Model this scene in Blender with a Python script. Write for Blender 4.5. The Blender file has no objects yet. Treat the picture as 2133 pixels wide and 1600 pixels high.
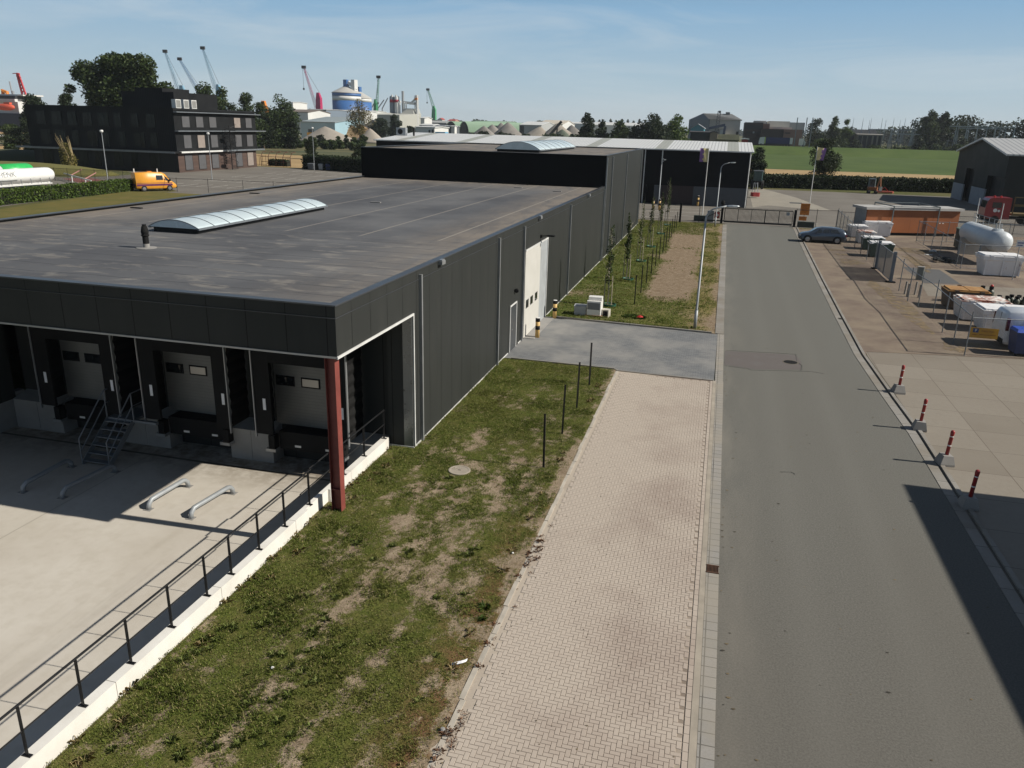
import bpy, math, random
import numpy as np
from mathutils import Vector, Matrix
from mathutils import noise as mnoise
R=math.radians; PI=math.pi
sc=bpy.context.scene; COL=sc.collection
# ---------------- camera, sky, sun, exposure ----------------
CAMH=9.8; FPX=1628.0; PITCH,ROLL,YAW=R(18.27),R(1.56),R(14.33)
_c,_s,_cp,_sp=math.cos(YAW),math.sin(YAW),math.cos(PITCH),math.sin(PITCH)
CW=Vector((-_s*_cp,_c*_cp,-_sp)); _r=Vector((_c,_s,0)); _u=_r.cross(CW)
CR=_r*math.cos(ROLL)+_u*math.sin(ROLL); CU=-_r*math.sin(ROLL)+_u*math.cos(ROLL)
cd=bpy.data.cameras.new('camera'); cam=bpy.data.objects.new('camera',cd); COL.objects.link(cam)
cd.sensor_width=36; cd.lens=FPX/2133*36; cd.clip_start=.2; cd.clip_end=12000
M_=Matrix((CR,CU,-CW)).transposed().to_4x4(); M_.translation=Vector((0,0,CAMH)); cam.matrix_world=M_
sc.camera=cam
SUN_EL=37.0; SUN_AZ=2.3      # azimuth measured from +X towards +Y
SV=Vector((math.cos(R(SUN_EL))*math.cos(R(SUN_AZ)),math.cos(R(SUN_EL))*math.sin(R(SUN_AZ)),math.sin(R(SUN_EL))))
sl=bpy.data.lights.new('sun','SUN'); sl.energy=5.0; sl.angle=R(.53); sl.color=(1,.94,.84)
so=bpy.data.objects.new('sun',sl); COL.objects.link(so); so.rotation_euler=SV.to_track_quat('Z','Y').to_euler(); so.location=(60,0,60)
w=bpy.data.worlds.new('World'); sc.world=w; w.use_nodes=True; nt=w.node_tree; nt.nodes.clear()
sky=nt.nodes.new('ShaderNodeTexSky'); sky.sky_type='NISHITA'; sky.sun_disc=False
sky.sun_elevation=R(SUN_EL); sky.sun_rotation=R(90-SUN_AZ); sky.air_density=1.0; sky.dust_density=.6; sky.ozone_density=2.0; sky.altitude=10
bgn=nt.nodes.new('ShaderNodeBackground'); bgn.inputs[1].default_value=.05
won=nt.nodes.new('ShaderNodeOutputWorld')
# clear-sky dome: pale blue-grey band above the horizon passing into the sky model, with faint cirrus streaks
L=nt.links.new
tc=nt.nodes.new('ShaderNodeTexCoord'); sp=nt.nodes.new('ShaderNodeSeparateXYZ'); L(tc.outputs['Generated'],sp.inputs[0])
cr=nt.nodes.new('ShaderNodeValToRGB'); cr.color_ramp.elements[0].position=.0; cr.color_ramp.elements[0].color=(.90,1.04,1.10,1)
cr.color_ramp.elements[1].position=.5; cr.color_ramp.elements[1].color=(.04,.085,.18,1)
for q,c in ((.05,(.70,.93,1.08,1)),(.13,(.43,.74,1.06,1)),(.20,(.22,.42,.68,1)),(.3,(.08,.17,.33,1))):
    e=cr.color_ramp.elements.new(q); e.color=c
L(sp.outputs[2],cr.inputs[0])
sca=nt.nodes.new('ShaderNodeVectorMath'); sca.operation='SCALE'; sca.inputs['Scale'].default_value=10.4; L(cr.outputs[0],sca.inputs[0])
fr=nt.nodes.new('ShaderNodeMapRange'); fr.inputs[1].default_value=.2; fr.inputs[2].default_value=1.2; L(sp.outputs[2],fr.inputs[0])
mb_=nt.nodes.new('ShaderNodeMix'); mb_.data_type='RGBA'; L(fr.outputs[0],mb_.inputs[0]); L(sca.outputs[0],mb_.inputs[6]); L(sky.outputs[0],mb_.inputs[7])
mp=nt.nodes.new('ShaderNodeMapping'); mp.inputs['Scale'].default_value=(1.3,1.3,9); mp.inputs['Rotation'].default_value=(.12,.2,.3)
nz=nt.nodes.new('ShaderNodeTexNoise'); nz.inputs['Scale'].default_value=2.2; nz.inputs['Detail'].default_value=9; nz.inputs['Roughness'].default_value=.62; nz.inputs['Distortion'].default_value=.7
rp=nt.nodes.new('ShaderNodeValToRGB'); rp.color_ramp.elements[0].position=.46; rp.color_ramp.elements[0].color=(0,0,0,1); rp.color_ramp.elements[1].position=.80; rp.color_ramp.elements[1].color=(.62,.62,.62,1)
mx=nt.nodes.new('ShaderNodeMix'); mx.data_type='RGBA'; mx.inputs[7].default_value=(10.9,12.0,12.6,1)
L(tc.outputs['Generated'],mp.inputs[0]); L(mp.outputs[0],nz.inputs[0]); L(nz.outputs[0],rp.inputs[0]); L(rp.outputs[0],mx.inputs[0])
L(mb_.outputs[2],mx.inputs[6]); L(mx.outputs[2],bgn.inputs[0]); L(bgn.outputs[0],won.inputs[0])
sc.view_settings.view_transform='Standard'; sc.view_settings.look='None'; sc.view_settings.exposure=.18; sc.view_settings.gamma=1
sc.render.engine='CYCLES'; sc.render.resolution_x=1024; sc.render.resolution_y=768
# ---------------- photo pixel -> place in the world ----------------
def ray(px,py): return CW+CR*((px-1066.5)/FPX)-CU*((py-800)/FPX)
def G(px,py,z=0.0):
    d=ray(px,py); t=(z-CAMH)/d.z; return Vector((d.x*t,d.y*t,z))
def AT(px,py,Y=None,X=None):
    d=ray(px,py); t=Y/d.y if Y is not None else X/d.x; return Vector((d.x*t,d.y*t,CAMH+d.z*t))
# ---------------- object helpers ----------------
OFF={}
def tag(o,label=None,cat=None,group=None,kind=None):
    if label: o['label']=label
    if cat: o['category']=cat
    if group: o['group']=group
    if kind: o['kind']=kind
    return o
def thing(name,loc=(0,0,0),label=None,cat=None,group=None,rz=0):
    o=bpy.data.objects.new(name,None); o.empty_display_size=.2; COL.objects.link(o)
    o.location=loc; o.rotation_euler=(0,0,rz); OFF[o.name]=Vector(loc) if rz==0 else Vector((0,0,0))
    return tag(o,label,cat,group)
def kids(o): return [c for c in bpy.data.objects if c.parent==o]
def copy_tree(o,parent=None):
    c=o.copy(); COL.objects.link(c); c.parent=parent
    for ch in CH.get(o.name,[]): copy_tree(ch,c)
    return c
CH={}
def dup(o,loc,rz=0,label=None,group=None,s=None):
    c=copy_tree(o); c.location=loc; c.rotation_euler=(0,0,rz)
    if label: c['label']=label
    if group: c['group']=group
    if s is not None: c.scale=(s,s,s) if not hasattr(s,'__len__') else s
    return c
def place(o,loc,rz=0,label=None,s=None):
    o.location=loc; o.rotation_euler=(0,0,rz)
    if label: o['label']=label
    if s is not None: o.scale=(s,s,s)
    return o
class MB:
    def __init__(s): s.v=[]; s.f=[]; s.m=[]
    def add(s,V,F,m=0):
        n=len(s.v); s.v+= [tuple(p) for p in V]; s.f+=[tuple(i+n for i in f) for f in F]; s.m+=[m]*len(F); return s
    def box(s,x0,x1,y0,y1,z0,z1,m=0):
        return s.add([(x0,y0,z0),(x1,y0,z0),(x1,y1,z0),(x0,y1,z0),(x0,y0,z1),(x1,y0,z1),(x1,y1,z1),(x0,y1,z1)],
            [(3,2,1,0),(4,5,6,7),(0,1,5,4),(1,2,6,5),(2,3,7,6),(3,0,4,7)],m)
    def cbox(s,c,sz,rz=0,m=0,bev=0):
        cx,cy,cz=c; a,b,h=sz[0]/2,sz[1]/2,sz[2]/2; co,si=math.cos(rz),math.sin(rz)
        if bev:
            e=bev; prof=[(-a+e,-b),(a-e,-b),(a,-b+e),(a,b-e),(a-e,b),(-a+e,b),(-a,b-e),(-a,-b+e)]
            prof=[(cx+x*co-y*si,cy+x*si+y*co) for x,y in prof]; return s.prism(prof,cz-h,cz+h,m)
        V=[(cx+x*co-y*si,cy+x*si+y*co,cz+z) for z in (-h,h) for x,y in ((-a,-b),(a,-b),(a,b),(-a,b))]
        return s.add(V,[(3,2,1,0),(4,5,6,7),(0,1,5,4),(1,2,6,5),(2,3,7,6),(3,0,4,7)],m)
    def prism(s,poly,z0,z1,m=0):
        n=len(poly); V=[(x,y,z0) for x,y in poly]+[(x,y,z1) for x,y in poly]
        return s.add(V,[tuple(range(n-1,-1,-1)),tuple(range(n,2*n))]+[(i,(i+1)%n,n+(i+1)%n,n+i) for i in range(n)],m)
    def extr(s,poly,vec,m=0):
        n=len(poly); vec=Vector(vec); V=[Vector(p) for p in poly]; V+= [p+vec for p in V]
        return s.add(V,[tuple(range(n-1,-1,-1)),tuple(range(n,2*n))]+[(i,(i+1)%n,n+(i+1)%n,n+i) for i in range(n)],m)
    def quad(s,a,b,c,d,m=0): return s.add([a,b,c,d],[(0,1,2,3)],m)
    def poly(s,P,m=0): return s.add(P,[tuple(range(len(P)))],m)
    def tube(s,pts,r,n=8,m=0,cap=True):
        pts=[Vector(p) for p in pts]; k=len(pts); rr=r if hasattr(r,'__len__') else [r]*k
        V=[];pu=None
        for i,p in enumerate(pts):
            d=(pts[min(i+1,k-1)]-pts[max(i-1,0)]).normalized()
            if pu is None: u=d.orthogonal().normalized()
            else:
                u=(pu-d*pu.dot(d)); u=u.normalized() if u.length>1e-6 else d.orthogonal().normalized()
            pu=u; v=d.cross(u)
            V+=[p+(u*math.cos(2*PI*j/n)+v*math.sin(2*PI*j/n))*rr[i] for j in range(n)]
        F=[(i*n+j,i*n+(j+1)%n,(i+1)*n+(j+1)%n,(i+1)*n+j) for i in range(k-1) for j in range(n)]
        if cap: F+=[tuple(range(n-1,-1,-1)),tuple(range((k-1)*n,k*n))]
        return s.add(V,F,m)
    def bar(s,p,q,w,h=None,m=0):
        p=Vector(p);q=Vector(q);h=h or w; d=(q-p).normalized(); up=Vector((0,0,1)) if abs(d.z)<.95 else Vector((0,1,0))
        r=d.cross(up).normalized(); u=r.cross(d)
        V=[b+r*(a*w/2)+u*(c*h/2) for b in (p,q) for a,c in ((-1,-1),(1,-1),(1,1),(-1,1))]
        return s.add(V,[(0,1,2,3),(7,6,5,4),(0,4,5,1),(1,5,6,2),(2,6,7,3),(3,7,4,0)],m)
    def lathe(s,prof,c=(0,0,0),n=16,m=0,axis='z'):
        V=[]
        for r,z in prof:
            for j in range(n):
                a=2*PI*j/n; x,y=r*math.cos(a),r*math.sin(a)
                if axis=='z': V.append((c[0]+x,c[1]+y,c[2]+z))
                elif axis=='y': V.append((c[0]+x,c[1]+z,c[2]+y))
                else: V.append((c[0]+z,c[1]+x,c[2]+y))
        k=len(prof); F=[(i*n+j,i*n+(j+1)%n,(i+1)*n+(j+1)%n,(i+1)*n+j) for i in range(k-1) for j in range(n)]
        F+=[tuple(range(n-1,-1,-1)),tuple(range((k-1)*n,k*n))]
        return s.add(V,F,m)
    def loft(s,rings,m=0,cap=True):
        n=len(rings[0]); V=[p for r in rings for p in r]; k=len(rings)
        F=[(i*n+j,i*n+(j+1)%n,(i+1)*n+(j+1)%n,(i+1)*n+j) for i in range(k-1) for j in range(n)]
        if cap: F+=[tuple(range(n-1,-1,-1)),tuple(range((k-1)*n,k*n))]
        return s.add(V,F,m)
    def build(s,name,mats,parent=None,smooth=False,label=None,cat=None,group=None,kind=None):
        me=bpy.data.meshes.new(name); off=OFF.get(parent.name,Vector((0,0,0))) if parent else Vector((0,0,0))
        me.from_pydata([(x-off.x,y-off.y,z-off.z) for x,y,z in s.v],[],s.f)
        if not isinstance(mats,(list,tuple)): mats=[mats]
        for q in mats: me.materials.append(q)
        if len(mats)>1: me.polygons.foreach_set('material_index',s.m)
        if smooth: me.polygons.foreach_set('use_smooth',[True]*len(s.f))
        me.update(); o=link(name,me,parent); tag(o,label,cat,group,kind)
        if smooth=='auto':
            md=None
        return o
def link(name,me,parent=None):
    o=bpy.data.objects.new(name,me); COL.objects.link(o)
    if parent is not None:
        o.parent=parent; CH.setdefault(parent.name,[]).append(o); OFF[o.name]=OFF.get(parent.name,Vector((0,0,0)))
    return o
def npmesh(name,V,nper,mat,parent=None,attr=None,**kw):
    """V: (N,3) numpy, faces are consecutive groups of nper verts"""
    off=OFF.get(parent.name,Vector((0,0,0))) if parent is not None else Vector((0,0,0))
    V=(np.asarray(V,dtype=np.float32)-np.array(off,dtype=np.float32)); n=len(V); nf=n//nper
    me=bpy.data.meshes.new(name); me.vertices.add(n); me.vertices.foreach_set('co',V.ravel())
    me.loops.add(n); me.loops.foreach_set('vertex_index',np.arange(n,dtype=np.int32))
    me.polygons.add(nf); me.polygons.foreach_set('loop_start',np.arange(0,n,nper,dtype=np.int32))
    try: me.polygons.foreach_set('loop_total',np.full(nf,nper,dtype=np.int32))
    except Exception: pass
    me.update(calc_edges=True); me.materials.append(mat); o=link(name,me,parent); tag(o,**kw); return o
_vg={}
def vnoise(x,y,scale,seed=0):
    x=np.asarray(x)/scale; y=np.asarray(y)/scale
    if seed not in _vg: _vg[seed]=np.random.RandomState(seed).rand(256,256)
    g=_vg[seed]; xi=np.floor(x).astype(int); yi=np.floor(y).astype(int); fx=x-xi; fy=y-yi
    fx=fx*fx*(3-2*fx); fy=fy*fy*(3-2*fy); a=xi%256; b=(xi+1)%256; c=yi%256; d=(yi+1)%256
    return (g[a,c]*(1-fx)+g[b,c]*fx)*(1-fy)+(g[a,d]*(1-fx)+g[b,d]*fx)*fy
def fbm(x,y,scale,seed=0,o=4):
    t=0;a=1;n=0
    for i in range(o): t=t+a*vnoise(x,y,scale/2**i,seed+i); n+=a; a*=.55
    return t/n
ORDN=['first','second','third','fourth','fifth','sixth','seventh','eighth','ninth','tenth','eleventh','twelfth','thirteenth','fourteenth','fifteenth','sixteenth','seventeenth','eighteenth','nineteenth','twentieth','twenty-first','twenty-second','twenty-third','twenty-fourth','twenty-fifth','twenty-sixth','twenty-seventh','twenty-eighth','twenty-ninth','thirtieth']
# ---------------- materials ----------------
class NG:
    def __init__(s,name):
        s.mat=bpy.data.materials.new(name); s.mat.use_nodes=True; s.t=s.mat.node_tree; s.b=s.t.nodes['Principled BSDF']; s.out=s.t.nodes['Material Output']
    def n(s,ty,ins={},**at):
        k=s.t.nodes.new(ty)
        for a,b in at.items(): setattr(k,a,b)
        for a,b in ins.items(): s.put(k.inputs[a],b)
        return k
    def put(s,sock,v):
        if isinstance(v,bpy.types.NodeSocket): s.t.links.new(v,sock)
        else: sock.default_value=v
    def pos(s,obj=False):
        if obj: return s.n('ShaderNodeTexCoord').outputs['Object']
        return s.n('ShaderNodeNewGeometry').outputs['Position']
    def map(s,vec,sc=(1,1,1),rot=(0,0,0),loc=(0,0,0)):
        return s.n('ShaderNodeMapping',{'Vector':vec,'Scale':sc,'Rotation':rot,'Location':loc}).outputs[0]
    def noise(s,scale,vec=None,detail=4,rough=.55,dist=0):
        return s.n('ShaderNodeTexNoise',{'Vector':vec if vec is not None else s.pos(),'Scale':scale,'Detail':detail,'Roughness':rough,'Distortion':dist}).outputs[0]
    def ramp(s,fac,a,b,lo=0.0,hi=1.0):
        k=s.n('ShaderNodeMapRange',{'Value':fac,'From Min':a,'From Max':b,'To Min':lo,'To Max':hi}); k.clamp=True; return k.outputs[0]
    def mix(s,f,a,b,mode='MIX'):
        k=s.n('ShaderNodeMix',data_type='RGBA',blend_type=mode); s.put(k.inputs[0],f)
        for i,v in ((6,a),(7,b)): s.put(k.inputs[i],v if isinstance(v,bpy.types.NodeSocket) else (*v,1) if len(v)==3 else v)
        return k.outputs[2]
    def math(s,op,a,b=0.0,c=0.0):
        k=s.n('ShaderNodeMath',operation=op); s.put(k.inputs[0],a); s.put(k.inputs[1],b); s.put(k.inputs[2],c); return k.outputs[0]
    def sep(s,v): return s.n('ShaderNodeSeparateXYZ',{0:v}).outputs
    def island(s): return s.n('ShaderNodeNewGeometry').outputs['Random Per Island']
    def bump(s,h,strength=.3,dist=.02,normal=None):
        k=s.n('ShaderNodeBump',{'Height':h,'Strength':strength,'Distance':dist}); s.t.links.new(k.outputs[0],s.b.inputs['Normal']); return k
    def fin(s,col,rough=.7,metal=0.0,spec=None):
        s.put(s.b.inputs['Base Color'],col if isinstance(col,bpy.types.NodeSocket) else (*col,1)); s.put(s.b.inputs['Roughness'],rough); s.put(s.b.inputs['Metallic'],metal)
        if spec is not None: s.put(s.b.inputs['Specular IOR Level'],spec)
        return s.mat
_mc={}
def sm(name,col,rough=.6,metal=0.0,var=.12,scale=2.0,bump=0,spec=None,obj=False):
    """simple surface with soft variation of tone, dirt and gloss"""
    if name in _mc: return _mc[name]
    g=NG(name); p=g.pos(obj); n1=g.noise(scale,p,5,.6); n2=g.noise(scale*9,p,3)
    lo=tuple(c*(1-var) for c in col); hi=tuple(min(1,c*(1+var)) for c in col)
    c=g.mix(g.ramp(n1,.3,.7),lo,hi); c=g.mix(g.ramp(n2,.35,.75,0,var*.8),c,tuple(x*.6+.02 for x in col))
    r=g.ramp(n1,.3,.7,max(.05,rough-.08),min(1,rough+.08))
    if bump: g.bump(n2,bump,.01)
    _mc[name]=g.fin(c,r,metal,spec); return _mc[name]
def leafmat(name,cols,scale=.6):
    g=NG(name); p=g.pos(); isl=g.island(); n=g.noise(scale,p,3)
    f=g.math('ADD',g.math('MULTIPLY',isl,.55),g.math('MULTIPLY',n,.5))
    c=g.mix(g.ramp(f,.2,.6),cols[0],cols[1]); c=g.mix(g.ramp(f,.6,.85),c,cols[2]); g.fin(c,.62,0,.25)
    tr=g.n('ShaderNodeBsdfTranslucent',{'Color':g.mix(.5,c,(cols[2]))}); ms=g.n('ShaderNodeMixShader',{0:.22})
    g.t.links.new(g.b.outputs[0],ms.inputs[1]); g.t.links.new(tr.outputs[0],ms.inputs[2]); g.t.links.new(ms.outputs[0],g.out.inputs[0]); return g.mat
def leafcloud(blobs,n,s,seed,flat=0.0,cap=.0):
    """n small quads spread through ellipsoid blobs (cx,cy,cz,rx,ry,rz)"""
    rs=np.random.RandomState(seed); B=np.array(blobs,float); wt=(B[:,3]*B[:,4]*B[:,5])**(.72); wt/=wt.sum()
    k=rs.choice(len(B),n,p=wt); d=rs.normal(size=(n,3)); d/=np.linalg.norm(d,axis=1)[:,None]
    rad=rs.rand(n)**.38; rad*=1+rs.normal(size=n)*.06; C=B[k,:3]+d*B[k,3:]*rad[:,None]
    u=rs.normal(size=(n,3)); u[:,2]*=.6; u/=np.linalg.norm(u,axis=1)[:,None]; t=rs.normal(size=(n,3)); v=np.cross(u,t); v/=np.linalg.norm(v,axis=1)[:,None]
    sz=s*(.6+rs.rand(n)*.8)[:,None]; u*=sz; v*=sz*.75
    return np.stack([C-u,C-v*.9,C+u,C+v*.9],1).reshape(-1,3)
M={}
M['black']=sm('black_cladding',(.010,.0105,.011),.5,0,.1,.4,spec=.25)
M['blackmat']=sm('black_rubber',(.010,.010,.010),.8,spec=.2)
M['white']=sm('white_paint',(.72,.71,.68),.45,0,.06,.7)
M['wtrim']=sm('white_trim',(.62,.62,.60),.4)
M['galv']=sm('galvanised_steel',(.30,.32,.335),.5,.25,.12,3)
M['galvd']=sm('dull_galvanised_steel',(.20,.22,.24),.5,.4,.15,3)
M['fence']=sm('dark_painted_steel',(.012,.012,.013),.45,.2)
M['glass']=sm('dark_window_glass',(.012,.015,.017),.06,0,.1,.5,spec=.8)
M['glassl']=sm('car_window_glass',(.02,.024,.028),.05,0,.1,.5,spec=.9)
M['tyre']=sm('tyre_rubber',(.018,.018,.018),.8)
M['rim']=sm('wheel_rim_alloy',(.33,.33,.34),.35,.7)
M['woodp']=sm('pallet_wood',(.33,.22,.12),.8)
M['conc']=sm('grey_concrete',(.26,.25,.235),.85,0,.18,.8,.15)
M['concd']=sm('dark_concrete',(.06,.062,.06),.85,0,.2,.8,.15)
M['red']=sm('red_paint',(.50,.03,.025),.4)
M['orange']=sm('orange_paint',(.62,.20,.02),.5)
M['yellow']=sm('yellow_paint',(.78,.42,.05),.45)
M['bark']=sm('tree_bark',(.10,.075,.05),.9,0,.3,6,.3)
M['barkl']=sm('pale_bark',(.40,.35,.26),.9,0,.25,8)
M['leafA']=leafmat('leaves_green',[(.016,.028,.008),(.036,.060,.016),(.075,.10,.028)])
M['leafB']=leafmat('leaves_dark',[(.010,.018,.008),(.020,.034,.012),(.040,.056,.018)])
M['leafC']=leafmat('leaves_bright',[(.030,.055,.010),(.060,.10,.015),(.12,.17,.030)])
M['leafD']=leafmat('leaves_sparse_autumn',[(.10,.08,.03),(.17,.13,.05),(.16,.17,.05)])
M['leafF']=leafmat('leaves_far',[(.022,.038,.016),(.034,.055,.022),(.050,.072,.028)],.05)
# ================= THE SETTING =================
def sheet(name,poly,z,mat,kind='structure'):
    mb=MB(); mb.poly([(p[0],p[1],z) for p in poly]); o=mb.build(name,mat,kind=kind)
    if o.data.polygons[0].normal.z<0: o.data.flip_normals()
    return o
def pg(*pts,z=0): return [G(*p,z) for p in pts]
# dry base ground, with the dock pit left open
g=NG('ground_dry_grass'); p=g.pos(); n1=g.noise(.035,p,5); n2=g.noise(.9,p,6,.7); n3=g.noise(.006,p,3)
c=g.mix(g.ramp(n1,.4,.6),(.13,.115,.05),(.075,.085,.028)); c=g.mix(g.ramp(n2,.4,.7,0,.5),c,(.20,.165,.09)); c=g.mix(g.ramp(n3,.45,.6,0,.6),c,(.05,.065,.022)); g.bump(n2,.4,.05); M['ground']=g.fin(c,.95,0,.1)
mb=MB(); ZG=-.035; BIG=6000; x0,x1,y0,y1=-24.3,-9.55,-30,22.3
for a,b,c_,d in ((-BIG,x0,-400,BIG),(x1,BIG,-400,BIG),(x0,x1,y1,BIG),(x0,x1,-400,y0)): mb.quad((a,c_,ZG),(b,c_,ZG),(b,d,ZG),(a,d,ZG))
mb.build('ground',M['ground'],kind='structure')
# asphalt road
g=NG('road_asphalt'); p=g.pos(); n=g.noise(24,p,5,.85); n2=g.noise(.35,g.map(p,(1,.25,1)),4); n3=g.noise(9,p,4,.6); X,Y,Z=g.sep(p)[0],g.sep(p)[1],None
c=g.mix(g.ramp(n,.3,.7),(.070,.069,.061),(.205,.198,.176)); c=g.mix(g.ramp(n2,.35,.7,0,.4),c,(.125,.117,.100)); c=g.mix(g.ramp(n3,.55,.8,0,.22),c,(.06,.06,.055))
# worn wheel tracks run along the lane; a repaired band crosses near the driveway
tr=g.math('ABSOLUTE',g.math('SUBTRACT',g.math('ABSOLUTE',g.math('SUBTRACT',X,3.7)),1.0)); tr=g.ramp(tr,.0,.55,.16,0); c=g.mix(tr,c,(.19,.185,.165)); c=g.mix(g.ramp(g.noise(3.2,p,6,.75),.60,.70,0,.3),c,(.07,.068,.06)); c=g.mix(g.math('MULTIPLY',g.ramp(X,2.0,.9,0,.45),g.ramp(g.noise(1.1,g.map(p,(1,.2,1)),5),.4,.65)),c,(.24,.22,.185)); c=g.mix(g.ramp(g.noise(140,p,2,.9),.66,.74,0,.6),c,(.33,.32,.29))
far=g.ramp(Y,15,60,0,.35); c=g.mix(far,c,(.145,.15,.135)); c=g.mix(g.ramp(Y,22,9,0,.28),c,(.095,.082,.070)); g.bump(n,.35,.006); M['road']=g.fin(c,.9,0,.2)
RL=.84
RR=[(7.1,-30),(7.11,16),(7.11,28),(6.95,32),(6.77,38.3),(6.9,48),(7.1,59.3),(7.53,79.3),(7.85,92.2)]
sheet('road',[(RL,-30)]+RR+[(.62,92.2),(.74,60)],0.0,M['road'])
# road patch, dark reddish
g=NG('road_patch'); p=g.pos(); n=g.noise(40,p,3,.7); n2=g.noise(1.6,p,4); c=g.mix(g.ramp(n,.3,.7),(.085,.072,.068),(.14,.125,.115)); c=g.mix(g.ramp(n2,.5,.7,0,.4),c,(.13,.125,.12)); M['patch']=g.fin(c,.9)
sheet('road_patch',[(.86,34.5),(2.2,34.25),(4.1,34.9),(4.25,36.2),(4.05,37.3),(2.5,37.1),(.88,36.9)],.004,M['patch'])
mb=MB(); rnd=random.Random(4)
for P in ([(4.12,34.7),(4.2,35.6),(4.02,36.1),(4.1,37.4)],[(.9,34.35),(1.9,34.2),(2.0,34.05),(4.5,34.75),(5.0,34.6)],[(.9,37.0),(3,37.3),(4.1,37.42)],[(2.6,23.2),(2.9,23.3),(3.0,23.15)]):
    for a,b in zip(P,P[1:]):
        k=8
        for i in range(k):
            q=[a[0]+(b[0]-a[0])*t+rnd.uniform(-.03,.03) for t in (i/k,(i+1)/k)]; r_=[a[1]+(b[1]-a[1])*t for t in (i/k,(i+1)/k)]
            w_=.012+rnd.random()*.012; mb.bar((q[0],r_[0],.0062),(q[1],r_[1],.0062),w_,.003)
mb.build('road_cracks',sm('crack_tar',(.03,.03,.03),.8),kind='structure')
# gutters and kerbs
def brickmat(name,c1,c2,mor,sc,row,w_,ms=.02,rough=.9,off=.5,rot=0,dirt=None,bump=.4,sq=1):
    g=NG(name); p=g.map(g.pos(),(1,1,1),(0,0,rot)); b=g.n('ShaderNodeTexBrick',{'Vector':p,'Scale':sc,'Brick Width':w_,'Row Height':row,'Mortar Size':ms,'Mortar Smooth':.1,'Color1':(*c1,1),'Color2':(*c2,1),'Mortar':(*mor,1)},offset=off)
    c=b.outputs[0]; n=g.noise(.5,None,5,.6); n2=g.noise(30,None,3)
    c=g.mix(g.ramp(n2,.3,.7,0,.3),c,tuple(x*.6 for x in c1))
    if dirt: c=g.mix(g.ramp(n,.4,.65,0,.75),c,dirt)
    g.bump(b.outputs[1],-bump,.01); return g.fin(c,rough,0,.2)
M['gut']=brickmat('gutter_tiles',(.27,.26,.24),(.33,.31,.285),(.09,.085,.075),1,.30,.60,.012,off=0,dirt=(.30,.27,.22))
M['sand']=sm('sandy_concrete',(.33,.29,.235),.9,0,.2,1.5,.2)
M['kerb']=brickmat('kerb_stone',(.30,.285,.26),(.25,.24,.22),(.08,.075,.065),1,1.0,4,.012,off=0,dirt=(.20,.175,.14))
M['darkdirt']=sm('damp_gutter_dirt',(.12,.105,.082),.95,0,.35,1.2,.2)
mb=MB(); mb.box(.55,RL-.003,-30,31.9,-.03,.012); mb.box(.50,RL-.02,31.9,40.1,-.03,.010); mb.build('gutter_strip',M['gut'],kind='structure')
mb=MB(); mb.box(.42,.545,-30,31.9,-.03,.016); mb.build('kerb_sand_strip',M['sand'],kind='structure')
mb=MB(); mb.box(.38,.80,40.1,91,-.03,.03); mb.build('kerb',M['kerb'],kind='structure')
mb=MB()
for (xa,ya),(xb,yb) in zip(RR,RR[1:]): mb.prism([(xa+.003,ya),(xa+.30,ya),(xb+.30,yb),(xb+.003,yb)],-.03,.014)
mb.build('gutter_strip',M['kerb'],kind='structure')
mb=MB()
for (xa,ya),(xb,yb) in zip(RR,RR[1:]): mb.prism([(xa+.302,ya),(xa+.37,ya),(xb+.37,yb),(xb+.302,yb)],-.03,.006)
mb.build('gutter_dirt',M['darkdirt'],kind='structure')
mb=MB()
for (xa,ya),(xb,yb) in zip(RR,RR[1:]): mb.prism([(xa+.372,ya),(xa+.50,ya),(xb+.50,yb),(xb+.372,yb)],-.03,.06)
mb.build('kerb',M['kerb'],kind='structure')
# herringbone parking bay: every brick modelled
def herring(name,x0,x1,y0,y1,z,mat,L_=.176,W_=.088,gap=.006,edge=None,seed=1):
    rs=random.Random(seed); V=[]; mm=(x0+x1)/2; n=int((max(x1-x0,y1-y0))/W_)+8
    def brick(cx,cy,ax):
        a,b=(L_/2-gap/2,W_/2-gap/2) if ax else (W_/2-gap/2,L_/2-gap/2)
        if cx-a<x0-.06 or cx+a>x1 or cy-b<y0 or cy+b>y1: return
        if edge and cx<edge(cy): return
        t=.004; dz=rs.uniform(-.0015,.0015); h=z+dz
        q=[(cx-a,cy-b),(cx+a,cy-b),(cx+a,cy+b),(cx-a,cy+b)]; i_=[(cx-a+t,cy-b+t),(cx+a-t,cy-b+t),(cx+a-t,cy+b-t),(cx-a+t,cy+b-t)]
        T=[(x,y,h) for x,y in i_]; B=[(x,y,h-.010) for x,y in q]
        k=len(Vs); Vs.extend(T+B); Fs.append((k,k+1,k+2,k+3))
        for j in range(4): Fs.append((k+4+j,k+4+(j+1)%4,k+(j+1)%4,k+j))
    Vs=[];Fs=[]
    # herringbone at right angles: chains of L pairs
    nx=int((x1-x0)/W_)+6; ny=int((y1-y0)/W_)+6
    for i in range(-4,nx+4):
        for j in range(-4,ny+4):
            r=(i-j)%4
            cx=x0+i*W_; cy=y0+j*W_
            if r==0: brick(cx+L_/2,cy+W_/2,True)      # horizontal brick covers (i,j),(i+1,j)
            elif r==2: brick(cx+W_/2,cy,False)          # vertical brick covers (i,j),(i,j-1)
    me=bpy.data.meshes.new(name); me.from_pydata(Vs,[],Fs); me.materials.append(mat); o=link(name,me); o['kind']='structure'; return o
g=NG('bay_bricks'); p=g.pos(); isl=g.island(); n=g.noise(.42,p,5,.6); n2=g.noise(45,p,3,.6); n3=g.noise(1.3,p,5,.65); X=g.sep(p)[0]; Y=g.sep(p)[1]
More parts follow.
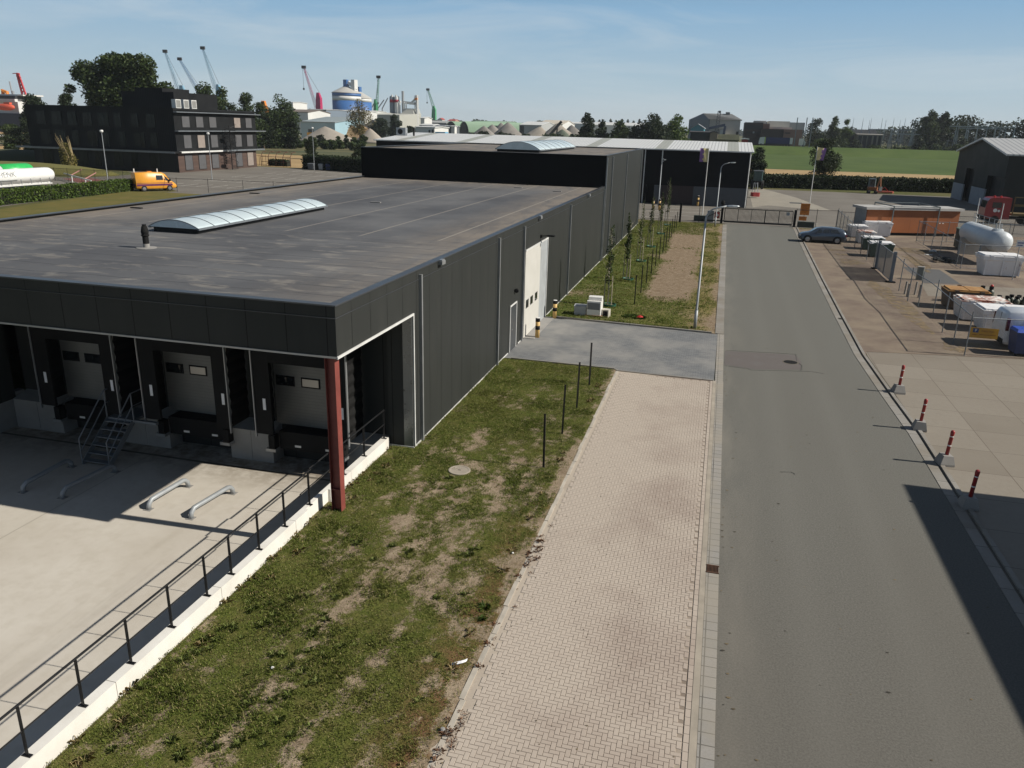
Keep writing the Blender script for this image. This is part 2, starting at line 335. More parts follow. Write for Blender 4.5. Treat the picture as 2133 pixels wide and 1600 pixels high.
c=g.mix(isl,(.285,.220,.184),(.355,.288,.245)); c=g.mix(g.ramp(n2,.3,.7,0,.35),c,(.20,.155,.13))
dust=g.math('ADD',g.ramp(n,.34,.60,0,.85),g.ramp(X,-1.0,-3.4,0,.8)); dust=g.math('ADD',dust,g.ramp(Y,17,27,0,.25)); c=g.mix(g.ramp(dust,0,1,.32,.86),c,(.47,.41,.345)); c=g.mix(g.ramp(n3,.6,.75,0,.10),c,(.22,.19,.165)); g.bump(n2,.3,.004); M['bay']=g.fin(c,.92,0,.2)
g=NG('bay_joint_sand'); p=g.pos(); n=g.noise(.45,p,4); n2=g.noise(25,p,3); X=g.sep(p)[0]; f=g.math('ADD',g.ramp(n,.4,.62,0,.7),g.ramp(X,-1.6,-3.4,0,.8)); c=g.mix(g.ramp(f,0,1),(.19,.15,.12),(.44,.38,.31)); c=g.mix(g.ramp(n2,.3,.7,0,.35),c,(.27,.22,.17)); M['joint']=g.fin(c,.95)
def bayedge(y): return -3.42+.05*math.sin(y*1.3)+.05*math.sin(y*3.7)
sheet('parking_bay_bed',[(-3.9,-6),(.42,-6),(.42,31.95),(-3.75,31.95)],-.004,M['joint'])
herring('parking_bay_paving',-3.4,.31,6.5,31.8,.008,M['bay'],edge=bayedge)
mb=MB()
rs=random.Random(3); y=6.5
while y<31.7: mb.box(.318,.412,y,y+.2,-.02,.009+rs.uniform(-.001,.001)); y+=.208
mb.build('paving_edge_course',M['bay'],kind='structure')
sheet('parking_bay_paving',[(-3.4,-6),(.41,-6),(.41,6.49),(-3.4,6.49)],.003,M['bay'])
# buried edging band between grass and bay
mb=MB()
for i in range(26):
    y=6+i*1.0
    mb.box(-3.62+.02*math.sin(i*2.1),-3.52+.02*math.sin(i*2.1),y,y+.985,-.03,.012+.006*math.sin(i*1.7))
mb.build('edging_band',sm('edging_concrete',(.42,.38,.32),.9,0,.2,2),kind='structure')
# driveway of grey-blue pavers
M['drive']=brickmat('driveway_pavers',(.155,.162,.168),(.21,.215,.218),(.085,.085,.085),1,.105,.21,.006,dirt=(.27,.262,.245),off=.5,bump=.3)
sheet('driveway',[(-8.64,32.25),(-8.3,32.25),(.46,31.98),(.50,40.0),(-8.2,40.55),(-8.64,40.6)],.006,M['drive'])
mb=MB(); mb.prism([(-8.3,32.19),(-3.7,32.14),(-3.7,32.24),(-8.3,32.25)],-.03,.05); mb.prism([(-3.7,32.14),(-3.55,31.95),(.44,31.90),(.46,31.97),(-3.5,32.03),(-3.6,32.2)],-.03,.03)
mb.prism([(-8.2,40.56),(.2,40.02),(.2,40.13),(-8.2,40.68)],-.03,.09); mb.build('driveway_kerb',M['wtrim'] if 0 else M['kerb'],kind='structure')
# concrete threshold at the sectional door
mb=MB(); mb.box(-8.64,-8.1,35.8,40.6,-.02,.03); mb.build('door_threshold',M['conc'],kind='structure')
# ---- grass verges with bare soil
def verge(name,x0,x1,y0,y1,dens,z=.012,step=.12,mask=None,mat=None):
    nx=int((x1-x0)/step)+1; ny=int((y1-y0)/step)+1; xs=np.linspace(x0,x1,nx); ys=np.linspace(y0,y1,ny); XX,YY=np.meshgrid(xs,ys)
    D=dens(XX,YY); Z=z+(fbm(XX,YY,1.1,11)-.5)*.06+(fbm(XX,YY,.25,5,2)-.5)*.02
    V=np.stack([XX,YY,Z],2).reshape(-1,3); idx=np.arange(nx*ny).reshape(ny,nx)
    F=np.stack([idx[:-1,:-1],idx[:-1,1:],idx[1:,1:],idx[1:,:-1]],2).reshape(-1,4)
    if mask is not None:
        cx=V[F].mean(1); F=F[mask(cx[:,0],cx[:,1])]
    me=bpy.data.meshes.new(name); me.from_pydata(V.tolist(),[],F.tolist()); a=me.attributes.new('grass','FLOAT','POINT'); a.data.foreach_set('value',D.astype(np.float32).ravel())
    for q in me.polygons: q.use_smooth=True
    me.materials.append(mat or M['verge']); o=link(name,me); o['kind']='structure'; return o
g=NG('verge_soil_and_grass'); at=g.n('ShaderNodeAttribute',attribute_name='grass').outputs['Fac']; p=g.pos(); n=g.noise(14,p,4,.7); n2=g.noise(2.2,p,5,.6); n3=g.noise(60,p,3)
soil=g.mix(g.ramp(n2,.35,.65),(.26,.20,.14),(.40,.325,.235)); soil=g.mix(g.ramp(n3,.35,.65,0,.6),soil,(.15,.105,.065)); soil=g.mix(g.ramp(n,.5,.62,0,.45),soil,(.13,.10,.05))
gr=g.mix(g.ramp(n,.35,.65),(.055,.070,.015),(.120,.130,.030)); gr=g.mix(g.ramp(n2,.42,.68,0,.55),gr,(.165,.13,.055)); gr=g.mix(g.math('MULTIPLY',g.math('MULTIPLY',g.ramp(g.sep(p)[0],-4.9,-4.1),g.ramp(g.sep(p)[1],22,14)),g.ramp(n2,.35,.6,.2,.8)),gr,(.17,.085,.05))
f=g.math('ADD',at,g.math('ADD',g.math('MULTIPLY',g.math('SUBTRACT',n,.5),1.6),g.math('MULTIPLY',g.math('SUBTRACT',g.noise(38,p,3,.7),.5),1.1))); ys=g.sep(p)[1]; xs=g.sep(p)[0]; dry=g.math('MULTIPLY',g.ramp(ys,40,41),g.math('ADD',g.ramp(xs,-1.8,-.6,0,.75),g.ramp(n2,.45,.7,0,.35))); gr=g.mix(g.math('MULTIPLY',g.ramp(ys,40,41),g.ramp(xs,-3.5,-6,0,.6)),gr,(.060,.095,.018)); gr=g.mix(dry,gr,(.21,.165,.07)); clod=g.noise(5,g.map(p,(1,.8,1)),6,.85); soil=g.mix(g.math('MULTIPLY',g.ramp(ys,40,41),g.ramp(clod,.42,.60,0,.7)),soil,(.13,.085,.05)); c=g.mix(g.ramp(f,.32,.66),soil,gr); g.bump(n,.8,.04); M['verge']=g.fin(c,.95,0,.1)
def densA(X,Y):
    f=.22*fbm(X,Y,1.9,21,5)+.48*fbm(X,Y*.45,.42,28,4)+.30*fbm(X,Y,.16,33,3); k=fbm(X*1.0,Y*.35,1.3,55,3); bare=np.exp(-((X+5.45-.03*(Y-16)+.12*np.sin(Y*.9))/.26)**2)*(.75+.9*(k-.4))+np.exp(-((X+6.9+.1*np.sin(Y*.7+1))/.28)**2)*(.62+.8*(k-.45))+np.exp(-((X+4.35)/.22)**2)*.18
    bare*=np.clip((30-Y)/7,0,1)*.9; D=.66+(f-.48)*4.4-bare*.66+np.clip((Y-21)/8,0,1)*.35+np.exp(-((X+9)/.9)**2)*.10
    D-=np.exp(-((X+3.72)/.22)**2)*.6; return np.clip(D,0,1)
def maskA(x,y): return ~((x<-9.35)&(y<21.4))&~((x<-8.66)&(y>=21.4))
verge('grass_verge',-9.41,-3.62,-6,32.12,densA,mask=maskA,step=.085)
def densB(X,Y):
    f=fbm(X,Y,2.5,31,5); soil=(1/(1+np.exp(-(X+3.95+.012*(Y-48))*5)))*(1/(1+np.exp((X+1.25)*5)))*(1/(1+np.exp(-(Y-47.3)*2)))*(1/(1+np.exp((Y-80.5)*1.2)))
    D=.78+(f-.5)*1.3-soil*.95; D-=np.exp(-((X-.3)/.3)**2)*.4; return np.clip(D,0,1)
def maskB(x,y): return (x<.38)&(y>40.65-(x+8.2)*.065)
verge('grass_verge',-8.64,.40,40.05,90.9,densB,step=.2,mask=maskB)
# blades: near verge in fine clumps, far verge coarser
g=NG('grass_blades'); isl=g.island(); n=g.noise(.8,None,4); n2=g.noise(.25,None,3); f=g.math('ADD',g.math('MULTIPLY',isl,.5),g.math('MULTIPLY',n,.6))
c=g.mix(g.ramp(f,.25,.7),(.075,.108,.019),(.165,.205,.040)); c=g.mix(g.ramp(isl,.80,.97,0,.9),c,(.42,.35,.18)); c=g.mix(g.ramp(n2,.48,.7,0,.5),c,(.20,.18,.055)); g.fin(c,.7,0,.2)
tr=g.n('ShaderNodeBsdfTranslucent',{'Color':c}); ms=g.n('ShaderNodeMixShader',{0:.3}); g.t.links.new(g.b.outputs[0],ms.inputs[1]); g.t.links.new(tr.outputs[0],ms.inputs[2]); g.t.links.new(ms.outputs[0],g.out.inputs[0]); M['blade']=g.mat
def blades(name,x0,x1,y0,y1,dens,n,h,w_,mask,seed,clump=True,z=.02,spread=.10,thr=.33,nb=5,mat=None):
    rs=np.random.RandomState(seed); x=rs.uniform(x0,x1,n); y=rs.uniform(y0,y1,n); k=mask(x,y)&(dens(x,y)+(rs.rand(n)-.5)*.5>thr); x=x[k]; y=y[k]; m=len(x)
    big=.6+1.0*fbm(x,y,.8,77,2)**2*2; x=np.repeat(x,nb); y=np.repeat(y,nb); big=np.repeat(big,nb); m=len(x)
    x=x+rs.normal(size=m)*spread*.35; y=y+rs.normal(size=m)*spread*.35; a=rs.uniform(0,2*PI,m); hh=h*big*(.5+rs.rand(m)); lean=hh*(.3+rs.rand(m)*1.1)
    dx,dy=np.cos(a),np.sin(a); ww=w_*(.7+.6*rs.rand(m)); B=np.stack([x,y,np.full(m,z)],1); S=np.stack([-dy*ww,dx*ww,np.zeros(m)],1); T=np.stack([dx*lean,dy*lean,hh],1); Mi=np.stack([dx*lean*.35,dy*lean*.35,hh*.7],1)
    V=np.stack([B-S,B+S,B+Mi+S*.8,B+T,B+Mi-S*.8],1).reshape(-1,3); o=npmesh(name,V,5,mat or M['blade'],kind='stuff'); return o
blades('grass',-9.4,-3.68,5.5,32.1,densA,60000,.024,.005,maskA,1,nb=5,thr=.22)
blades('grass',-8.6,.35,40.2,90.8,lambda a,b:densB(a,b)-(a>-1.5)*.28,34000,.04,.012,maskB,2,nb=4)
# coarse grass tussocks in the near verge
M['tuss']=leafmat('tussock_blades',[(.12,.165,.035),(.20,.25,.065),(.32,.33,.13)])
def tuss(name,pts,h,w_,nb,seed,mat):
    rs=np.random.RandomState(seed); P=np.repeat(np.array(pts),nb,0); m=len(P); a=rs.uniform(0,2*PI,m); hh=h*(.35+rs.rand(m)*.75)*P[:,2]; ln=h*(.5+rs.rand(m)*1.2)*P[:,2]; dx,dy=np.cos(a),np.sin(a)
    x=P[:,0]+dx*.05*rs.rand(m); y=P[:,1]+dy*.05*rs.rand(m); ww=w_*(.6+.7*rs.rand(m)); B=np.stack([x,y,np.full(m,.015)],1); S=np.stack([-dy*ww,dx*ww,0*x],1); Mi=np.stack([dx*ln*.5,dy*ln*.5,hh],1); T=np.stack([dx*ln,dy*ln,hh*.55],1)
    V=np.stack([B-S*.6,B+S*.6,B+Mi+S,B+T,B+Mi-S],1).reshape(-1,3); return npmesh(name,V,5,mat,kind='stuff')
rs=np.random.RandomState(9); tp=[]
while len(tp)<100:
    x,y=rs.uniform(-9.3,-3.9),rs.uniform(6.5,30)
    if not maskA(np.array([x]),np.array([y]))[0]: continue
    if densA(np.array([x]),np.array([y]))[0]<.3: continue
    cl=fbm(np.array([x]),np.array([y]),1.6,91,2)[0]
    if rs.rand()<(cl-.3)*2*np.clip((20-y)/9,.04,1)*np.clip((-5.2-x)/2,.15,1): tp.append((x,y,.6+rs.rand()*1.0))
tuss('grass_tussocks',tp,.055,.0045,34,4,M['tuss'])
# ---- dock pit floor and its joints
g=NG('dock_floor_concrete'); p=g.pos(); n=g.noise(.28,p,5,.6); n2=g.noise(3,p,5,.6); n4=g.noise(1.2,g.map(p,(1,.15,1),(0,0,.5)),4); X=g.sep(p)[0]; Y=g.sep(p)[1]
c=g.mix(g.ramp(n,.35,.65),(.47,.43,.37),(.55,.515,.455)); c=g.mix(g.ramp(n2,.45,.7,0,.3),c,(.38,.34,.275)); c=g.mix(g.ramp(n4,.55,.75,0,.3),c,(.36,.32,.25)); c=g.mix(g.ramp(g.noise(7,p,6,.85),.64,.72,0,.35),c,(.25,.22,.18)); c=g.mix(g.ramp(g.noise(.7,g.map(p,(1,.08,1),(0,0,.12)),5,.7),.60,.70,0,.16),c,(.2,.18,.15))
jy=g.math('ABSOLUTE',g.math('SUBTRACT',g.math('FRACT',g.math('DIVIDE',g.math('SUBTRACT',Y,7.54),1.33)),.5)); jx=g.math('GREATER_THAN',X,-13.05)
j=g.math('MULTIPLY',g.math('LESS_THAN',jy,.006),jx); j2=g.math('LESS_THAN',g.math('ABSOLUTE',g.math('SUBTRACT',X,-17.9)),.008); c=g.mix(j2,c,(.2,.18,.155))
dirt=g.math('MULTIPLY',g.ramp(Y,19.2,21.2,0,.9),g.ramp(n2,.25,.6)); c=g.mix(dirt,c,(.17,.14,.105)); g.bump(n2,.15,.01); M['dockfloor']=g.fin(c,.85,0,.25)
mb=MB(); ZP=-1.15
mb.quad((-24.2,0,ZP),(-9.62,0,ZP),(-9.62,20.60,ZP),(-24.2,20.60,ZP)); mb.quad((-24.2,-30,0),(-9.62,-30,0),(-9.62,0,ZP),(-24.2,0,ZP)); mb.quad((-24.2,20.72,ZP),(-9.62,20.72,ZP),(-9.62,24,ZP),(-24.2,24,ZP))
mb.build('dock_floor',M['dockfloor'],kind='structure')
mb=MB(); mb.box(-24.2,-9.62,20.52,20.80,ZP-.12,ZP-.012); mb.build('drain_channel',M['darkdirt'],kind='structure')
# ---- right-hand side: concrete slabs, brick yard
g=NG('yard_slabs'); p=g.pos(); X=g.sep(p)[0]; Y=g.sep(p)[1]; n=g.noise(.35,p,5); n2=g.noise(5,p,5,.65)
b=g.n('ShaderNodeTexBrick',{'Vector':g.map(p,(1,1,1),(0,0,0),(-7.45+2.0*0,-39.1,0)),'Scale':1,'Brick Width':2.0,'Row Height':2.0,'Mortar Size':.012,'Color1':(.20,.175,.142,1),'Color2':(.245,.218,.18,1),'Mortar':(.10,.08,.06,1)},offset=0)
c=g.mix(g.ramp(n2,.4,.75,0,.4),b.outputs[0],(.19,.16,.125)); c=g.mix(g.ramp(n,.4,.7,0,.3),c,(.26,.235,.195)); c=g.mix(g.ramp(g.noise(.9,p,6,.8),.6,.72,0,.4),c,(.13,.11,.09)); g.bump(b.outputs[1],-.3,.01); M['slabs']=g.fin(c,.88,0,.25)
sheet('concrete_slab_yard',[(7.62,-30),(34,-30),(34,40.9),(14.5,40.3),(7.4,39.1),(7.35,38.3),(7.5,33),(7.62,28)],.002,M['slabs'])
M['byard']=brickmat('old_brick_yard',(.175,.135,.108),(.22,.172,.138),(.10,.075,.055),1,.105,.21,.008,dirt=(.25,.205,.15),bump=.3)
sheet('brick_yard',[(7.42,39.15),(7.3,38.35),(7.3,46),(7.62,59),(8.05,79),(8.3,90.6),(12.4,92),(45,96.8),(45,41.5),(14.5,40.35)],.001,M['byard'])
g=NG('dry_weed_strip'); p=g.pos(); n=g.noise(2.2,p,5,.7); n2=g.noise(20,p,3); c=g.mix(g.ramp(n,.4,.6),(.27,.185,.105),(.17,.13,.075)); c=g.mix(g.ramp(n2,.4,.7,0,.5),c,(.10,.095,.035)); M['dryweed']=g.fin(c,.95); g.put(g.b.inputs['Alpha'],g.math('GREATER_THAN',g.noise(1.7,p,7,.8),.50))
def blob(cx,cy,rx,ry,seed,n=26): 
    r_=random.Random(seed); return [(cx+math.cos(a)*rx*(1+.25*math.sin(3*a+seed)+r_.uniform(-.12,.12)),cy+math.sin(a)*ry*(1+.2*math.sin(4*a+seed*2)+r_.uniform(-.12,.12))) for a in [2*PI*i/n for i in range(n)]]
for i,(cx,cy,rx,ry) in enumerate(((11.3,50,.55,5.5),(10.9,56.5,.6,3.2),(10.6,68.5,.9,1.6),(11.8,41.5,.5,.9),(13.1,42.2,.9,.6),(10.3,75.3,1.0,.5),(10.7,72.5,.8,.5),(17.5,78,2.2,1.6),(16.0,70.5,.6,4.5),(9.3,91.2,1.6,.45))): sheet('dry_weeds',blob(cx,cy,rx,ry,i),.004+i*.002,M['dryweed'],'stuff')
sheet('asphalt_pad',pg((1880,556),(1957,562),(2001,592),(1925,590),(1905,575)),.005,sm('pad_asphalt',(.085,.085,.085),.9))
sheet('pale_slab_strip',[(13.6,55.4),(45,57.5),(45,63.8),(20,60.9),(14.2,60.2)],.003,M['slabs'])
# yard beyond the gate, car park and parking lines
g=NG('yard_asphalt'); p=g.pos(); n=g.noise(.12,p,5,.6); n2=g.noise(8,p,4,.7); c=g.mix(g.ramp(n,.35,.65),(.155,.14,.12),(.20,.185,.16)); c=g.mix(g.ramp(n2,.4,.7,0,.35),c,(.12,.11,.10)); M['yard']=g.fin(c,.9,0,.2)
sheet('yard_asphalt',[(-106,101.5),(-80,101.5),(-73.2,96),(-73,92.2),(46,92.2),(46,156),(2,153.5),(-29,153.0),(-66,148.5),(-84,155.3),(-106,157)],-.012,M['yard'])
sheet('pale_yard_apron',pg((1560,398),(1585,392),(1660,412),(1735,440),(1600,428),(1568,432)),-.006,sm('pale_asphalt',(.27,.245,.20),.9,0,.15,.3))
mb=MB()
for i in range(9):
    y=104+i*5.2
    if i%2==0: mb.box(-84,-58,y,y+.10,-.012,-.006)
for r_ in range(5):
    for k in range(10):
        x=-84+k*2.6; y=106+r_*10.4
        if y<150: mb.box(x,x+.09,y-1.9+.11,y+2.3,-.012,-.006)
for x0_,x1_,y_ in ((-9.5,-1,98.5),(-9.5,-2,103.2),(-8,1,107.6),(-9.5,-5.5,95.3),(2,11,97.2),(9.5,12,95.0)): mb.box(x0_,x1_,y_,y_+.12,-.012,-.005)
mb.build('parking_lines',sm('faded_line_paint',(.50,.48,.44),.8,0,.2,2),kind='structure')
# office forecourt, path and lawns
M['lawn']=None
g=NG('lawn_grass'); p=g.pos(); n=g.noise(.35,p,5,.65); n2=g.noise(9,p,4,.7); c=g.mix(g.ramp(n,.35,.65),(.150,.125,.040),(.095,.100,.028)); c=g.mix(g.ramp(n2,.4,.7,0,.5),c,(.17,.135,.055)); g.bump(n2,.5,.04); M['lawn']=g.fin(c,.95,0,.1)
sheet('lawn',[(-66,25),(-28.6,18),(-28.6,93),(-73,93.4),(-78.3,92.4),(-76.2,80),(-73.8,67),(-70,45)],.0,M['lawn'])
sheet('truck_yard',[(-140,60),(-75.2,66),(-79.8,93),(-82.5,99.5),(-90,101.3),(-100,103.0),(-140,106)],-.006,M['yard'])
sheet('red_brick_path',pg((130,372),(185,370),(262,384),(210,392)),.0,sm('red_path_brick',(.22,.085,.07),.9,0,.2,1.5))
M['officelawn']=sm('office_lawn_grass',(.11,.115,.03),.95,0,.2,.3)  # yellow-green lawn tone, varied only by noise
sheet('office_lawn',[(-175,108),(-101,108.5),(-99.5,125),(-133,126),(-175,150)],-.006,M['officelawn'])
# fields: stubble, crop, reed belts, raised dyke road
g=NG('stubble_field'); p=g.pos(); n=g.noise(.12,p,6,.7); n2=g.noise(1.2,g.map(p,(.3,1,1)),4,.6); c=g.mix(g.ramp(n,.35,.65),(.40,.275,.125),(.31,.205,.09)); c=g.mix(g.ramp(n2,.45,.7,0,.5),c,(.22,.145,.06)); M['stubble']=g.fin(c,.95)
sheet('stubble_field',[(-280,160),(-100,158.5),(-66,156),(-40,156),(-40,206),(-130,215),(-280,212)],-.02,M['stubble'])
sheet('stubble_strip',[(3,160.8),(46,170.5),(60,172),(66,246),(40,244),(5,243)],-.02,M['stubble'])
g=NG('crop_field'); p=g.pos(); n=g.noise(.05,p,5,.6); n2=g.noise(1.5,g.map(p,(.12,1,1)),5,.7); n3=g.noise(6,p,3,.7); c=g.mix(g.ramp(n,.35,.65),(.055,.090,.022),(.085,.125,.032)); c=g.mix(g.ramp(n2,.5,.72,0,.7),c,(.115,.125,.045)); c=g.mix(g.ramp(n3,.4,.7,0,.4),c,(.042,.070,.018)); g.bump(n3,.3,.1); M['crop']=g.fin(c,.9,0,.15)
raise_=0
sheet('crop_field',[(-40,243),(5,243.1),(40,244.1),(66,246.1),(420,300),(330,820),(60,600),(25,560),(-12,420)],-.015,M['crop'])
g=NG('reed_belt'); p=g.pos(); n=g.noise(.06,g.map(p,(.35,1,1)),6,.7); c=g.mix(g.ramp(n,.4,.6),(.040,.056,.018),(.15,.125,.05)); M['reeds']=g.fin(c,.95)
sheet('rough_field',[(-700,214),(-280,214),(-130,217),(-40,212),(-12,420),(-60,500),(-700,420)],-.018,M['reeds'])
sheet('dry_field',[(-600,330),(-200,300),(-200,400),(-600,400)],-.010,M['stubble'])

g=NG('embankment_grass'); n=g.noise(.25,None,5,.7); g.bump(n,.6,.4); M['embank']=g.fin(g.mix(g.ramp(n,.4,.6),(.045,.055,.02),(.12,.10,.045)),.95,0,.1)
mb=MB(); e0=(-20,402); e1=(330,470); dv=Vector((e1[0]-e0[0],e1[1]-e0[1],0)); mb.extr([(e0[0],e0[1],-.2),(e0[0]-2,e0[1]+12,3.7),(e0[0]-4,e0[1]+24,3.7),(e0[0]-6,e0[1]+32,-.2)],dv); mb.build('lane_embankment',M['crop'],kind='structure')

# leaves, grit and oil drips lying on the road
g=NG('road_litter'); g.fin(g.mix(g.island(),(.03,.028,.022),(.20,.15,.08)),.9); rs=np.random.RandomState(31); n=150; x=rs.uniform(1.0,6.7,n); y=5+rs.rand(n)**1.5*40; k=rs.rand(n)<.45; x=np.where(k,.9+rs.rand(n)**2*.5,x); a=rs.uniform(0,2*PI,n); r=.012+rs.rand(n)*.028
P=[np.stack([x+np.cos(a+t)*r*(1+.5*(i%2)),y+np.sin(a+t)*r*.7,np.full(n,.008+.003*(i%2))],1) for i,t in enumerate((0,1.3,2.6,3.9,5.1))]; npmesh('road_litter',np.stack(P,1).reshape(-1,3),5,g.mat,kind='stuff')
rs=np.random.RandomState(32); n=260; x=-3.5+rs.rand(n)**1.6*3.8; y=6.6+rs.rand(n)*24; a=rs.uniform(0,2*PI,n); r=.008+rs.rand(n)*.016
P=[np.stack([x+np.cos(a+t)*r,y+np.sin(a+t)*r*.8,np.full(n,.014)],1) for t in (0,1.6,3.1,4.6)]; npmesh('paving_litter',np.stack(P,1).reshape(-1,3),4,g.mat,kind='stuff')
# ================= THE BLACK WAREHOUSE =================
F=-8.65; YF=16.60; XW=-28.6; ZR=5.60; ZS=4.34; YT=60.6; YE=88.0; ZT=7.85
g=NG('facade_panels'); p=g.pos(); n=g.noise(.3,g.map(p,(1,1,.25)),4); n2=g.noise(2,g.map(p,(1,1,.2)),4); Y=g.sep(p)[1]; X=g.sep(p)[0]
s=g.math('ADD',X,Y); fr=g.math('FRACT',g.math('DIVIDE',s,1.1)); j=g.math('LESS_THAN',fr,.022)
c=g.mix(g.ramp(n,.3,.7),(.027,.029,.0275),(.035,.037,.035)); c=g.mix(g.ramp(n2,.5,.75,0,.25),c,(.052,.052,.048)); c=g.mix(j,c,(.008,.008,.008)); g.bump(g.math('SUBTRACT',1,j),.4,.01); M['facade']=g.fin(c,.5,0,.12)
g=NG('roof_bitumen'); p=g.pos(); X=g.sep(p)[0]; Y=g.sep(p)[1]
n=g.noise(.22,p,5,.6); n2=g.noise(1.4,g.map(p,(1,.3,1)),5,.7,.6); n3=g.noise(.75,g.map(p,(1,2.4,1)),4,.6,.5); n4=g.noise(28,p,3,.6)
base=g.mix(g.ramp(n,.35,.65),(.082,.084,.090),(.120,.122,.126)); base=g.mix(g.ramp(n4,.3,.7,0,.3),base,(.04,.04,.045)); base=g.mix(g.math('MULTIPLY',g.ramp(g.noise(.11,p,3),.5,.6),.35),base,(.17,.17,.17))
far=g.ramp(Y,27,31); dust=g.ramp(n3,.54,.66); dustf=g.ramp(n2,.55,.75,0,.35)
edge=g.math('MULTIPLY',g.ramp(X,-12.5,-9,0,1),g.ramp(n2,.25,.55)); edge2=g.math('MULTIPLY',g.ramp(X,-23,-28,0,.9),g.ramp(n2,.25,.55)); edge3=g.math('MULTIPLY',g.ramp(Y,54,60.5,0,.9),g.ramp(n2,.3,.6))
e=g.math('MAXIMUM',g.math('MAXIMUM',edge,edge2),edge3); e=g.math('MULTIPLY',e,g.ramp(Y,17,30,.45,1)); dd=g.mix(far,g.mix(1.0,dust,dust),dustf)
c=g.mix(g.math('MULTIPLY',dd,.5),base,(.30,.275,.235)); c=g.mix(g.math('MULTIPLY',e,.75),c,(.25,.21,.165))
sx=g.math('LESS_THAN',g.math('ABSOLUTE',g.math('SUBTRACT',g.math('FRACT',g.math('DIVIDE',g.math('ADD',X,28.6),3.3)),.5)),.012); sx=g.math('MULTIPLY',sx,g.ramp(Y,28.5,29)); c=g.mix(g.math('MULTIPLY',sx,.75),c,(.31,.28,.24))
wob=g.math('ADD',Y,g.math('MULTIPLY',g.noise(.35,p,2),.5)); sy=g.math('LESS_THAN',g.math('ABSOLUTE',g.math('SUBTRACT',g.math('FRACT',g.math('DIVIDE',wob,1.05)),.5)),.02); sy=g.math('MULTIPLY',sy,g.ramp(Y,29,28.5)); brk=g.n('ShaderNodeTexBrick',{'Vector':p,'Scale':1,'Brick Width':5.0,'Row Height':1.05,'Mortar Size':.0,'Color1':(0,0,0,1),'Color2':(1,1,1,1)},offset=.37).outputs[0]; c=g.mix(g.math('MULTIPLY',g.ramp(Y,29,28.5),.22),c,g.mix(brk,(.045,.045,.052),(.16,.16,.16))); c=g.mix(g.math('MULTIPLY',sy,.8),c,(.035,.035,.04))
g.bump(g.math('ADD',g.math('MULTIPLY',n3,.8),g.math('MULTIPLY',sy,-.12)),.5,.05); M['roof']=g.fin(c,.78,0,.3)
M['silver']=sm('silver_profile',(.33,.34,.345),.4,.5)
M['doorpanel']=sm('sectional_door_white',(.55,.54,.50),.5,0,.06,.8)
wh=thing('warehouse',(F,YF,0),'long black panel-clad warehouse with flat dusty roof and loading docks under its overhang','warehouse')
# walls (low part + tall part): side facade, front fascia, back walls
mb=MB(); T=.12
mb.box(F-T,F,21.56,YT,0,ZR)                        # long side
mb.box(F-T,F,YF,21.56,ZS,ZR)                       # over the side opening
mb.box(XW,F-T-.002,YF,YF+T,ZS,ZR)                  # front fascia
mb.box(XW,XW+T,YF+T+.002,YT,0,ZR); mb.box(XW,-24.3,YF,YF+T,0,ZS-.002)
mb.box(-24.3,-24.18,YF+T,21.5,-.1,ZS)              # left cheek of the dock
mb.box(-24.17,F-T-.003,21.95,22.07,-1.15,ZS+.2)    # dock wall
mb.box(F-.82,F,21.44,21.555,.03,ZS)                # return wall at the side opening
mb.build('wall',M['facade'],wh)
mb=MB(); mb.box(XW,F,YT,YT+T,0,ZT); mb.build('front_wall',sm('upper_front_shade_black',(.008,.0085,.009),.6,spec=.08),wh)  # shade of the upper front put into a darker colour than the side walls
mb=MB(); mb.box(F-T,F,YT+T+.002,YE,0,ZT); mb.box(XW,XW+T,YT+T+.002,YE,0,ZT); mb.box(XW+T,F-T,YE-T,YE,0,ZT-.002); mb.build('wall',M['facade'],wh)
mb=MB(); mb.box(XW+T,F-T-.004,YF+T+.004,YT-.002,ZR-.30,ZR-.10); mb.build('roof',M['roof'],wh)
mb=MB(); mb.box(XW+T,F-T-.004,YT+T+.004,YE-T-.004,ZT-.30,ZT-.09); mb.build('roof',M['roof'],wh)
mb=MB(); mb.box(XW+T,F-T-.005,YF+T+.006,21.94,ZS+.02,ZS+.10); mb.build('soffit',M['black'],wh)
# parapet caps
M['cap']=sm('parapet_cap',(.075,.08,.088),.35,.4,.1,.6)
mb=MB(); mb.box(XW-.03,F+.03,YF-.03,YF+.22,ZR,ZR+.035); mb.box(F-.22,F+.03,YF+.222,YT-.01,ZR,ZR+.035); mb.box(XW-.03,XW+.25,YF+.222,YT-.01,ZR,ZR+.035)
mb.box(F-.18,F+.03,YT-.03,YE+.02,ZT,ZT+.035); mb.box(XW-.03,XW+.2,YT-.03,YE+.02,ZT,ZT+.035); mb.box(XW+.202,F-.182,YT-.03,YT+.15,ZT,ZT+.03); mb.box(XW+.202,F-.182,YE-.15,YE+.02,ZT,ZT+.03); mb.build('parapet_cap',M['cap'],wh)
mb=MB(); mb.box(F+.001,F+.02,YF,YT-.04,ZR-.30,ZR-.285); mb.box(XW,F+.02,YF-.02,YF-.001,ZR-.30,ZR-.285); mb.build('shadow_profile',M['cap'],wh)
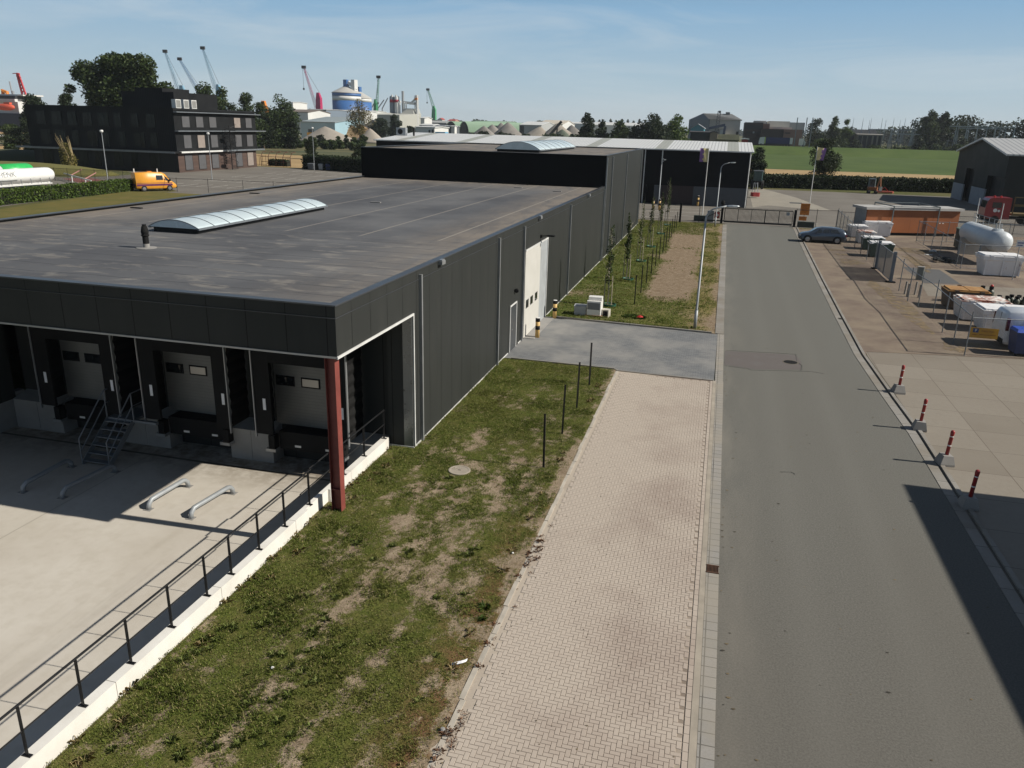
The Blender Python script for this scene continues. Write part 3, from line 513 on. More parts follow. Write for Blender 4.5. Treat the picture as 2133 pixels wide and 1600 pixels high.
# white trims: soffit edge and side opening, base trims
mb=MB(); mb.box(XW,F+.02,YF-.03,YF-.002,ZS-.035,ZS+.01); mb.build('soffit_trim',M['silver'],wh)
mb=MB(); mb.box(F+.003,F+.035,YF-.03,21.52,ZS-.045,ZS+.02); mb.box(F+.003,F+.035,21.52,21.58,.02,ZS+.02); mb.box(F-.80,F+.035,21.405,21.435,.0,.055); mb.box(F+.003,F+.035,21.58,22.05,.0,.05); mb.build('opening_trim',M['wtrim'],wh)
mb=MB(); mb.box(F-.30,F-.001,21.425,21.439,.056,ZS-.05); mb.build('corner_profile',sm('grey_corner_profile',(.16,.17,.17),.3,.4),wh)
mb=MB(); mb.box(F+.003,F+.02,22.18,32.9,.0,.05); mb.box(F+.003,F+.02,34.72,35.6,.0,.05); mb.box(F+.003,F+.02,40.75,YE,.0,.05); mb.build('base_trim',M['wtrim'],wh)
# rainwater pipes
for i,(y,z) in enumerate(((22.1,ZR-.15),(30.98,ZR-.15),(36.05 if 0 else 35.25,ZR-.15),(46.7,ZR-.15),(60.2,ZR-.15),(60.75,ZT-.15),(63.9,ZT-.15),(73.4,ZT-.15),(86.3,ZT-.15))):
    mb=MB(); mb.box(F+.004,F+.10,y-.045,y+.045,.0,z); mb.build('rainwater_pipe',M['silver'],wh)
for y in (23.9,38.3,52.9):
    mb=MB(); mb.box(F-.02,F+.16,y-.16,y+.16,ZR-.12,ZR+.0); mb.box(F+.03,F+.14,y-.13,y+.13,ZR+.001,ZR+.04); mb.build('overflow_spout',M['silver'],wh)
# personnel door
mb=MB(); mb.box(F+.004,F+.03,33.12,33.19,.0,2.16); mb.box(F+.004,F+.03,34.24,34.31,.0,2.16); mb.box(F+.004,F+.03,33.19,34.24,2.09,2.16); fr=mb.build('door_frame',M['wtrim'],wh)
mb=MB(); mb.box(F+.003,F+.018,33.192,34.238,.02,2.088); dr=mb.build('door',sm('door_leaf_grey',(.045,.05,.055),.35),wh)
mb=MB(); mb.tube([(F+.02,33.28,1.02),(F+.07,33.28,1.02),(F+.07,33.42,1.02)],.012); mb.build('handle',M['silver'],dr)
mb=MB(); mb.lathe([(.0,-.10),(.09,-.08),(.10,.0),(.06,.08),(0,.1)],(F+.10,33.9,2.72),12,axis='y'); mb.box(F+.003,F+.06,33.8,34.0,2.68,2.78); mb.build('wall_lamp',M['blackmat'],wh)
mb=MB(); mb.bar((F,38.9,4.55),(F+.55,38.9,4.62),.04); mb.box(F+.35,F+.72,38.78,39.02,4.56,4.63); mb.box(F,F+.08,38.8,39.0,4.48,4.62); mb.build('wall_lamp',M['blackmat'],wh)
# sectional door in a recess with three square windows
mb=MB(); y0,y1,zt=35.72,40.62,4.22
mb.box(F+.004,F+.05,y1-.07,y1,.0,zt+.07); mb.box(F+.004,F+.05,y0,y1-.072,zt,zt+.07); mb.build('door_frame',M['wtrim'],wh)
mb=MB(); mb.box(F+.002,F+.012,38.95,y1-.072,.0,zt-.002); mb.build('door_reveal',sm('reveal_grey',(.36,.38,.39),.4),wh)
g=NG('sectional_door_ribs'); p=g.pos(); Z=g.sep(p)[2]; fr_=g.math('FRACT',g.math('DIVIDE',Z,.125)); j=g.math('LESS_THAN',fr_,.1); n=g.noise(1.5,p,3); c=g.mix(g.ramp(n,.3,.7),(.52,.505,.46),(.58,.565,.52)); c=g.mix(g.math('MULTIPLY',j,.35),c,(.2,.2,.19)); g.bump(g.math('SUBTRACT',1,j),.5,.01); M['secdoor']=g.fin(c,.5)
mb=MB(); mb.box(F+.003,F+.022,y0+.02,38.94,.03,zt-.004); sd=mb.build('sectional_door',M['secdoor'],wh)
for y in (36.05,36.95,37.95):
    mb=MB(); mb.box(F+.023,F+.035,y,y+.52,1.42,1.82); fw=mb.build('window',M['black'],sd)
    mb=MB(); mb.box(F+.036,F+.040,y+.05,y+.47,1.46,1.78); mb.build('pane',M['glass'],fw)
def litpane():
    if 'lit' not in M:
        g=NG('lit_dock_pane'); g.fin((.36,.33,.28),.3); g.put(g.b.inputs['Emission Color'],(.9,.8,.65,1)); g.put(g.b.inputs['Emission Strength'],.04); M['lit']=g.mat
    return M['lit']
# loading docks
g=NG('dock_door_ribs'); p=g.pos(); Z=g.sep(p)[2]; fr_=g.math('FRACT',g.math('DIVIDE',Z,.11)); j=g.math('LESS_THAN',fr_,.12); n=g.noise(1.2,p,3); c=g.mix(g.ramp(n,.3,.7),(.165,.162,.145),(.205,.20,.18)); c=g.mix(g.math('MULTIPLY',j,.35),c,(.08,.08,.075)); g.bump(g.math('SUBTRACT',1,j),.5,.01); M['ddoor']=g.fin(c,.5)
for ci,cx in enumerate((-20.68,-16.42,-12.2)):
    a,b=cx-1.62,cx+1.62
    mb=MB(); mb.box(a,a+.58,20.8,20.9,.10,ZS-.01); mb.box(b-.50,b,20.8,20.9,.10,ZS-.01); mb.box(a+.582,b-.502,20.8,20.9,2.55,ZS-.01)
    # pleated side curtains between the frame and the wall
    for sx in (a,b):
        pts=[]; 
        for k in range(23):
            z=.14+k*.18; q=.025 if k%2 else -.02; pts.append((z,q))
        for (z0_,q0),(z1_,q1) in zip(pts,pts[1:]):
            s_=1 if sx==b else -1
            mb.quad((sx+s_*q0,20.92,z0_),(sx+s_*q0,21.9,z0_),(sx+s_*q1,21.9,z1_),(sx+s_*q1,20.92,z1_))
    sh=mb.build('dock_shelter',M['blackmat'],wh)
    for sx in (a-.035,b+.002):
        mb=MB(); mb.box(sx,sx+.033,20.76,20.84,-.02,2.9); mb.box(sx-.004,sx+.037,20.775,20.855,2.9,ZS-.012); mb.build('edge_profile',M['silver'],sh)
    for sx in (a+.30,b-.22):
        mb=MB(); mb.box(sx,sx+.10,20.785,20.797,.95,1.33); mb.build('reflector',sm('white_reflector',(.75,.76,.78),.4),sh)
    mb=MB(); mb.box(cx-1.52,cx+1.38,21.86,21.92,.08,3.0); dd=mb.build('dock_door',M['ddoor'],wh)
    for k,wx in enumerate((cx-1.44,cx-.52)):
        mb=MB(); mb.cbox((wx+.34,21.848,1.63),(.68,.02,.34),bev=0); fw=mb.build('window_frame',M['blackmat'],dd)
        mb=MB(); mb.cbox((wx+.34,21.832,1.63),(.58,.008,.25)); mb.build('pane',litpane() if (k==1 and ci>0) else M['glass'],dd)
    mb=MB(); mb.box(cx-1.1,cx+1.1,21.25,21.93,-.02,.07); mb.box(cx-1.1,cx+1.1,21.27,21.32,-.55,-.022); mb.build('dock_leveller',M['blackmat'],wh)
    for wx in (cx-.55,cx+.55):
        mb=MB(); mb.box(wx,wx+.22,21.255,21.265,-.44,-.37); mb.build('white_marker',M['white'],wh)
    for wx in (cx-1.36,cx+1.14):
        mb=MB(); mb.box(wx,wx+.22,21.0,21.28,-.5,-.03); mb.build('dock_bumper',M['blackmat'],wh)
        mb=MB(); mb.box(wx-.12,wx+.24,21.0,21.3,-.60,-.502); mb.build('bumper_bracket',M['silver'],wh)
M['pier']=sm('board_marked_concrete',(.27,.265,.25),.85,0,.15,1.2,.15)
for a,b in ((-24.1,-22.05),(-19.5,-17.6),(-15.2,-13.6),(-10.9,-9.65)):
    mb=MB(); m_=(a+b)/2
    for p0,p1 in ((a,m_-.006),(m_+.006,b)): mb.add([(p0,21.3,ZP),(p1,21.3,ZP),(p1,21.94,ZP),(p0,21.94,ZP),(p0,21.3,-.06),(p1,21.3,-.06),(p1,21.94,.12),(p0,21.94,.12)],[(3,2,1,0),(4,5,6,7),(0,1,5,4),(1,2,6,5),(2,3,7,6),(3,0,4,7)])
    mb.build('dock_pier',M['pier'],wh)
# red oxide steel column at the corner (H-section)
g=NG('red_oxide_steel'); p=g.pos(); n=g.noise(2,p,5,.7); n2=g.noise(12,p,4,.7); c=g.mix(g.ramp(n,.35,.65),(.17,.042,.034),(.23,.060,.048)); c=g.mix(g.ramp(n2,.6,.8,0,.5),c,(.12,.05,.04)); M['redox']=g.fin(c,.55,0,.4)
mb=MB(); mb.box(-9.12,-9.107,16.82,17.06,.0,ZS-.002); mb.box(-8.853,-8.84,16.82,17.06,.0,ZS-.002); mb.box(-9.107,-8.853,16.93,16.945,.0,ZS-.002); mb.box(-9.105,-8.855,16.83,16.928,.62,.635); mb.build('steel_column',M['redox'],wh)
# roof vaults (skylights)
M['poly']=sm('opal_polycarbonate',(.50,.58,.61),.28,0,.06,.6)
def vault(x0,x1,y0,y1,z,h,nseg,zz):
    mb=MB(); mb.box(x0+.12,x1-.12,y0+.12,y1-.12,z-.15,z+.20); cb=mb.build('skylight_kerb',M['black'],wh)
    mb=MB(); w_=(x1-x0)/2; cx=(x0+x1)/2; zb=z+.21; n=14; rr=(w_*w_+h*h)/(2*h); am=math.asin(w_/rr)
    P=[(cx+rr*math.sin(-am+2*am*i/n),zb+rr*math.cos(-am+2*am*i/n)-(rr-h)) for i in range(n+1)]
    mb.loft([[(x,y,q) for x,q in P] for y in (y0,y1)],cap=False); mb.poly([(x,y0,q) for x,q in P]); mb.poly([(x,y1,q) for x,q in P][::-1]); sk=mb.build('skylight_vault',M['poly'],wh,smooth=False)
    for pl in sk.data.polygons: pl.use_smooth=len(pl.vertices)==4
    mb=MB()
    for k in range(nseg+1):
        y=y0+(y1-y0)*k/nseg; mb.tube([(x,y,q+.004) for x,q in P],.022,4)
    mb.box(x0-.03,x0+.04,y0,y1,zb-.05,zb+.02); mb.box(x1-.04,x1+.03,y0,y1,zb-.05,zb+.02); mb.build('glazing_bars',M['galvd'],sk)
vault(-21.62,-19.38,26.4,36.9,ZR-.11,.30,10,0)
vault(-18.55,-14.75,64.9,81.0,ZT-.09,.62,7,0)
# roof vent pipe and roof bits
mb=MB(); vx,vy=-18.9,22.85; mb.lathe([(.33,.0),(.33,.015),(.12,.03)],(vx,vy,ZR-.098),24,m=1); mb.lathe([(.11,.02),(.11,.14)],(vx,vy,ZR-.09),14,m=1); mb.lathe([(.10,.14),(.10,.38),(.13,.41),(.13,.44),(.11,.45),(.125,.53),(.125,.56),(.09,.72),(.07,.73),(.07,.79),(.0,.79)],(vx,vy,ZR-.09),16); mb.build('roof_vent',[M['blackmat'],M['conc']],wh)
for x,y in ((-27.6,33),(-27.4,43),(-11.2,55.2),(-14.5,57),(-18.8,41.5)):
    mb=MB(); mb.box(x-.3,x+.3,y-.08,y+.08,ZR-.098,ZR-.05); mb.build('roof_drain_cover',M['conc'] if x>-20 else M['blackmat'],wh)
mb=MB(); mb.bar((-20.6,60.3,ZR-.0),(-14.6,60.3,ZR-.0),.05)
for k in range(7): mb.box(-20.5+k*.98,-20.42+k*.98,60.25,60.35,ZR-.099,ZR+.0)
mb.build('cable_tray',M['blackmat'],wh)
# ---- retaining wall of the dock with its railing
g=NG('white_cast_concrete'); p=g.pos(); n=g.noise(1.2,p,5,.6); Y=g.sep(p)[1]; j=g.math('LESS_THAN',g.math('FRACT',g.math('DIVIDE',Y,3.1)),.004); c=g.mix(g.ramp(n,.35,.7),(.74,.72,.67),(.62,.595,.54)); c=g.mix(j,c,(.15,.14,.12)); g.bump(n,.1,.01); M['wconc']=g.fin(c,.85,0,.25)
mb=MB(); mb.prism([(-9.62,-30),(-9.42,-30),(-9.42,16.15),(-9.62,16.15)],-1.3,.33); mb.prism([(-9.62,16.15),(-9.50,16.15),(-9.50,17.35),(-9.62,17.35)],-1.3,.33); mb.prism([(-9.62,17.35),(-9.42,17.35),(-9.42,21.28),(-9.62,21.28)],-1.3,.33)
mb.build('retaining_wall',M['wconc'],label='low white concrete retaining wall between the sunken dock and the grass',cat='wall')
mb=MB(); mb.box(-24.5,-24.2,-30,16.55,-1.3,.25); mb.box(-24.45,-24.2,16.56,21.9,-1.3,.12); mb.build('dock_side_wall',M['pier'],label='grey concrete wall on the far left side of the sunken dock',cat='wall')
rl=thing('railing',(-9.52,16,.33),'black steel handrail on posts along the low white concrete wall','railing')
mb=MB(); mb.tube([(-9.52,-28,1.27),(-9.52,16.55,1.27)],.022); mb.tube([(-9.52,17.6,1.27),(-9.52,21.2,1.27)],.022); mb.tube([(-9.58,16.55,1.27),(-9.58,17.6,1.27)],.02); mb.build('handrail',M['fence'],rl)
mb=MB(); mb.tube([(-9.52,17.6,.80),(-9.52,21.2,.80)],.018); mb.tube([(-9.55,16.0,.80),(-9.55,17.6,.80)],.014); mb.tube([(-9.52,-28,.80),(-9.52,16.0,.80)],.014); mb.build('middle_rail',M['fence'],rl)
ys=[]; 
for q in ((54,1573),(172,1470),(271,1381),(357,1306),(432,1241),(482,1196),(543,1145),(595,1097),(643,1051)): ys.append(G(q[0],q[1],.33).y)
for y in ys+[5.6,3.9,2.2,18.35,19.7,21.15]:
    mb=MB(); mb.bar((-9.52,y,.34),(-9.52,y,1.26),.055,.016); mb.box(-9.60,-9.44,y-.035,y+.035,.331,.343); mb.build('post',M['fence'],rl)
# rail above the left dock wall
rl=thing('railing',(-24.3,18,.25),'dark railing on the far left dock wall in the shade','railing')
mb=MB(); mb.tube([(-24.35,-20,1.2),(-24.35,16.4,1.2)],.022); mb.tube([(-24.35,-20,.75),(-24.35,16.4,.75)],.018); mb.build('handrail',M['fence'],rl)
for k in range(12):
    mb=MB(); mb.bar((-24.35,16.3-k*1.6,.26),(-24.35,16.3-k*1.6,1.19),.05,.03); mb.build('post',M['fence'],rl)
# ---- steel dock stairs
st=thing('metal_stairs',(-18.9,19.4,ZP),'grey galvanised steel stairs up to the dock between two loading doors','stairs')
xa,xb=-19.42,-18.42; yb,yt=19.3,20.62; zt=.05; nst=6
for x in (xa,xb):
    mb=MB(); mb.bar((x,yb,ZP+.02),(x,yt,zt-.06),.02,.2); mb.build('stringer',M['galvd'],st)
for k in range(nst):
    t=(k+.6)/nst; mb=MB(); mb.box(xa+.015,xb-.015,yb+(yt-yb)*t-.10,yb+(yt-yb)*t+.11,ZP+(zt-ZP)*t-.02,ZP+(zt-ZP)*t+.01); mb.build('tread',M['galvd'],st)
mb=MB(); mb.box(xa,xb,yt,21.9,zt-.08,zt); mb.box(xb+.001,xb+.9,yt,20.75,zt-.08,zt); mb.build('landing',M['galvd'],st)
for x in (xa-.03,xb+.03):
    mb=MB(); mb.tube([(x,yb,ZP+.55),(x,yb,ZP+.9),(x,yt,zt+.95),(x,21.6,zt+.95)],.022); mb.tube([(x,yb,ZP+.45),(x,yt,zt+.5),(x,21.6,zt+.5)],.018)
    for y,z0_,z1_ in ((yb,ZP,ZP+.9),(yt,zt-.1,zt+.95),(21.55,zt-.1,zt+.95)): mb.tube([(x,y,z0_),(x,y,z1_)],.022)
    mb.build('railing',M['galvd'],st)
# ---- wheel guides: bent galvanised pipes on the dock floor
def guide(x0,x1,y0,y1,lab):
    o=thing('wheel_guide',((x0+x1)/2,(y0+y1)/2,ZP),lab,'wheel guide','wheel guides on the dock floor')
    mb=MB(); h=.27; s=1 if x1>=x0 else 1
    P=[(x0-.05,y0-.28,ZP+.0),(x0-.05,y0-.24,ZP+.16),(x0-.04,y0-.12,ZP+.26),(x0,y0+.03,ZP+.28),(x1,y1-.12,ZP+.28),(x1+.02,y1-.03,ZP+.25),(x1+.03,y1+.05,ZP+.16),(x1+.03,y1+.07,ZP)]
    mb.tube(P,.072,12); mb.build('bent_pipe',M['galv'],o,smooth=True)
    for x,y in ((x0-.05,y0-.28),(x1+.03,y1+.07)):
        mb=MB(); mb.box(x-.12,x+.12,y-.10,y+.10,ZP+.001,ZP+.014); mb.build('base_plate',M['conc'],o)
guide(-19.55,-19.65,17.35,18.95,'leftmost bent pipe wheel guide in the shade of the overhang')
guide(-18.15,-18.05,17.40,19.05,'bent pipe wheel guide in the shade at the foot of the steel stairs')
guide(-15.25,-15.2,17.55,18.85,'sunlit bent grey pipe wheel guide nearer the middle dock')
guide(-13.75,-13.62,17.45,18.85,'sunlit bent grey pipe wheel guide nearest the red column')
# ================= NEAR OBJECTS =================
# manhole in the grass, drain grates
o=thing('manhole_cover',(-6.71,20.23,.02),'round pale concrete manhole lid lying in the near grass','manhole'); mb=MB(); mb.lathe([(.33,.0),(.33,.045),(.32,.052),(.27,.052),(.265,.045),(.0,.045)],(-6.71,20.23,.0),32); mb.build('lid',M['sand'],o)
mb=MB(); mb.box(-6.75,-6.67,20.21,20.25,.045,.051); mb.build('lifting_eye',M['darkdirt'],o)
o=thing('drain_grate',(.69,16.85,.0),'rusty iron drain grate in the gutter beside the road','drain grate'); mb=MB(); mb.box(.55,.83,16.68,17.0,.0,.013,); mb.build('pit',M['blackmat'],o)
mb=MB()
for k in range(9): mb.box(.56+k*.031,.575+k*.031,16.70,16.98,.0131,.03)
mb.box(.55,.84,16.66,16.70,.0131,.032); mb.box(.55,.84,16.98,17.02,.0131,.032); mb.build('bars',sm('rusty_iron',(.09,.045,.025),.8,.2,.3,9),o)
o=thing('manhole_cover',(3.75,35.95,.0),'dark oval iron manhole lid in the road beside the repaired patch','manhole'); mb=MB(); mb.lathe([(.30,.004),(.30,.010),(.0,.010)],(3.75,35.95,.0),24); mb.build('lid',M['blackmat'],o); mb=MB(); mb.lathe([(.36,.004),(.36,.0085),(.302,.0085)],(3.75,35.95,.0),24); mb.build('frame',M['darkdirt'],o)
o=thing('drain_grate',(7.3,46.8,.0),'small drain grate in the right gutter by the brick yard','drain grate'); mb=MB(); mb.box(7.0,7.35,45.9,46.3,.0,.02); mb.build('frame',M['darkdirt'],o)
mb=MB(); [mb.box(7.03+k*.04,7.05+k*.04,45.94,46.26,.0201,.026) for k in range(8)]; mb.build('bars',M['blackmat'],o)
q=G(1658,423); o=thing('drain_grate',q,'dark drain cover in the pale yard beyond the gate','drain grate'); mb=MB(); mb.box(q.x-.9,q.x+.9,q.y-1.1,q.y+1.1,-.012,.0); mb.build('frame',M['concd'],o)
# black fence posts standing in the grass
proto=None; k=0
npts=[(1131,975),(1170,905),(1201,850),(1229,803)]
for i,q in enumerate(npts):
    p_=G(*q); 
    if proto is None:
        proto=thing('fence_post',(0,0,0),'','fence post','black fence posts standing loose along the verge'); mb=MB(); mb.box(-.03,.03,-.022,.022,-.02,1.74); mb.build('post',M['fence'],proto); mb=MB(); mb.box(-.032,.032,-.024,.024,1.741,1.76); mb.build('cap',M['blackmat'],proto); o=proto
    else: o=copy_tree(proto)
    o.location=(-4.37,p_.y,0); o.rotation_euler=(R([1.3,-.6,.4,-.8][i]),R([-.5,1.0,.6,.2][i]),R(i*9)); o['label']='black steel post in the near grass, %s counting from the camera'%ORDN[i]
fx=[(1324,635),(1336,612),(1347,590),(1358,566),(1365,545),(1373,524),(1380,510),(1387,500),(1393,490),(1399,482),(1404,477),(1409,471)]
for i,q in enumerate(fx):
    p_=G(*q); o=copy_tree(proto); o.location=(-4.33,45.5+i*3.55,0); o.rotation_euler=(R(random.Random(i).uniform(-1,1)),R(random.Random(i+9).uniform(-1,1)),0); o['label']='black steel post in the far verge by the young trees, %s counting from the driveway'%ORDN[i]
# black and yellow bollards
YB=sm('bollard_yellow',(.62,.40,.14),.5)
def bol2(loc,lab,h=.98,r=.11):
    o=thing('bollard',loc,lab,'bollard','black and yellow crash bollards'); x,y,z=loc
    mb=MB(); mb.lathe([(r,0),(r,h)],(x,y,z),18); mb.build('tube',YB,o,smooth=True)
    for a,b in ((.40,.60),(.80,.985)):
        mb=MB(); mb.lathe([(r+.003,a*h/.98),(r+.003,b*h/.98)],(x,y,z),18); mb.build('black_band',M['blackmat'],o,smooth=True)
    mb=MB(); mb.lathe([(r+.004,h),(r*.9,h+.018),(0,h+.02)],(x,y,z),18); mb.build('cap',M['white'],o)
bol2((*G(1119,703)[:2],0),'black and yellow bollard at the near side of the white sectional door'); bol2((*G(1155,663)[:2],0),'black and yellow bollard at the grass edge past the white sectional door')
for q,l in (((1360,437),'black and yellow bollard before the dark hall, leftmost of three'),((1373,437),'black and yellow bollard before the dark hall, beside the concrete pier'),((1453,429),'black and yellow striped bollard at the right edge of the dark hall door')):
    p_=G(*q); bol2((p_.x,p_.y,0),l,1.35,.14)
# young trees with watering rings
def ytree(x,y,h,seed,lab,dense=1.0):
    rs=random.Random(seed); o=thing('young_tree',(x,y,0),lab,'young tree','young trees planted in the far verge')
    mb=MB(); mb.tube([(x,y,0),(x+.03,y,.8),(x-.02,y+.02,2.0),(x+.03,y,h*.75),(x,y,h*.97)],[.045,.04,.03,.018,.006],7,m=0)
    for k in range(16):
        z=1.0+(h-1.3)*k/16; a=rs.uniform(0,2*PI); L_=.25+.5*(1-abs(k/16-.35)); mb.tube([(x,y,z),(x+math.cos(a)*L_*.5,y+math.sin(a)*L_*.5,z+L_*.45),(x+math.cos(a)*L_*.75,y+math.sin(a)*L_*.75,z+L_*.9)],[.013,.008,.004],4)
    mb.build('trunk',M['barkl'],o)
    bl=[]
    for k in range(13):
        t=k/12; z=1.45+(h-1.45)*t; r=.30*math.sin(min(1,(t+.15)*1.4)*PI*.5)*(1.08-t*.85); bl.append((x+rs.uniform(-.10,.10),y+rs.uniform(-.1,.1),z,r,r,.26))
    V=leafcloud(bl,int(800*dense),.05,seed); npmesh('crown',V,4,M['leafA'],o)
    for s_ in (-.22,.22):
        mb=MB(); mb.tube([(x+s_,y,-.05),(x+s_*.9,y,1.75)],.028,7); mb.build('stake',M['barkl'],o)
    mb=MB(); mb.box(x-.24,x+.24,y-.012,y+.012,1.45,1.50); mb.build('strap',M['blackmat'],o)
    mb=MB(); mb.lathe([(.36,.0),(.40,.13),(.37,.135),(.33,.02)],(x+.12,y,0),18); mb.build('watering_ring',sm('green_plastic_ring',(.03,.12,.075),.5),o)
    mb=MB(); mb.lathe([(.34,.0),(.3,.05),(0,.06)],(x+.12,y,0),14); mb.build('soil_mound',M['darkdirt'],o)
for i,(q,h,d) in enumerate((((1265,637),4.6,.9),((1304,583),4.3,1.3),((1332,545),4.5,.5),((1353,515),4.4,.9),((1374,488),3.9,.8),((1388,470),4.9,.9))):
    p_=G(*q); ytree(p_.x,p_.y,h,100+i,'slender young tree with a green watering ring, %s from the driveway'%ORDN[i],d)
# stacked white boxes on the grass
o=thing('boxed_equipment',(-6.2,41.8,0),'two white cardboard-like boxes with dark side stacked on a pallet','box'); c=G(1238,658)
x,y=c.x,c.y
mb=MB()
for k in range(3): mb.box(x-.46+k*.40,x-.34+k*.40,y-.40,y+.42,.0,.09)
for k in range(5): mb.box(x-.46,x+.46,y-.40+k*.2,y-.30+k*.2,.091,.11)
mb.build('pallet',M['woodp'],o)
mb=MB(); mb.cbox((x,y,.50),(.78,.72,.76),bev=.03); mb.build('lower_box',M['white'],o); mb=MB(); mb.box(x-.36,x+.33,y-.372,y-.362,.42,.80); mb.build('side_panel',sm('grey_panel',(.16,.165,.17),.5),o)
mb=MB(); mb.cbox((x+.02,y+.08,.98),(.74,.5,.18),rz=.05,bev=.03); mb.build('top_box',M['white'],o)
o=thing('grey_crate',(x-.85,y+.1,0),'low grey crate left of the stacked white boxes','crate'); mb=MB(); mb.cbox((x-.80,y+.12,.24),(.66,.6,.48),rz=.06,bev=.02); mb.build('body',sm('crate_grey',(.38,.40,.41),.6),o); mb=MB(); mb.cbox((x-.80,y+.12,.50),(.70,.64,.03),rz=.06); mb.build('lid',sm('crate_grey',(.38,.40,.41),.6),o)
o=thing('air_unit',(x+.75,y+.05,0),'small cream fan unit lying right of the stacked white boxes','fan unit'); mb=MB(); mb.cbox((x+.62,y+.05,.21),(.42,.40,.42),rz=-.15,bev=.03); mb.build('housing',sm('cream_plastic',(.5,.47,.40),.5),o); mb=MB(); mb.cbox((x+.61,y-.16,.22),(.26,.012,.26),rz=-.15); mb.build('grille',M['blackmat'],o)
o=thing('litter_bag',G(1333,664),'crumpled red plastic bag on a patch of weeds in the verge','bag'); q=G(1333,664); mb=MB()
rg=[]; rs=random.Random(2)
for k,z in enumerate((0,.06,.12,.16)): rg.append([(q.x+math.cos(a)*(.17,.2,.13,.04)[k]*(1+rs.uniform(-.3,.3)),q.y+math.sin(a)*(.12,.15,.1,.03)[k],.03+z) for a in [2*PI*i/9 for i in range(9)]])
mb.loft(rg); mb.build('bag',M['red'],o)
# weeds near the red bag and along the paving edge
wl=[(G(1322,662).x+rs.uniform(-.9,.5),G(1322,662).y+rs.uniform(-.3,.3),1.2) for _ in range(26)]+[(G(1010,1268).x,G(1010,1268).y,1.1),(G(1006,1290).x,G(1006,1290).y,.7)]
tuss('weeds',wl,.10,.012,26,8,M['leafC'])
el=[(-3.5+rs.gauss(0,.08),rs.choice((8.1,9.6,10.2,12.9,16.1,17))+rs.gauss(0,.45),.5+rs.random()) for _ in range(60)]; tuss('dry_weeds',el,.045,.004,16,18,sm('dry_brown_stalks',(.22,.12,.07),.9))
el=[(rs.choice((-9.36,-9.3,-8.9,-4.0)),rs.uniform(7,30),.7+rs.random()*.7) for _ in range(60)]; tuss('dry_straw',el,.08,.004,12,19,sm('dry_straw_stalks',(.42,.33,.16),.9))
o=thing('plastic_strip',G(958,1385),'twisted strip of white plastic litter at the edge of the paving','litter'); q=G(958,1385); mb=MB(); mb.loft([[(q.x+dx,q.y+dy,.03+dz),(q.x+dx+w_,q.y+dy-.02,.05+dz),(q.x+dx+w_*.6,q.y+dy+.03,.07+dz)] for dx,dy,dz,w_ in ((-.14,-.10,0,.01),(-.08,-.05,.01,.05),(0,-.01,.02,.045),(.07,.05,.015,.03),(.10,.11,0,.012))]); mb.build('strip',sm('white_plastic',(.72,.72,.74),.35),o)
for (px,py,s_,l,m_) in ((568,1395,.035,'small white stone in the grass near the low wall','white'),(922,1524,.05,'pale stone chip on the sandy edge of the paving','conc'),(1068,1155,.03,'tiny white pebble at the edge of the grass and paving','white')):
    q=G(px,py); o=thing('stone',q,l,'stone'); mb=MB(); mb.lathe([(s_*.6,0),(s_,s_*.4),(s_*.7,s_*.9),(0,s_)],(q.x,q.y,.03),7); mb.build('stone',M[m_],o)
# street lamps
def lamp(loc,h,arm,lab,name='street_lamp',head=.62,grp='street lamps on curved arms',rz=0):
    o=thing(name,loc,lab,'street lamp',grp); x,y,z=loc; ax,ay=math.cos(rz),math.sin(rz)
    mb=MB(); mb.tube([(x,y,0),(x,y,1.0)],.085,12); mb.tube([(x,y,1.0),(x,y,1.05),(x,y,h-.8)],[.085,.062,.05],12); mb.build('pole',M['galv'],o,smooth=True)
    P=[(x,y,h-.8)]; 
    for k in range(9):
        a=PI/2*k/8*.92; P.append((x+ax*(1-math.cos(a))*.62,y+ay*(1-math.cos(a))*.62,h-.75+math.sin(a)*.62))
    P.append((x+ax*(arm-head),y+ay*(arm-head),h+.02-.06)); mb=MB(); mb.tube(P,[.05]*4+[.04]*(len(P)-4),10); mb.build('arm',M['galv'],o,smooth=True)
    hx,hy=x+ax*(arm-head*.5),y+ay*(arm-head*.5); px_,py_=-ay,ax
    rings=[]
    for t,w_,t0,t1 in ((-.5,.03,-.01,.03),(-.35,.07,-.03,.05),(0,.11,-.045,.055),(.35,.10,-.04,.04),(.5,.04,-.015,.015)):
        cx,cy=hx+ax*head*t,hy+ay*head*t; rings.append([(cx+px_*w_*a,cy+py_*w_*a,h-.03+b+.03*t) for a,b in ((-1,0),(-.7,t1),(.7,t1),(1,0),(.7,t0),(-.7,t0))])
    mb=MB(); mb.loft(rings); hd=mb.build('lamp_head',sm('lamp_head_grey',(.42,.45,.47),.4,.2),o); mb=MB(); mb.box(hx-.2,hx+.2,hy-.07,hy+.07,h-.085,h-.07); mb.build('glass_cover',M['wtrim'],hd)
    return o
a=G(1447,685); lamp((a.x,a.y,0),6.35,1.55,'tall grey street lamp with curved arm at the driveway corner of the verge')
a=G(1489,472); lamp((a.x,a.y,0),6.75,1.45,'grey street lamp with curved arm beside the sliding gate')
a=G(1371,430); lamp((a.x,a.y,0),6.2,.2,'thin grey lamp pole in front of the dark hall door',head=.15)
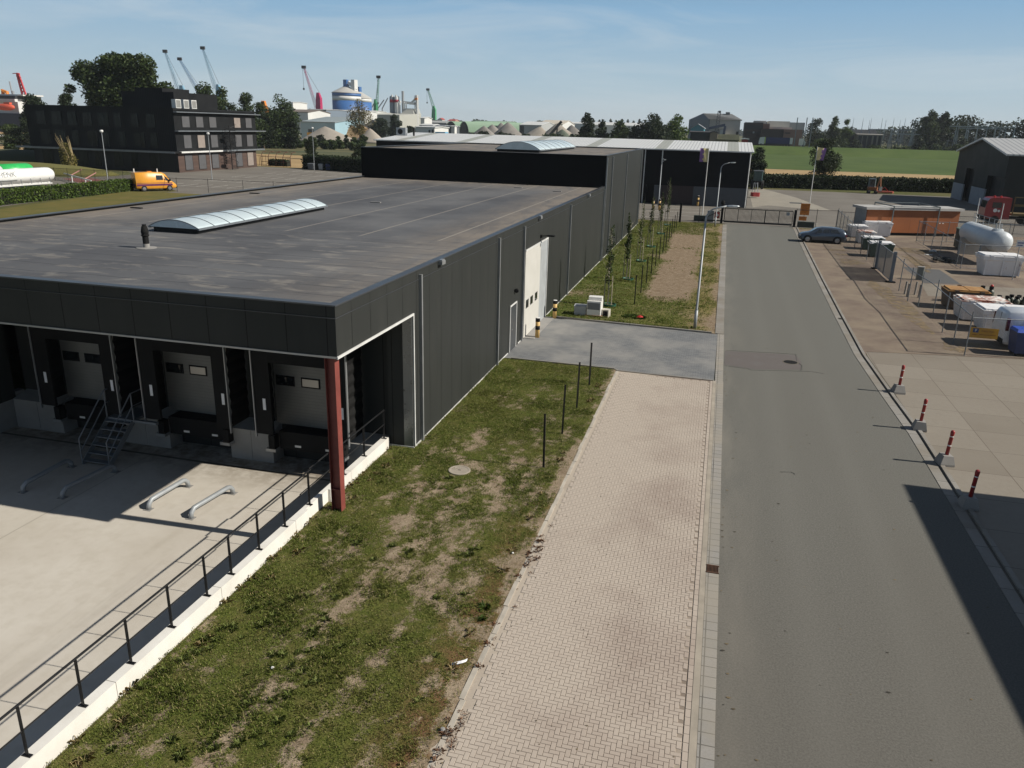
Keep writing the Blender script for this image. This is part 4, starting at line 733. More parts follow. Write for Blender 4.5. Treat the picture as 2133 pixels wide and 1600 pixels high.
for q,h,l in (((226,385),7.4,'slim lamp post left of the yellow van before the black office'),((442,375),7.2,'slim lamp post right of the yellow van on the car park'),((655,355),8.2,'slim lamp post above the waste bins at the clipped hedge')):
    a=G(*q); o=thing('lamp_post',(a.x,a.y,0),l,'lamp post','slim car park lamp posts'); mb=MB(); mb.tube([(a.x,a.y,0),(a.x,a.y,h)],[.07,.045],8); mb.build('pole',M['galv'],o); mb=MB(); mb.lathe([(.0,-.05),(.20,.0),(.26,.15),(.2,.3),(0,.34)],(a.x,a.y,h),10); mb.build('lamp_head',M['wtrim'],o)
# red-white marker posts in concrete feet
RM=sm('marker_red',(.30,.022,.022),.5)
mp0=None
for i,q in enumerate(((1871,820),(1915,897),(1968,970),(2017,1060))):
    p_=G(*q)
    if mp0 is None:
        o=mp0=thing('marker_post',(0,0,0),'','marker post','red marker posts in concrete feet along the road')
        mb=MB(); mb.loft([[(-.22,-.22,0),(.22,-.22,0),(.22,.22,0),(-.22,.22,0)],[(-.22,-.22,.08),(.22,-.22,.08),(.22,.22,.08),(-.22,.22,.08)],[(-.15,-.15,.34),(.15,-.15,.34),(.15,.15,.34),(-.15,.15,.34)]]); mb.build('concrete_foot',M['conc'],o)
        mb=MB(); mb.lathe([(.055,.335),(.055,1.02),(.062,1.04),(.062,1.13),(.04,1.16),(0,1.165)],(0,0,0),14); mb.build('post',RM,o,smooth=True)
        mb=MB(); mb.lathe([(.057,.64),(.057,.68)],(0,0,0),14); mb.build('white_band',M['white'],o); mb=MB(); mb.lathe([(.057,.95),(.057,.98)],(0,0,0),14); mb.build('white_band',M['white'],o)
    else: o=copy_tree(mp0)
    o.location=(p_.x,p_.y+.1,0); o.rotation_euler=(R((-1,1.5,1,2)[i]),R((2,2,2.5,2)[i]),R((8,-4,12,5)[i]))
    o['label']=('red and white marker post in a concrete foot, farthest of the four','red marker post in a concrete foot, second farthest of the four','red marker post in a concrete foot, second nearest of the four','nearest red marker post, its concrete foot in the building shadow')[i]
# building to the right, just outside the picture, whose shadow falls on the road
mb=MB(); hb=thing('neighbour_building',(15.57,23.7,0),'grey flat-roofed industrial building to the right of the road casting a long shadow','building')
mb.box(15.57,32,-24,23.75,0,7.0); mb.build('wall',sm('grey_sheet_wall',(.22,.23,.24),.6),hb); mb=MB(); mb.box(15.5,32.1,-24.1,23.82,7.0,7.12); mb.build('roof_cap',M['cap'],hb)
for k in range(5):
    mb=MB(); mb.box(15.54,15.569,-18+k*8,-14.5+k*8,.05,3.6); mb.build('roller_door',M['secdoor'],hb)
o=thing('cable_reel',(13.3,32.4,0),'wooden cable reel standing on the slabs at the right edge','cable reel')
for s_ in (-.25,.25):
    mb=MB(); mb.lathe([(.5,s_-.03),(.5,s_+.03)],(13.7,32.4,.5),20,axis='y'); mb.build('flange',M['woodp'],o)
mb=MB(); mb.lathe([(.28,-.22),(.28,.22)],(13.7,32.4,.5),16,axis='y'); mb.build('drum',M['blackmat'],o)
# ================= GATE, YARD AND VEHICLES =================
# ---- sliding gate
o=thing('sliding_gate',(4,92.6,0),'black steel bar sliding gate closing the end of the road','gate'); X0,X1,Yg=.45,7.75,92.6
mb=MB(); mb.box(X0,X1,Yg-.05,Yg+.05,.12,.30); mb.box(X0,X1,Yg-.03,Yg+.03,1.62,1.70)
for k in range(6): x=X0+(X1-X0)*k/5; mb.box(x-.035,x+.035,Yg-.035,Yg+.035,.301,1.619)
mb.build('gate_frame',M['fence'],o)
mb=MB(); n=int((X1-X0)/.125)
for k in range(n): x=X0+.06+k*.125; mb.box(x-.018,x+.018,Yg-.011,Yg+.011,.302,1.84)
mb.build('bars',M['fence'],o)
mb=MB(); mb.bar((X0-2.4,Yg,.25),(X0,Yg,.25),.1,.12); mb.bar((X0-2.4,Yg,.3),(X0,Yg,1.65),.06); mb.build('counterweight_arm',M['fence'],o)
mb=MB(); mb.box(X1-.7,X1-.35,Yg-.05,Yg-.037,1.2,1.55); mb.build('small_sign',M['galv'],o)
for x,l,h in ((7.97,'thick black gate post at the right end of the sliding gate',1.85),(.18,'thick black gate post with a rounded hood at the left end of the sliding gate',2.0)):
    o=thing('gate_post',(x,92.4,0),l,'gate post'); mb=MB(); mb.box(x-.13,x+.13,92.25,92.51,0,h); mb.build('post',M['blackmat'],o)
    if x<1: mb=MB(); mb.lathe([(.02,0),(.2,.1),(.22,.35),(.16,.5),(0,.55)],(x,92.38,h+.002),12); mb.build('hood',M['blackmat'],o)
o=thing('control_cabinet',(-1.0,93.2,0),'grey control cabinet left of the sliding gate','cabinet'); mb=MB(); mb.cbox((-1.05,93.3,.62),(.75,.45,1.24),bev=.03); mb.build('housing',M['galvd'],o); mb=MB(); mb.box(-1.35,-.75,93.06,93.072,.2,1.1); mb.build('door',M['galv'],o)
o=thing('prohibition_sign',(-.5,92.2,0),'red board with a round white prohibition sign beside the gate','sign'); mb=MB(); mb.box(-.62,-.05,92.18,92.2,.55,1.25); mb.build('board',sm('sign_dark_red',(.25,.03,.03),.5),o)
mb=MB(); mb.lathe([(.22,.0),(.22,-.012),(.0,-.012)],(-.35,92.178,.9),24,axis='y'); dsc=mb.build('disc',M['red'],o); mb=MB(); mb.lathe([(.155,.0),(.155,-.004),(.0,-.004)],(-.35,92.164,.9),24,axis='y'); mb.build('white_centre',M['white'],dsc)
mb=MB(); mb.box(-.5,-.44,92.21,92.26,0,1.2); mb.build('post',M['fence'],o)
for q,sz,l in (((1463,461),(2.0,.6,.62),'dark green-grey concrete block at the foot of the left flagpole'),((1678,474),(1.75,.6,.6),'dark concrete block right of the gate under the orange board')):
    p_=G(*q); o=thing('concrete_block',(p_.x,p_.y,0),l,'block','concrete blocks beside the gate'); mb=MB(); mb.cbox((p_.x,p_.y+.3,sz[2]/2),sz,bev=.04); mb.build('block',sm('green_grey_concrete',(.055,.065,.055),.85),o)
o=thing('orange_board',(9.3,97,0),'two orange information boards on a pole right of the gate','sign'); 
mb=MB(); mb.box(8.82,9.82,96.9,96.93,.95,2.24); mb.build('upper_board',M['orange'],o); mb=MB(); mb.box(8.78,9.62,96.9,96.93,.32,.78); mb.build('lower_board',M['orange'],o)
g=sm('brown_lettering',(.30,.08,.02),.6); mb=MB()
for k in range(6): mb.box(8.95,8.95+(.7,.55,.62,.4,.66,.5)[k],96.888,96.899,2.0-k*.15,2.03-k*.15)
for k in range(2): mb.box(8.9,9.45-.1*k,96.888,96.899,.62-k*.14,.65-k*.14)
mb.build('text_lines',g,o); mb=MB(); mb.box(9.28,9.34,96.94,97.0,0,2.24); mb.build('pole',M['galv'],o)
# flags
def flag(q,h,lab,fw,fh,dirx,fold):
    p_=G(*q); x,y=p_.x,p_.y; o=thing('flagpole',(x,y,0),lab,'flagpole'); mb=MB(); mb.tube([(x,y,0),(x,y,h)],[.06,.035],10); mb.build('pole',M['white'],o)
    mb=MB(); n=12; P=[]
    for i in range(n+1):
        row=[]; t=i/n
        for j in range(9):
            s_=j/8; wv=.10*math.sin(t*9+s_*3)*t*(1+fold); row.append((x+dirx*(.05+fw*t*(1-fold*.35*s_)), y+wv+.12*math.sin(s_*4+t*5)*t, h-.08-fh*s_-.22*t*fold*(1+math.sin(s_*5))))
        P.append(row)
    V=[p for r in P for p in r]; F=[(i*9+j,i*9+j+1,(i+1)*9+j+1,(i+1)*9+j) for i in range(n) for j in range(8)]; mi=[1 if i>=n*.5+(1.5 if j%3==0 else 0) else 0 for i in range(n) for j in range(8)]
    mb.add(V,F); mb.m=mi; mb.build('flag',[sm('flag_yellow',(.70,.58,.28),.7),sm('flag_purple',(.26,.13,.33),.7)],o,smooth=True)
flag((1463,450),7.95,'white flagpole with a yellow and purple flag before the dark hall',.95,1.55,-1,.0)
flag((1685,433),8.2,'white flagpole with a limp yellow and purple flag in front of the field tree',1.15,1.7,1,.6)
# dark perimeter fence left of the gate and along the verge end
def fence(name,pts,h,lab,nrail=2,pm=M['fence'],pr=.03,cat='fence',mesh=None,step=2.4,posts=None,top=.0):
    o=thing(name,(pts[0][0],pts[0][1],0),lab,cat); mb=MB()
    for a,b in zip(pts,pts[1:]):
        for k in range(nrail):
            z=h-(h-.12)*k/max(1,nrail-1) if nrail>1 else h
            mb.tube([(a[0],a[1],z),(b[0],b[1],z)],.018 if k else .024,6)
    mb.build('rail',pm,o)
    if mesh:
        mb=MB()
        for a,b in zip(pts,pts[1:]): mb.quad((a[0],a[1],.05),(b[0],b[1],.05),(b[0],b[1],h-.02),(a[0],a[1],h-.02))
        mb.build('wire_mesh',mesh,o)
    if posts is None:
        posts=[]
        for a,b in zip(pts,pts[1:]):
            L_=math.hypot(b[0]-a[0],b[1]-a[1]); n=max(1,round(L_/step))
            for k in range(n): posts.append((a[0]+(b[0]-a[0])*k/n,a[1]+(b[1]-a[1])*k/n))
        posts.append(pts[-1][:2])
    for x,y in posts:
        mb=MB(); mb.tube([(x,y,-.01),(x,y,h+.12+top)],pr,7); mb.build('post',pm,o)
    return o
def meshmat(name,col,sc,al):
    g=NG(name); p=g.pos(); X,Y,Z=g.sep(p); 
    s=g.math('ADD',X,Y); a=g.math('FRACT',g.math('MULTIPLY',g.math('ADD',s,Z),sc)); b=g.math('FRACT',g.math('MULTIPLY',g.math('SUBTRACT',s,Z),sc)); f=g.math('MAXIMUM',g.math('LESS_THAN',a,al),g.math('LESS_THAN',b,al))
    g.fin(col,.5,.3); g.put(g.b.inputs['Alpha'],f); return g.mat
M['wire']=meshmat('chain_link_wire',(.10,.11,.11),16,.055); M['wired']=meshmat('dark_wire_mesh',(.05,.065,.06),14,.12); M['wirep']=meshmat('pale_gate_mesh',(.36,.37,.37),14,.55)
fence('bar_fence',[(-8.5,92.2),(-4.3,92.2),(-2.3,92.6)],1.75,'thin black fence between the verge and the yard beyond',2,step=2.0)
mb=MB(); mb.box(-4.42,-4.2,90.6,90.8,0,2.2); o=thing('gate_post',(-4.3,90.7,0),'thick black post at the far end of the row of verge posts','post'); mb.build('post',M['blackmat'],o)
fence('low_wire_fence',[(8.1,92.7),(12.5,94.0)],1.85,'thin fence between the gate and the brick yard corner',1,step=2.2)
fence('wire_fence',[(12.5,94.0),(46,98.5)],1.75,'wire fence running right behind the orange cabin',2,mesh=M['wire'],step=3)
o=fence('chain_link_fence',[(12.55,93.9),(12.36,85.3),(12.15,77.4),(12.02,65.8)],1.9,'chain-link fence with leaning posts beside the parked grey car',1,pm=M['galvd'],mesh=M['wired'],posts=[(12.55,93.9),(12.5,91),(12.4,88),(12.36,85.3),(12.25,81.3),(12.15,77.4),(12.1,73.5),(12.05,70.0),(12.0,66.2)],top=.15)
o=fence('chain_link_fence',[(12.16,59.8),(12.05,56.5),(11.9,52.9),(12.1,48.8),(11.99,44.7),(11.9,40.0)],1.9,'chain-link fence from the mesh gates to the corner post near the slabs',1,pm=M['galvd'],mesh=M['wire'],posts=[(12.05,56.5),(11.89,52.92),(12.16,51.3),(12.43,48.84),(11.99,44.69),(11.95,42.33),(11.88,40.02)],top=.12)
o=fence('chain_link_fence',[(11.9,40.0),(14.9,40.45),(30,42.0)],1.85,'chain-link fence carrying the yellow parking sign',1,pm=M['galvd'],mesh=M['wire'],posts=[(14.95,40.45),(18,40.8),(21,41.1),(24,41.4),(27,41.7)],top=.1)
# double mesh gates
o=thing('mesh_gates',(12.1,62.8,0),'pair of closed grey wire-mesh yard gates with blue-grey posts','gate'); 
for y0,y1 in ((59.9,62.75),(62.85,65.6)):
    mb=MB(); a=(12.14,y0); b=(12.06,y1)
    for z in (.12,1.95): mb.bar((12.12,y0,z),(12.08,y1,z),.05)
    for y in (y0+.02,y1-.02): mb.bar((12.1,y,.1),(12.1,y,1.97),.05)
    fr=mb.build('gate_leaf',M['galvd'],o); mb=MB(); mb.quad((12.1,y0,.14),(12.1,y1,.14),(12.1,y1,1.93),(12.1,y0,1.93)); mb.build('mesh_infill',M['wirep'],fr)
for y in (59.75,65.75):
    mb=MB(); mb.box(12.0,12.2,y-.1,y+.1,0,2.15); mb.build('gate_post',sm('blue_grey_post',(.16,.19,.22),.5,.2),o); mb=MB(); mb.box(11.8,12.4,y-.22,y+.22,0,.08); mb.build('footing',M['blackmat'],o)
# compound fence round the tank
cp=[(17.0,77.6),(16.75,72.5),(16.5,68.5),(16.35,64.0),(17.2,59.6)]; cp=[tuple(G(*q)[:2]) for q in ((1908,503),(1923,511),(1939,521),(1956,533),(1991,556),(2000,561))]
fence('compound_fence',cp+[(40,cp[-1][1]+3.0)],1.95,'fine wire compound fence around the gas tank',2,pm=M['galvd'],mesh=M['wire'],posts=cp+[(24,60.5),(28,61)],pr=.028)
fence('compound_fence',[cp[0],(cp[0][0]+14,cp[0][1]+2.2)],1.95,'rear wire compound fence between the gas tank and orange cabin',2,pm=M['galvd'],mesh=M['wire'],pr=.028,step=3)
# P parking sign on the fence
def text(name,s,size,loc,rot,mat,parent,ext=.002):
    c=bpy.data.curves.new(name,'FONT'); c.body=s; c.size=size; c.extrude=ext; c.align_x='CENTER'; c.align_y='CENTER'; t=bpy.data.objects.new(name,c); COL.objects.link(t); bpy.context.view_layer.update()
    me=bpy.data.meshes.new_from_object(t.evaluated_get(bpy.context.evaluated_depsgraph_get())); bpy.data.objects.remove(t); me.materials.clear(); me.materials.append(mat)
    o=link(name,me,parent); off=OFF.get(parent.name,Vector((0,0,0))); o.location=Vector(loc)-off; o.rotation_euler=rot; return o
a=AT(2024,683,Y=40.0); b=AT(2076,708,Y=40.2)
xa,xb,zt,zb=a.x,b.x,a.z,b.z+.03
o=thing('parking_sign',((xa+xb)/2,40.05,zb),'yellow PARKING board with a blue P hanging on the wire fence','sign')
mb=MB(); mb.box(xa,xb,40.15,40.17,zb,zt); mb.build('board',sm('sign_yellow',(.50,.27,.03),.5),o); w_=xb-xa; hh=zt-zb
mb=MB(); mb.box(xa+.10*w_,xa+.30*w_,40.138,40.149,zb+hh*.52,zb+hh*.92); pq=mb.build('blue_square',sm('sign_blue',(.02,.05,.18),.5),o); text('letter_p','P',hh*.36,(xa+.20*w_,40.134,zb+hh*.72),(PI/2,0,0),M['white'],pq)
dk=sm('sign_lettering',(.20,.06,.015),.6); text('lettering','PARKING',hh*.26,(xa+.63*w_,40.146,zb+hh*.68),(PI/2,0,0),dk,o)
mb=MB(); mb.box(xa+.34*w_,xa+.92*w_,40.144,40.149,zb+hh*.32,zb+hh*.37); mb.box(xa+.10*w_,xa+.26*w_,40.144,40.149,zb+hh*.28,zb+hh*.34); mb.build('text_line',dk,o)
# bins
def bin4(x,y,rz,w_,d,h,lid,body,lab,cat='bin'):
    o=thing('waste_bin',(0,0,0),lab,cat,'wheeled waste bins'); mb=MB(); a=.86
    mb.loft([[(-w_/2*a,-d/2*a,.14),(w_/2*a,-d/2*a,.14),(w_/2*a,d/2*a,.14),(-w_/2*a,d/2*a,.14)],[(-w_/2,-d/2,h*.85),(w_/2,-d/2,h*.85),(w_/2,d/2,h*.85),(-w_/2,d/2,h*.85)],[(-w_/2,-d/2,h*.9),(w_/2,-d/2,h*.9),(w_/2,d/2,h*.9),(-w_/2,d/2,h*.9)]]); mb.build('body',body,o)
    mb=MB(); mb.loft([[(-w_/2-.02,-d/2-.02,h*.901),(w_/2+.02,-d/2-.02,h*.901),(w_/2+.02,d/2+.02,h*.901),(-w_/2-.02,d/2+.02,h*.901)],[(-w_/2+.05,-d/2+.12,h),(w_/2-.05,-d/2+.12,h),(w_/2-.05,d/2-.05,h),(-w_/2+.05,d/2-.05,h)]]); mb.build('lid',lid,o)
    for sx in (-1,1):
        for sy in (-1,1): mb=MB(); mb.lathe([(.08,-.02),(.08,.02)],(sx*w_*.34,sy*d*.34,.082),10,axis='y'); mb.build('wheel',M['tyre'],o)
    return place(o,(x,y,0),rz)
BL=sm('bin_blue',(.015,.035,.14),.5); BLL=sm('bin_lid_blue',(.02,.07,.42),.45); GRB=sm('bin_grey',(.10,.11,.12),.55)
bin4(14.75,41.2,.05,1.3,.95,1.3,BLL,BL,'large blue waste container with bright blue lid at the right edge')
a=G(651,354); bin4(a.x-.2,a.y,0,1.3,1.0,1.35,GRB,GRB,'grey wheeled waste bin, left of the row at the hedge')
bin4(a.x+1.9,a.y+.4,0,1.0,1.0,1.3,M['galv'],M['galv'],'pale grey wheeled waste bin between the grey and blue ones')
bin4(a.x+3.6,a.y+.6,0,1.3,1.0,1.35,BL,BL,'dark blue wheeled waste bin by the hedge'); bin4(a.x+5.4,a.y+.8,0,1.35,1.0,1.35,BLL,BL,'bright blue lidded wheeled waste bin, rightmost at the hedge')
bin4(a.x+6.9,a.y+1.0,0,1.2,1.0,1.35,sm('bin_light_blue',(.05,.25,.5),.5),BLL,'light blue ended waste bin at the right of the row')
# ---- skips / lidded steel tubs
def skip(x,y,rz,L_,w_,h,body,lid,lab,rust=False,fl=.12):
    o=thing('steel_skip',(0,0,0),lab,'skip','white steel skips in the yard'); mb=MB()
    r=lambda s_,z,wd=0: [(-L_/2*s_+wd,-w_/2*(s_+.0),z),(L_/2*s_-wd,-w_/2*s_,z),(L_/2*s_-wd,w_/2*s_,z),(-L_/2*s_+wd,w_/2*s_,z)]
    mb.loft([r(1-fl,.06),r(1-fl*.3,h*.72),r(1,h*.76),r(1,h*.9)]); mb.build('body',body,o)
    mb=MB(); mb.box(-L_/2-.03,L_/2+.03,-w_/2-.03,w_/2+.03,h*.901,h*.93); mb.box(-L_/2+.1,-.02,-w_/2+.06,w_/2-.06,h*.931,h*.99); mb.box(.02,L_/2-.1,-w_/2+.06,w_/2-.06,h*.931,h); ld=mb.build('lid',lid,o)
    for sx in (-.3,.3):
        mb=MB(); mb.box(L_*sx-.11,L_*sx+.11,-w_/2-.05,-w_/2+.12,h*.80,h*.96); mb.build('hinge',body,ld)
    for sx in (-.42,0,.42):
        mb=MB(); mb.box(L_*sx-.04,L_*sx+.04,-w_/2*(1-fl*.2)-.06,-w_/2*(1-fl)+.02,.1,h*.74); mb.build('rib',body,o)
    mb=MB(); mb.box(-L_*.4,-L_*.4+.12,-w_/2*.8,w_/2*.8,0,.06); mb.box(L_*.4-.12,L_*.4,-w_/2*.8,w_/2*.8,0,.06); mb.build('skid',M['galvd'],o)
    return place(o,(x,y,0),rz)
g=NG('worn_white_skip'); p=g.pos(True); n=g.noise(3,p,6,.7); n2=g.noise(1.1,p,4); c=g.mix(g.ramp(n2,.3,.7),(.80,.79,.78),(.68,.68,.69)); c=g.mix(g.ramp(n,.60,.70,0,.8),c,(.22,.10,.06)); M['skipw']=g.fin(c,.55)
g=NG('rusty_white_lid'); p=g.pos(True); n=g.noise(1.6,p,6,.7,.5); c=g.mix(g.ramp(n,.44,.54),(.78,.75,.70),(.30,.12,.08)); M['rustlid']=g.fin(c,.7)
g=NG('ochre_lid'); p=g.pos(True); n=g.noise(2.5,p,6,.7,.3); c=g.mix(g.ramp(n,.4,.6),(.42,.24,.08),(.28,.13,.04)); M['ochre']=g.fin(c,.6)
skip(15.35,46.4,.02,2.75,1.75,1.30,M['skipw'],M['skipw'],'white lidded steel skip beside the white van, nearest of three')
skip(14.9,49.1,.03,2.55,1.7,1.22,M['skipw'],M['rustlid'],'white steel skip with a rust-stained lid, middle of three')
skip(14.8,52.1,.02,2.3,1.6,1.22,sm('ochre_body',(.10,.07,.05),.7),M['ochre'],'dark skip with an ochre yellow lid behind the rusty one')
a=G(2040,574); skip(20.75,66.6,.04,2.8,1.9,1.6,M['skipw'],M['skipw'],'tall white steel skip with flared sides before the gas tank',fl=.2)
a=G(1826,493); skip(a.x,a.y+.8,.03,2.7,1.6,1.5,M['skipw'],M['skipw'],'white skip with paper sheets on its front, by the orange cabin')
skip(13.6,86.6,.05,1.7,1.6,1.2,M['skipw'],M['skipw'],'small white skip behind the chain-link fence, farthest one')
skip(13.7,82.0,.0,1.6,1.8,1.15,M['skipw'],M['rustlid'],'white skip with red-stained lid behind the chain-link fence')
skip(13.6,77.4,.0,1.8,1.6,1.15,sm('green_skip',(.05,.09,.07),.6),M['skipw'],'dark green skip with white lid behind the chain-link fence')
skip(13.5,72.9,.0,1.9,1.7,1.25,sm('green_skip',(.05,.09,.07),.6),M['skipw'],'green-bodied skip with bright white lid nearest the mesh gates')
o=thing('cream_crate',(20,90,0),'small pale green crate at the foot of the orange cabin','crate'); a=G(1868,487); mb=MB(); mb.cbox((a.x,a.y+.3,.42),(1.3,.8,.84),bev=.03); mb.build('body',sm('pale_green_crate',(.36,.40,.34),.6),o); mb=MB(); mb.cbox((a.x,a.y-.105,.5),(1.0,.01,.45)); mb.build('opening',M['blackmat'],o)
# ---- orange site cabin with grey roof and lifting frame
a=Vector((14.55,88.4,0)); b=Vector((24.0,91.6,0)); d=(b-a); L_=d.length; rz=math.atan2(d.y,d.x)
o=thing('site_cabin',(0,0,0),'long orange site cabin with a flat grey roof in the yard','cabin')
g=NG('faded_orange_cladding'); p=g.pos(True); X=g.sep(p)[0]; n=g.noise(.6,p,4); fr=g.math('LESS_THAN',g.math('FRACT',g.math('MULTIPLY',X,.42)),.02); c=g.mix(g.ramp(n,.3,.7),(.23,.070,.018),(.285,.090,.024)); c=g.mix(fr,c,(.2,.06,.015)); M['cabin']=g.fin(c,.55)
mb=MB(); mb.box(0,L_,0,2.5,.3,2.62); mb.build('wall',M['cabin'],o); mb=MB(); mb.box(-.012,-.001,.12,2.4,.35,2.6); mb.build('end_panel',M['galv'],o)
mb=MB(); mb.box(-.25,L_+.25,-.28,2.75,2.621,2.86); mb.build('roof',sm('grey_cabin_roof',(.40,.39,.37),.7),o); mb=MB(); mb.box(.1,L_-.1,.1,2.4,0,.299); mb.build('plinth',M['blackmat'],o)
for x in (2.6,7.5):
    mb=MB(); mb.bar((x,-.34,0),(x,-.34,3.02),.09); mb.bar((x,-.34,3.0),(x-.35,2.9,3.1),.09); mb.bar((x-.35,2.9,3.1),(x-.35,2.9,0),.09); mb.build('frame_post',sm('cabin_frame_steel',(.11,.13,.135),.5),o)
mb=MB(); mb.bar((2.6,-.34,2.97),(7.5,-.34,2.97),.07); mb.bar((2.25,2.9,3.12),(7.15,2.9,3.12),.07); mb.build('frame_beam',sm('cabin_frame_steel',(.11,.13,.135),.5),o)
for x in (1.9,6.2,7.9,8.25): mb=MB(); mb.box(x,x+.18,-.012,-.001,1.3,1.38); mb.build('small_label',M['white'],o)
place(o,(a.x,a.y,0),rz)
mb=MB(); a=G(1860,487); o=thing('leaning_pole',(a.x,a.y,0),'white pole leaning in front of the orange cabin','pole'); mb.tube([(a.x-.1,a.y,0),(a.x+.45,a.y+.2,2.9)],.045,6); mb.build('pole',M['galv'],o)
# ---- grey gas tank on concrete cradles
o=thing('gas_tank',(20.2,71,0),'white-grey horizontal gas tank with railing on concrete cradles','tank'); ax=Vector((.45,-8.5,0)).normalized(); c0=Vector((21.75,79.0,1.9)); rr=.86; Lt=7.5
g=NG('tank_paint'); p=g.pos(); n=g.noise(.7,p,5,.6); n2=g.noise(5,p,5,.7); c=g.mix(g.ramp(n,.3,.7),(.52,.56,.59),(.62,.645,.65)); c=g.mix(g.ramp(n2,.58,.75,0,.4),c,(.20,.19,.17)); M['tank']=g.fin(c,.45,.1)
u=Vector((ax.y,-ax.x,0)); up=Vector((0,0,1)); rings=[]; prof=[(-.42,.02),(-.36,.45),(-.2,.75),(0,.86),(Lt,.86),(Lt+.2,.75),(Lt+.36,.45),(Lt+.42,.02)]
for t,r in prof: rings.append([c0+ax*t+(u*math.cos(2*PI*k/28)+up*math.sin(2*PI*k/28))*r for k in range(28)])
mb=MB(); mb.loft(rings); mb.build('vessel',M['tank'],o,smooth=True)
for t in (1.2,6.2):
    c_=c0+ax*t; mb=MB(); q=[c_+u*s_*1.0+ax*w_ for s_,w_ in ((-1,-.2),(1,-.2),(1,.2),(-1,.2))]; mb.prism([(v.x,v.y) for v in q],0,1.45); mb.build('cradle',sm('pale_concrete_cradle',(.36,.35,.33),.8),o)
rt=up*(rr); mb=MB()
for k in range(6):
    t=.4+k*1.2; c_=c0+ax*t+rt; mb.tube([c_,c_+up*.75],.022,6)
mb.tube([c0+ax*.4+rt+up*.75,c0+ax*6.4+rt+up*.75],.025,6); mb.tube([c0+ax*.4+rt+up*.4,c0+ax*6.4+rt+up*.4],.018,6); mb.build('railing',M['galv'],o)
for t in (.9,6.4): c_=c0+ax*t+rt; mb=MB(); mb.tube([c_,c_+up*2.1+u*.02],.03,6); mb.build('vent_pole',M['wtrim'],o)
c_=c0+ax*6.3+rt; mb=MB(); mb.lathe([(.42,-.1),(.42,.03),(.36,.06),(.36,.08)],c_,16); mb.build('manway',M['tank'],o); mb=MB()
for k in range(5): a_=k*1.25; mb.tube([c_+Vector((math.cos(a_)*.22,math.sin(a_)*.22,.05)),c_+Vector((math.cos(a_)*.22,math.sin(a_)*.22,.5))],.035,6)
mb.build('valves',M['galv'],o)
c_=c0+ax*1.0+rt; mb=MB(); mb.tube([c_,c_+up*.42],.05,8); mb.lathe([(.1,.42),(.1,.5),(0,.52)],c_,8); mb.build('valves',M['wtrim'],o)
o=thing('warning_sign',(24,64.6,0),'small white warning sign on a post by the gas tank','sign'); a=AT(2126,508,Y=64.5); mb=MB(); mb.box(a.x-.27,a.x+.27,64.5,64.52,a.z-.25,a.z+.25); mb.build('board',M['white'],o); mb=MB(); mb.box(a.x-.2,a.x+.2,64.49,64.499,a.z+.02,a.z+.1); mb.box(a.x-.18,a.x+.15,64.49,64.499,a.z-.14,a.z-.08); mb.build('text_line',sm('sign_blue_ink',(.06,.1,.3),.5),o); mb=MB(); mb.tube([(a.x,64.56,0),(a.x,64.56,a.z+.2)],.03,6); mb.build('post',M['galv'],o)
o=thing('green_container',(22,84,0),'dark green box container behind the gas tank','container'); mb=MB(); mb.box(21.6,24.0,80.2,82.6,.1,1.75); mb.build('body',sm('dark_green_paint',(.012,.028,.02),.6),o); mb=MB(); mb.box(21.55,24.05,80.15,82.65,1.751,1.83); mb.build('lid',sm('pale_green_lid',(.10,.16,.12),.6),o)
o=thing('rubbish_heap',(15.8,62.5,0),'low heap of dark scrap and hoses at the compound fence','scrap heap'); a=G(1965,545); mb=MB(); rs=random.Random(5)
for k in range(16): x,y=a.x+rs.uniform(-.9,1.0),a.y+rs.uniform(-.9,.9); mb.cbox((x,y,rs.uniform(.08,.25)),(rs.uniform(.2,.6),rs.uniform(.1,.4),rs.uniform(.05,.2)),rz=rs.uniform(0,3))
mb.build('scrap',sm('scrap_dark',(.035,.035,.032),.8,0,.5,2),o)
for k,(px,py) in enumerate(((1943,524),(1934,531))): a=G(px,py); o=thing('plastic_sheet',a,('crumpled white plastic bag','flat piece of white plastic')[k]+' lying at the compound fence','litter'); mb=MB(); mb.loft([[(a.x-.35,a.y-.15,.02),(a.x+.3,a.y-.1,.02),(a.x+.35,a.y+.15,.02),(a.x-.3,a.y+.12,.02)],[(a.x-.15,a.y-.08,.06+.12*(1-k)),(a.x+.2,a.y-.05,.05+.14*(1-k)),(a.x+.1,a.y+.1,.05+.1*(1-k)),(a.x-.2,a.y+.06,.05)]]); mb.build('plastic',M['white'],o)
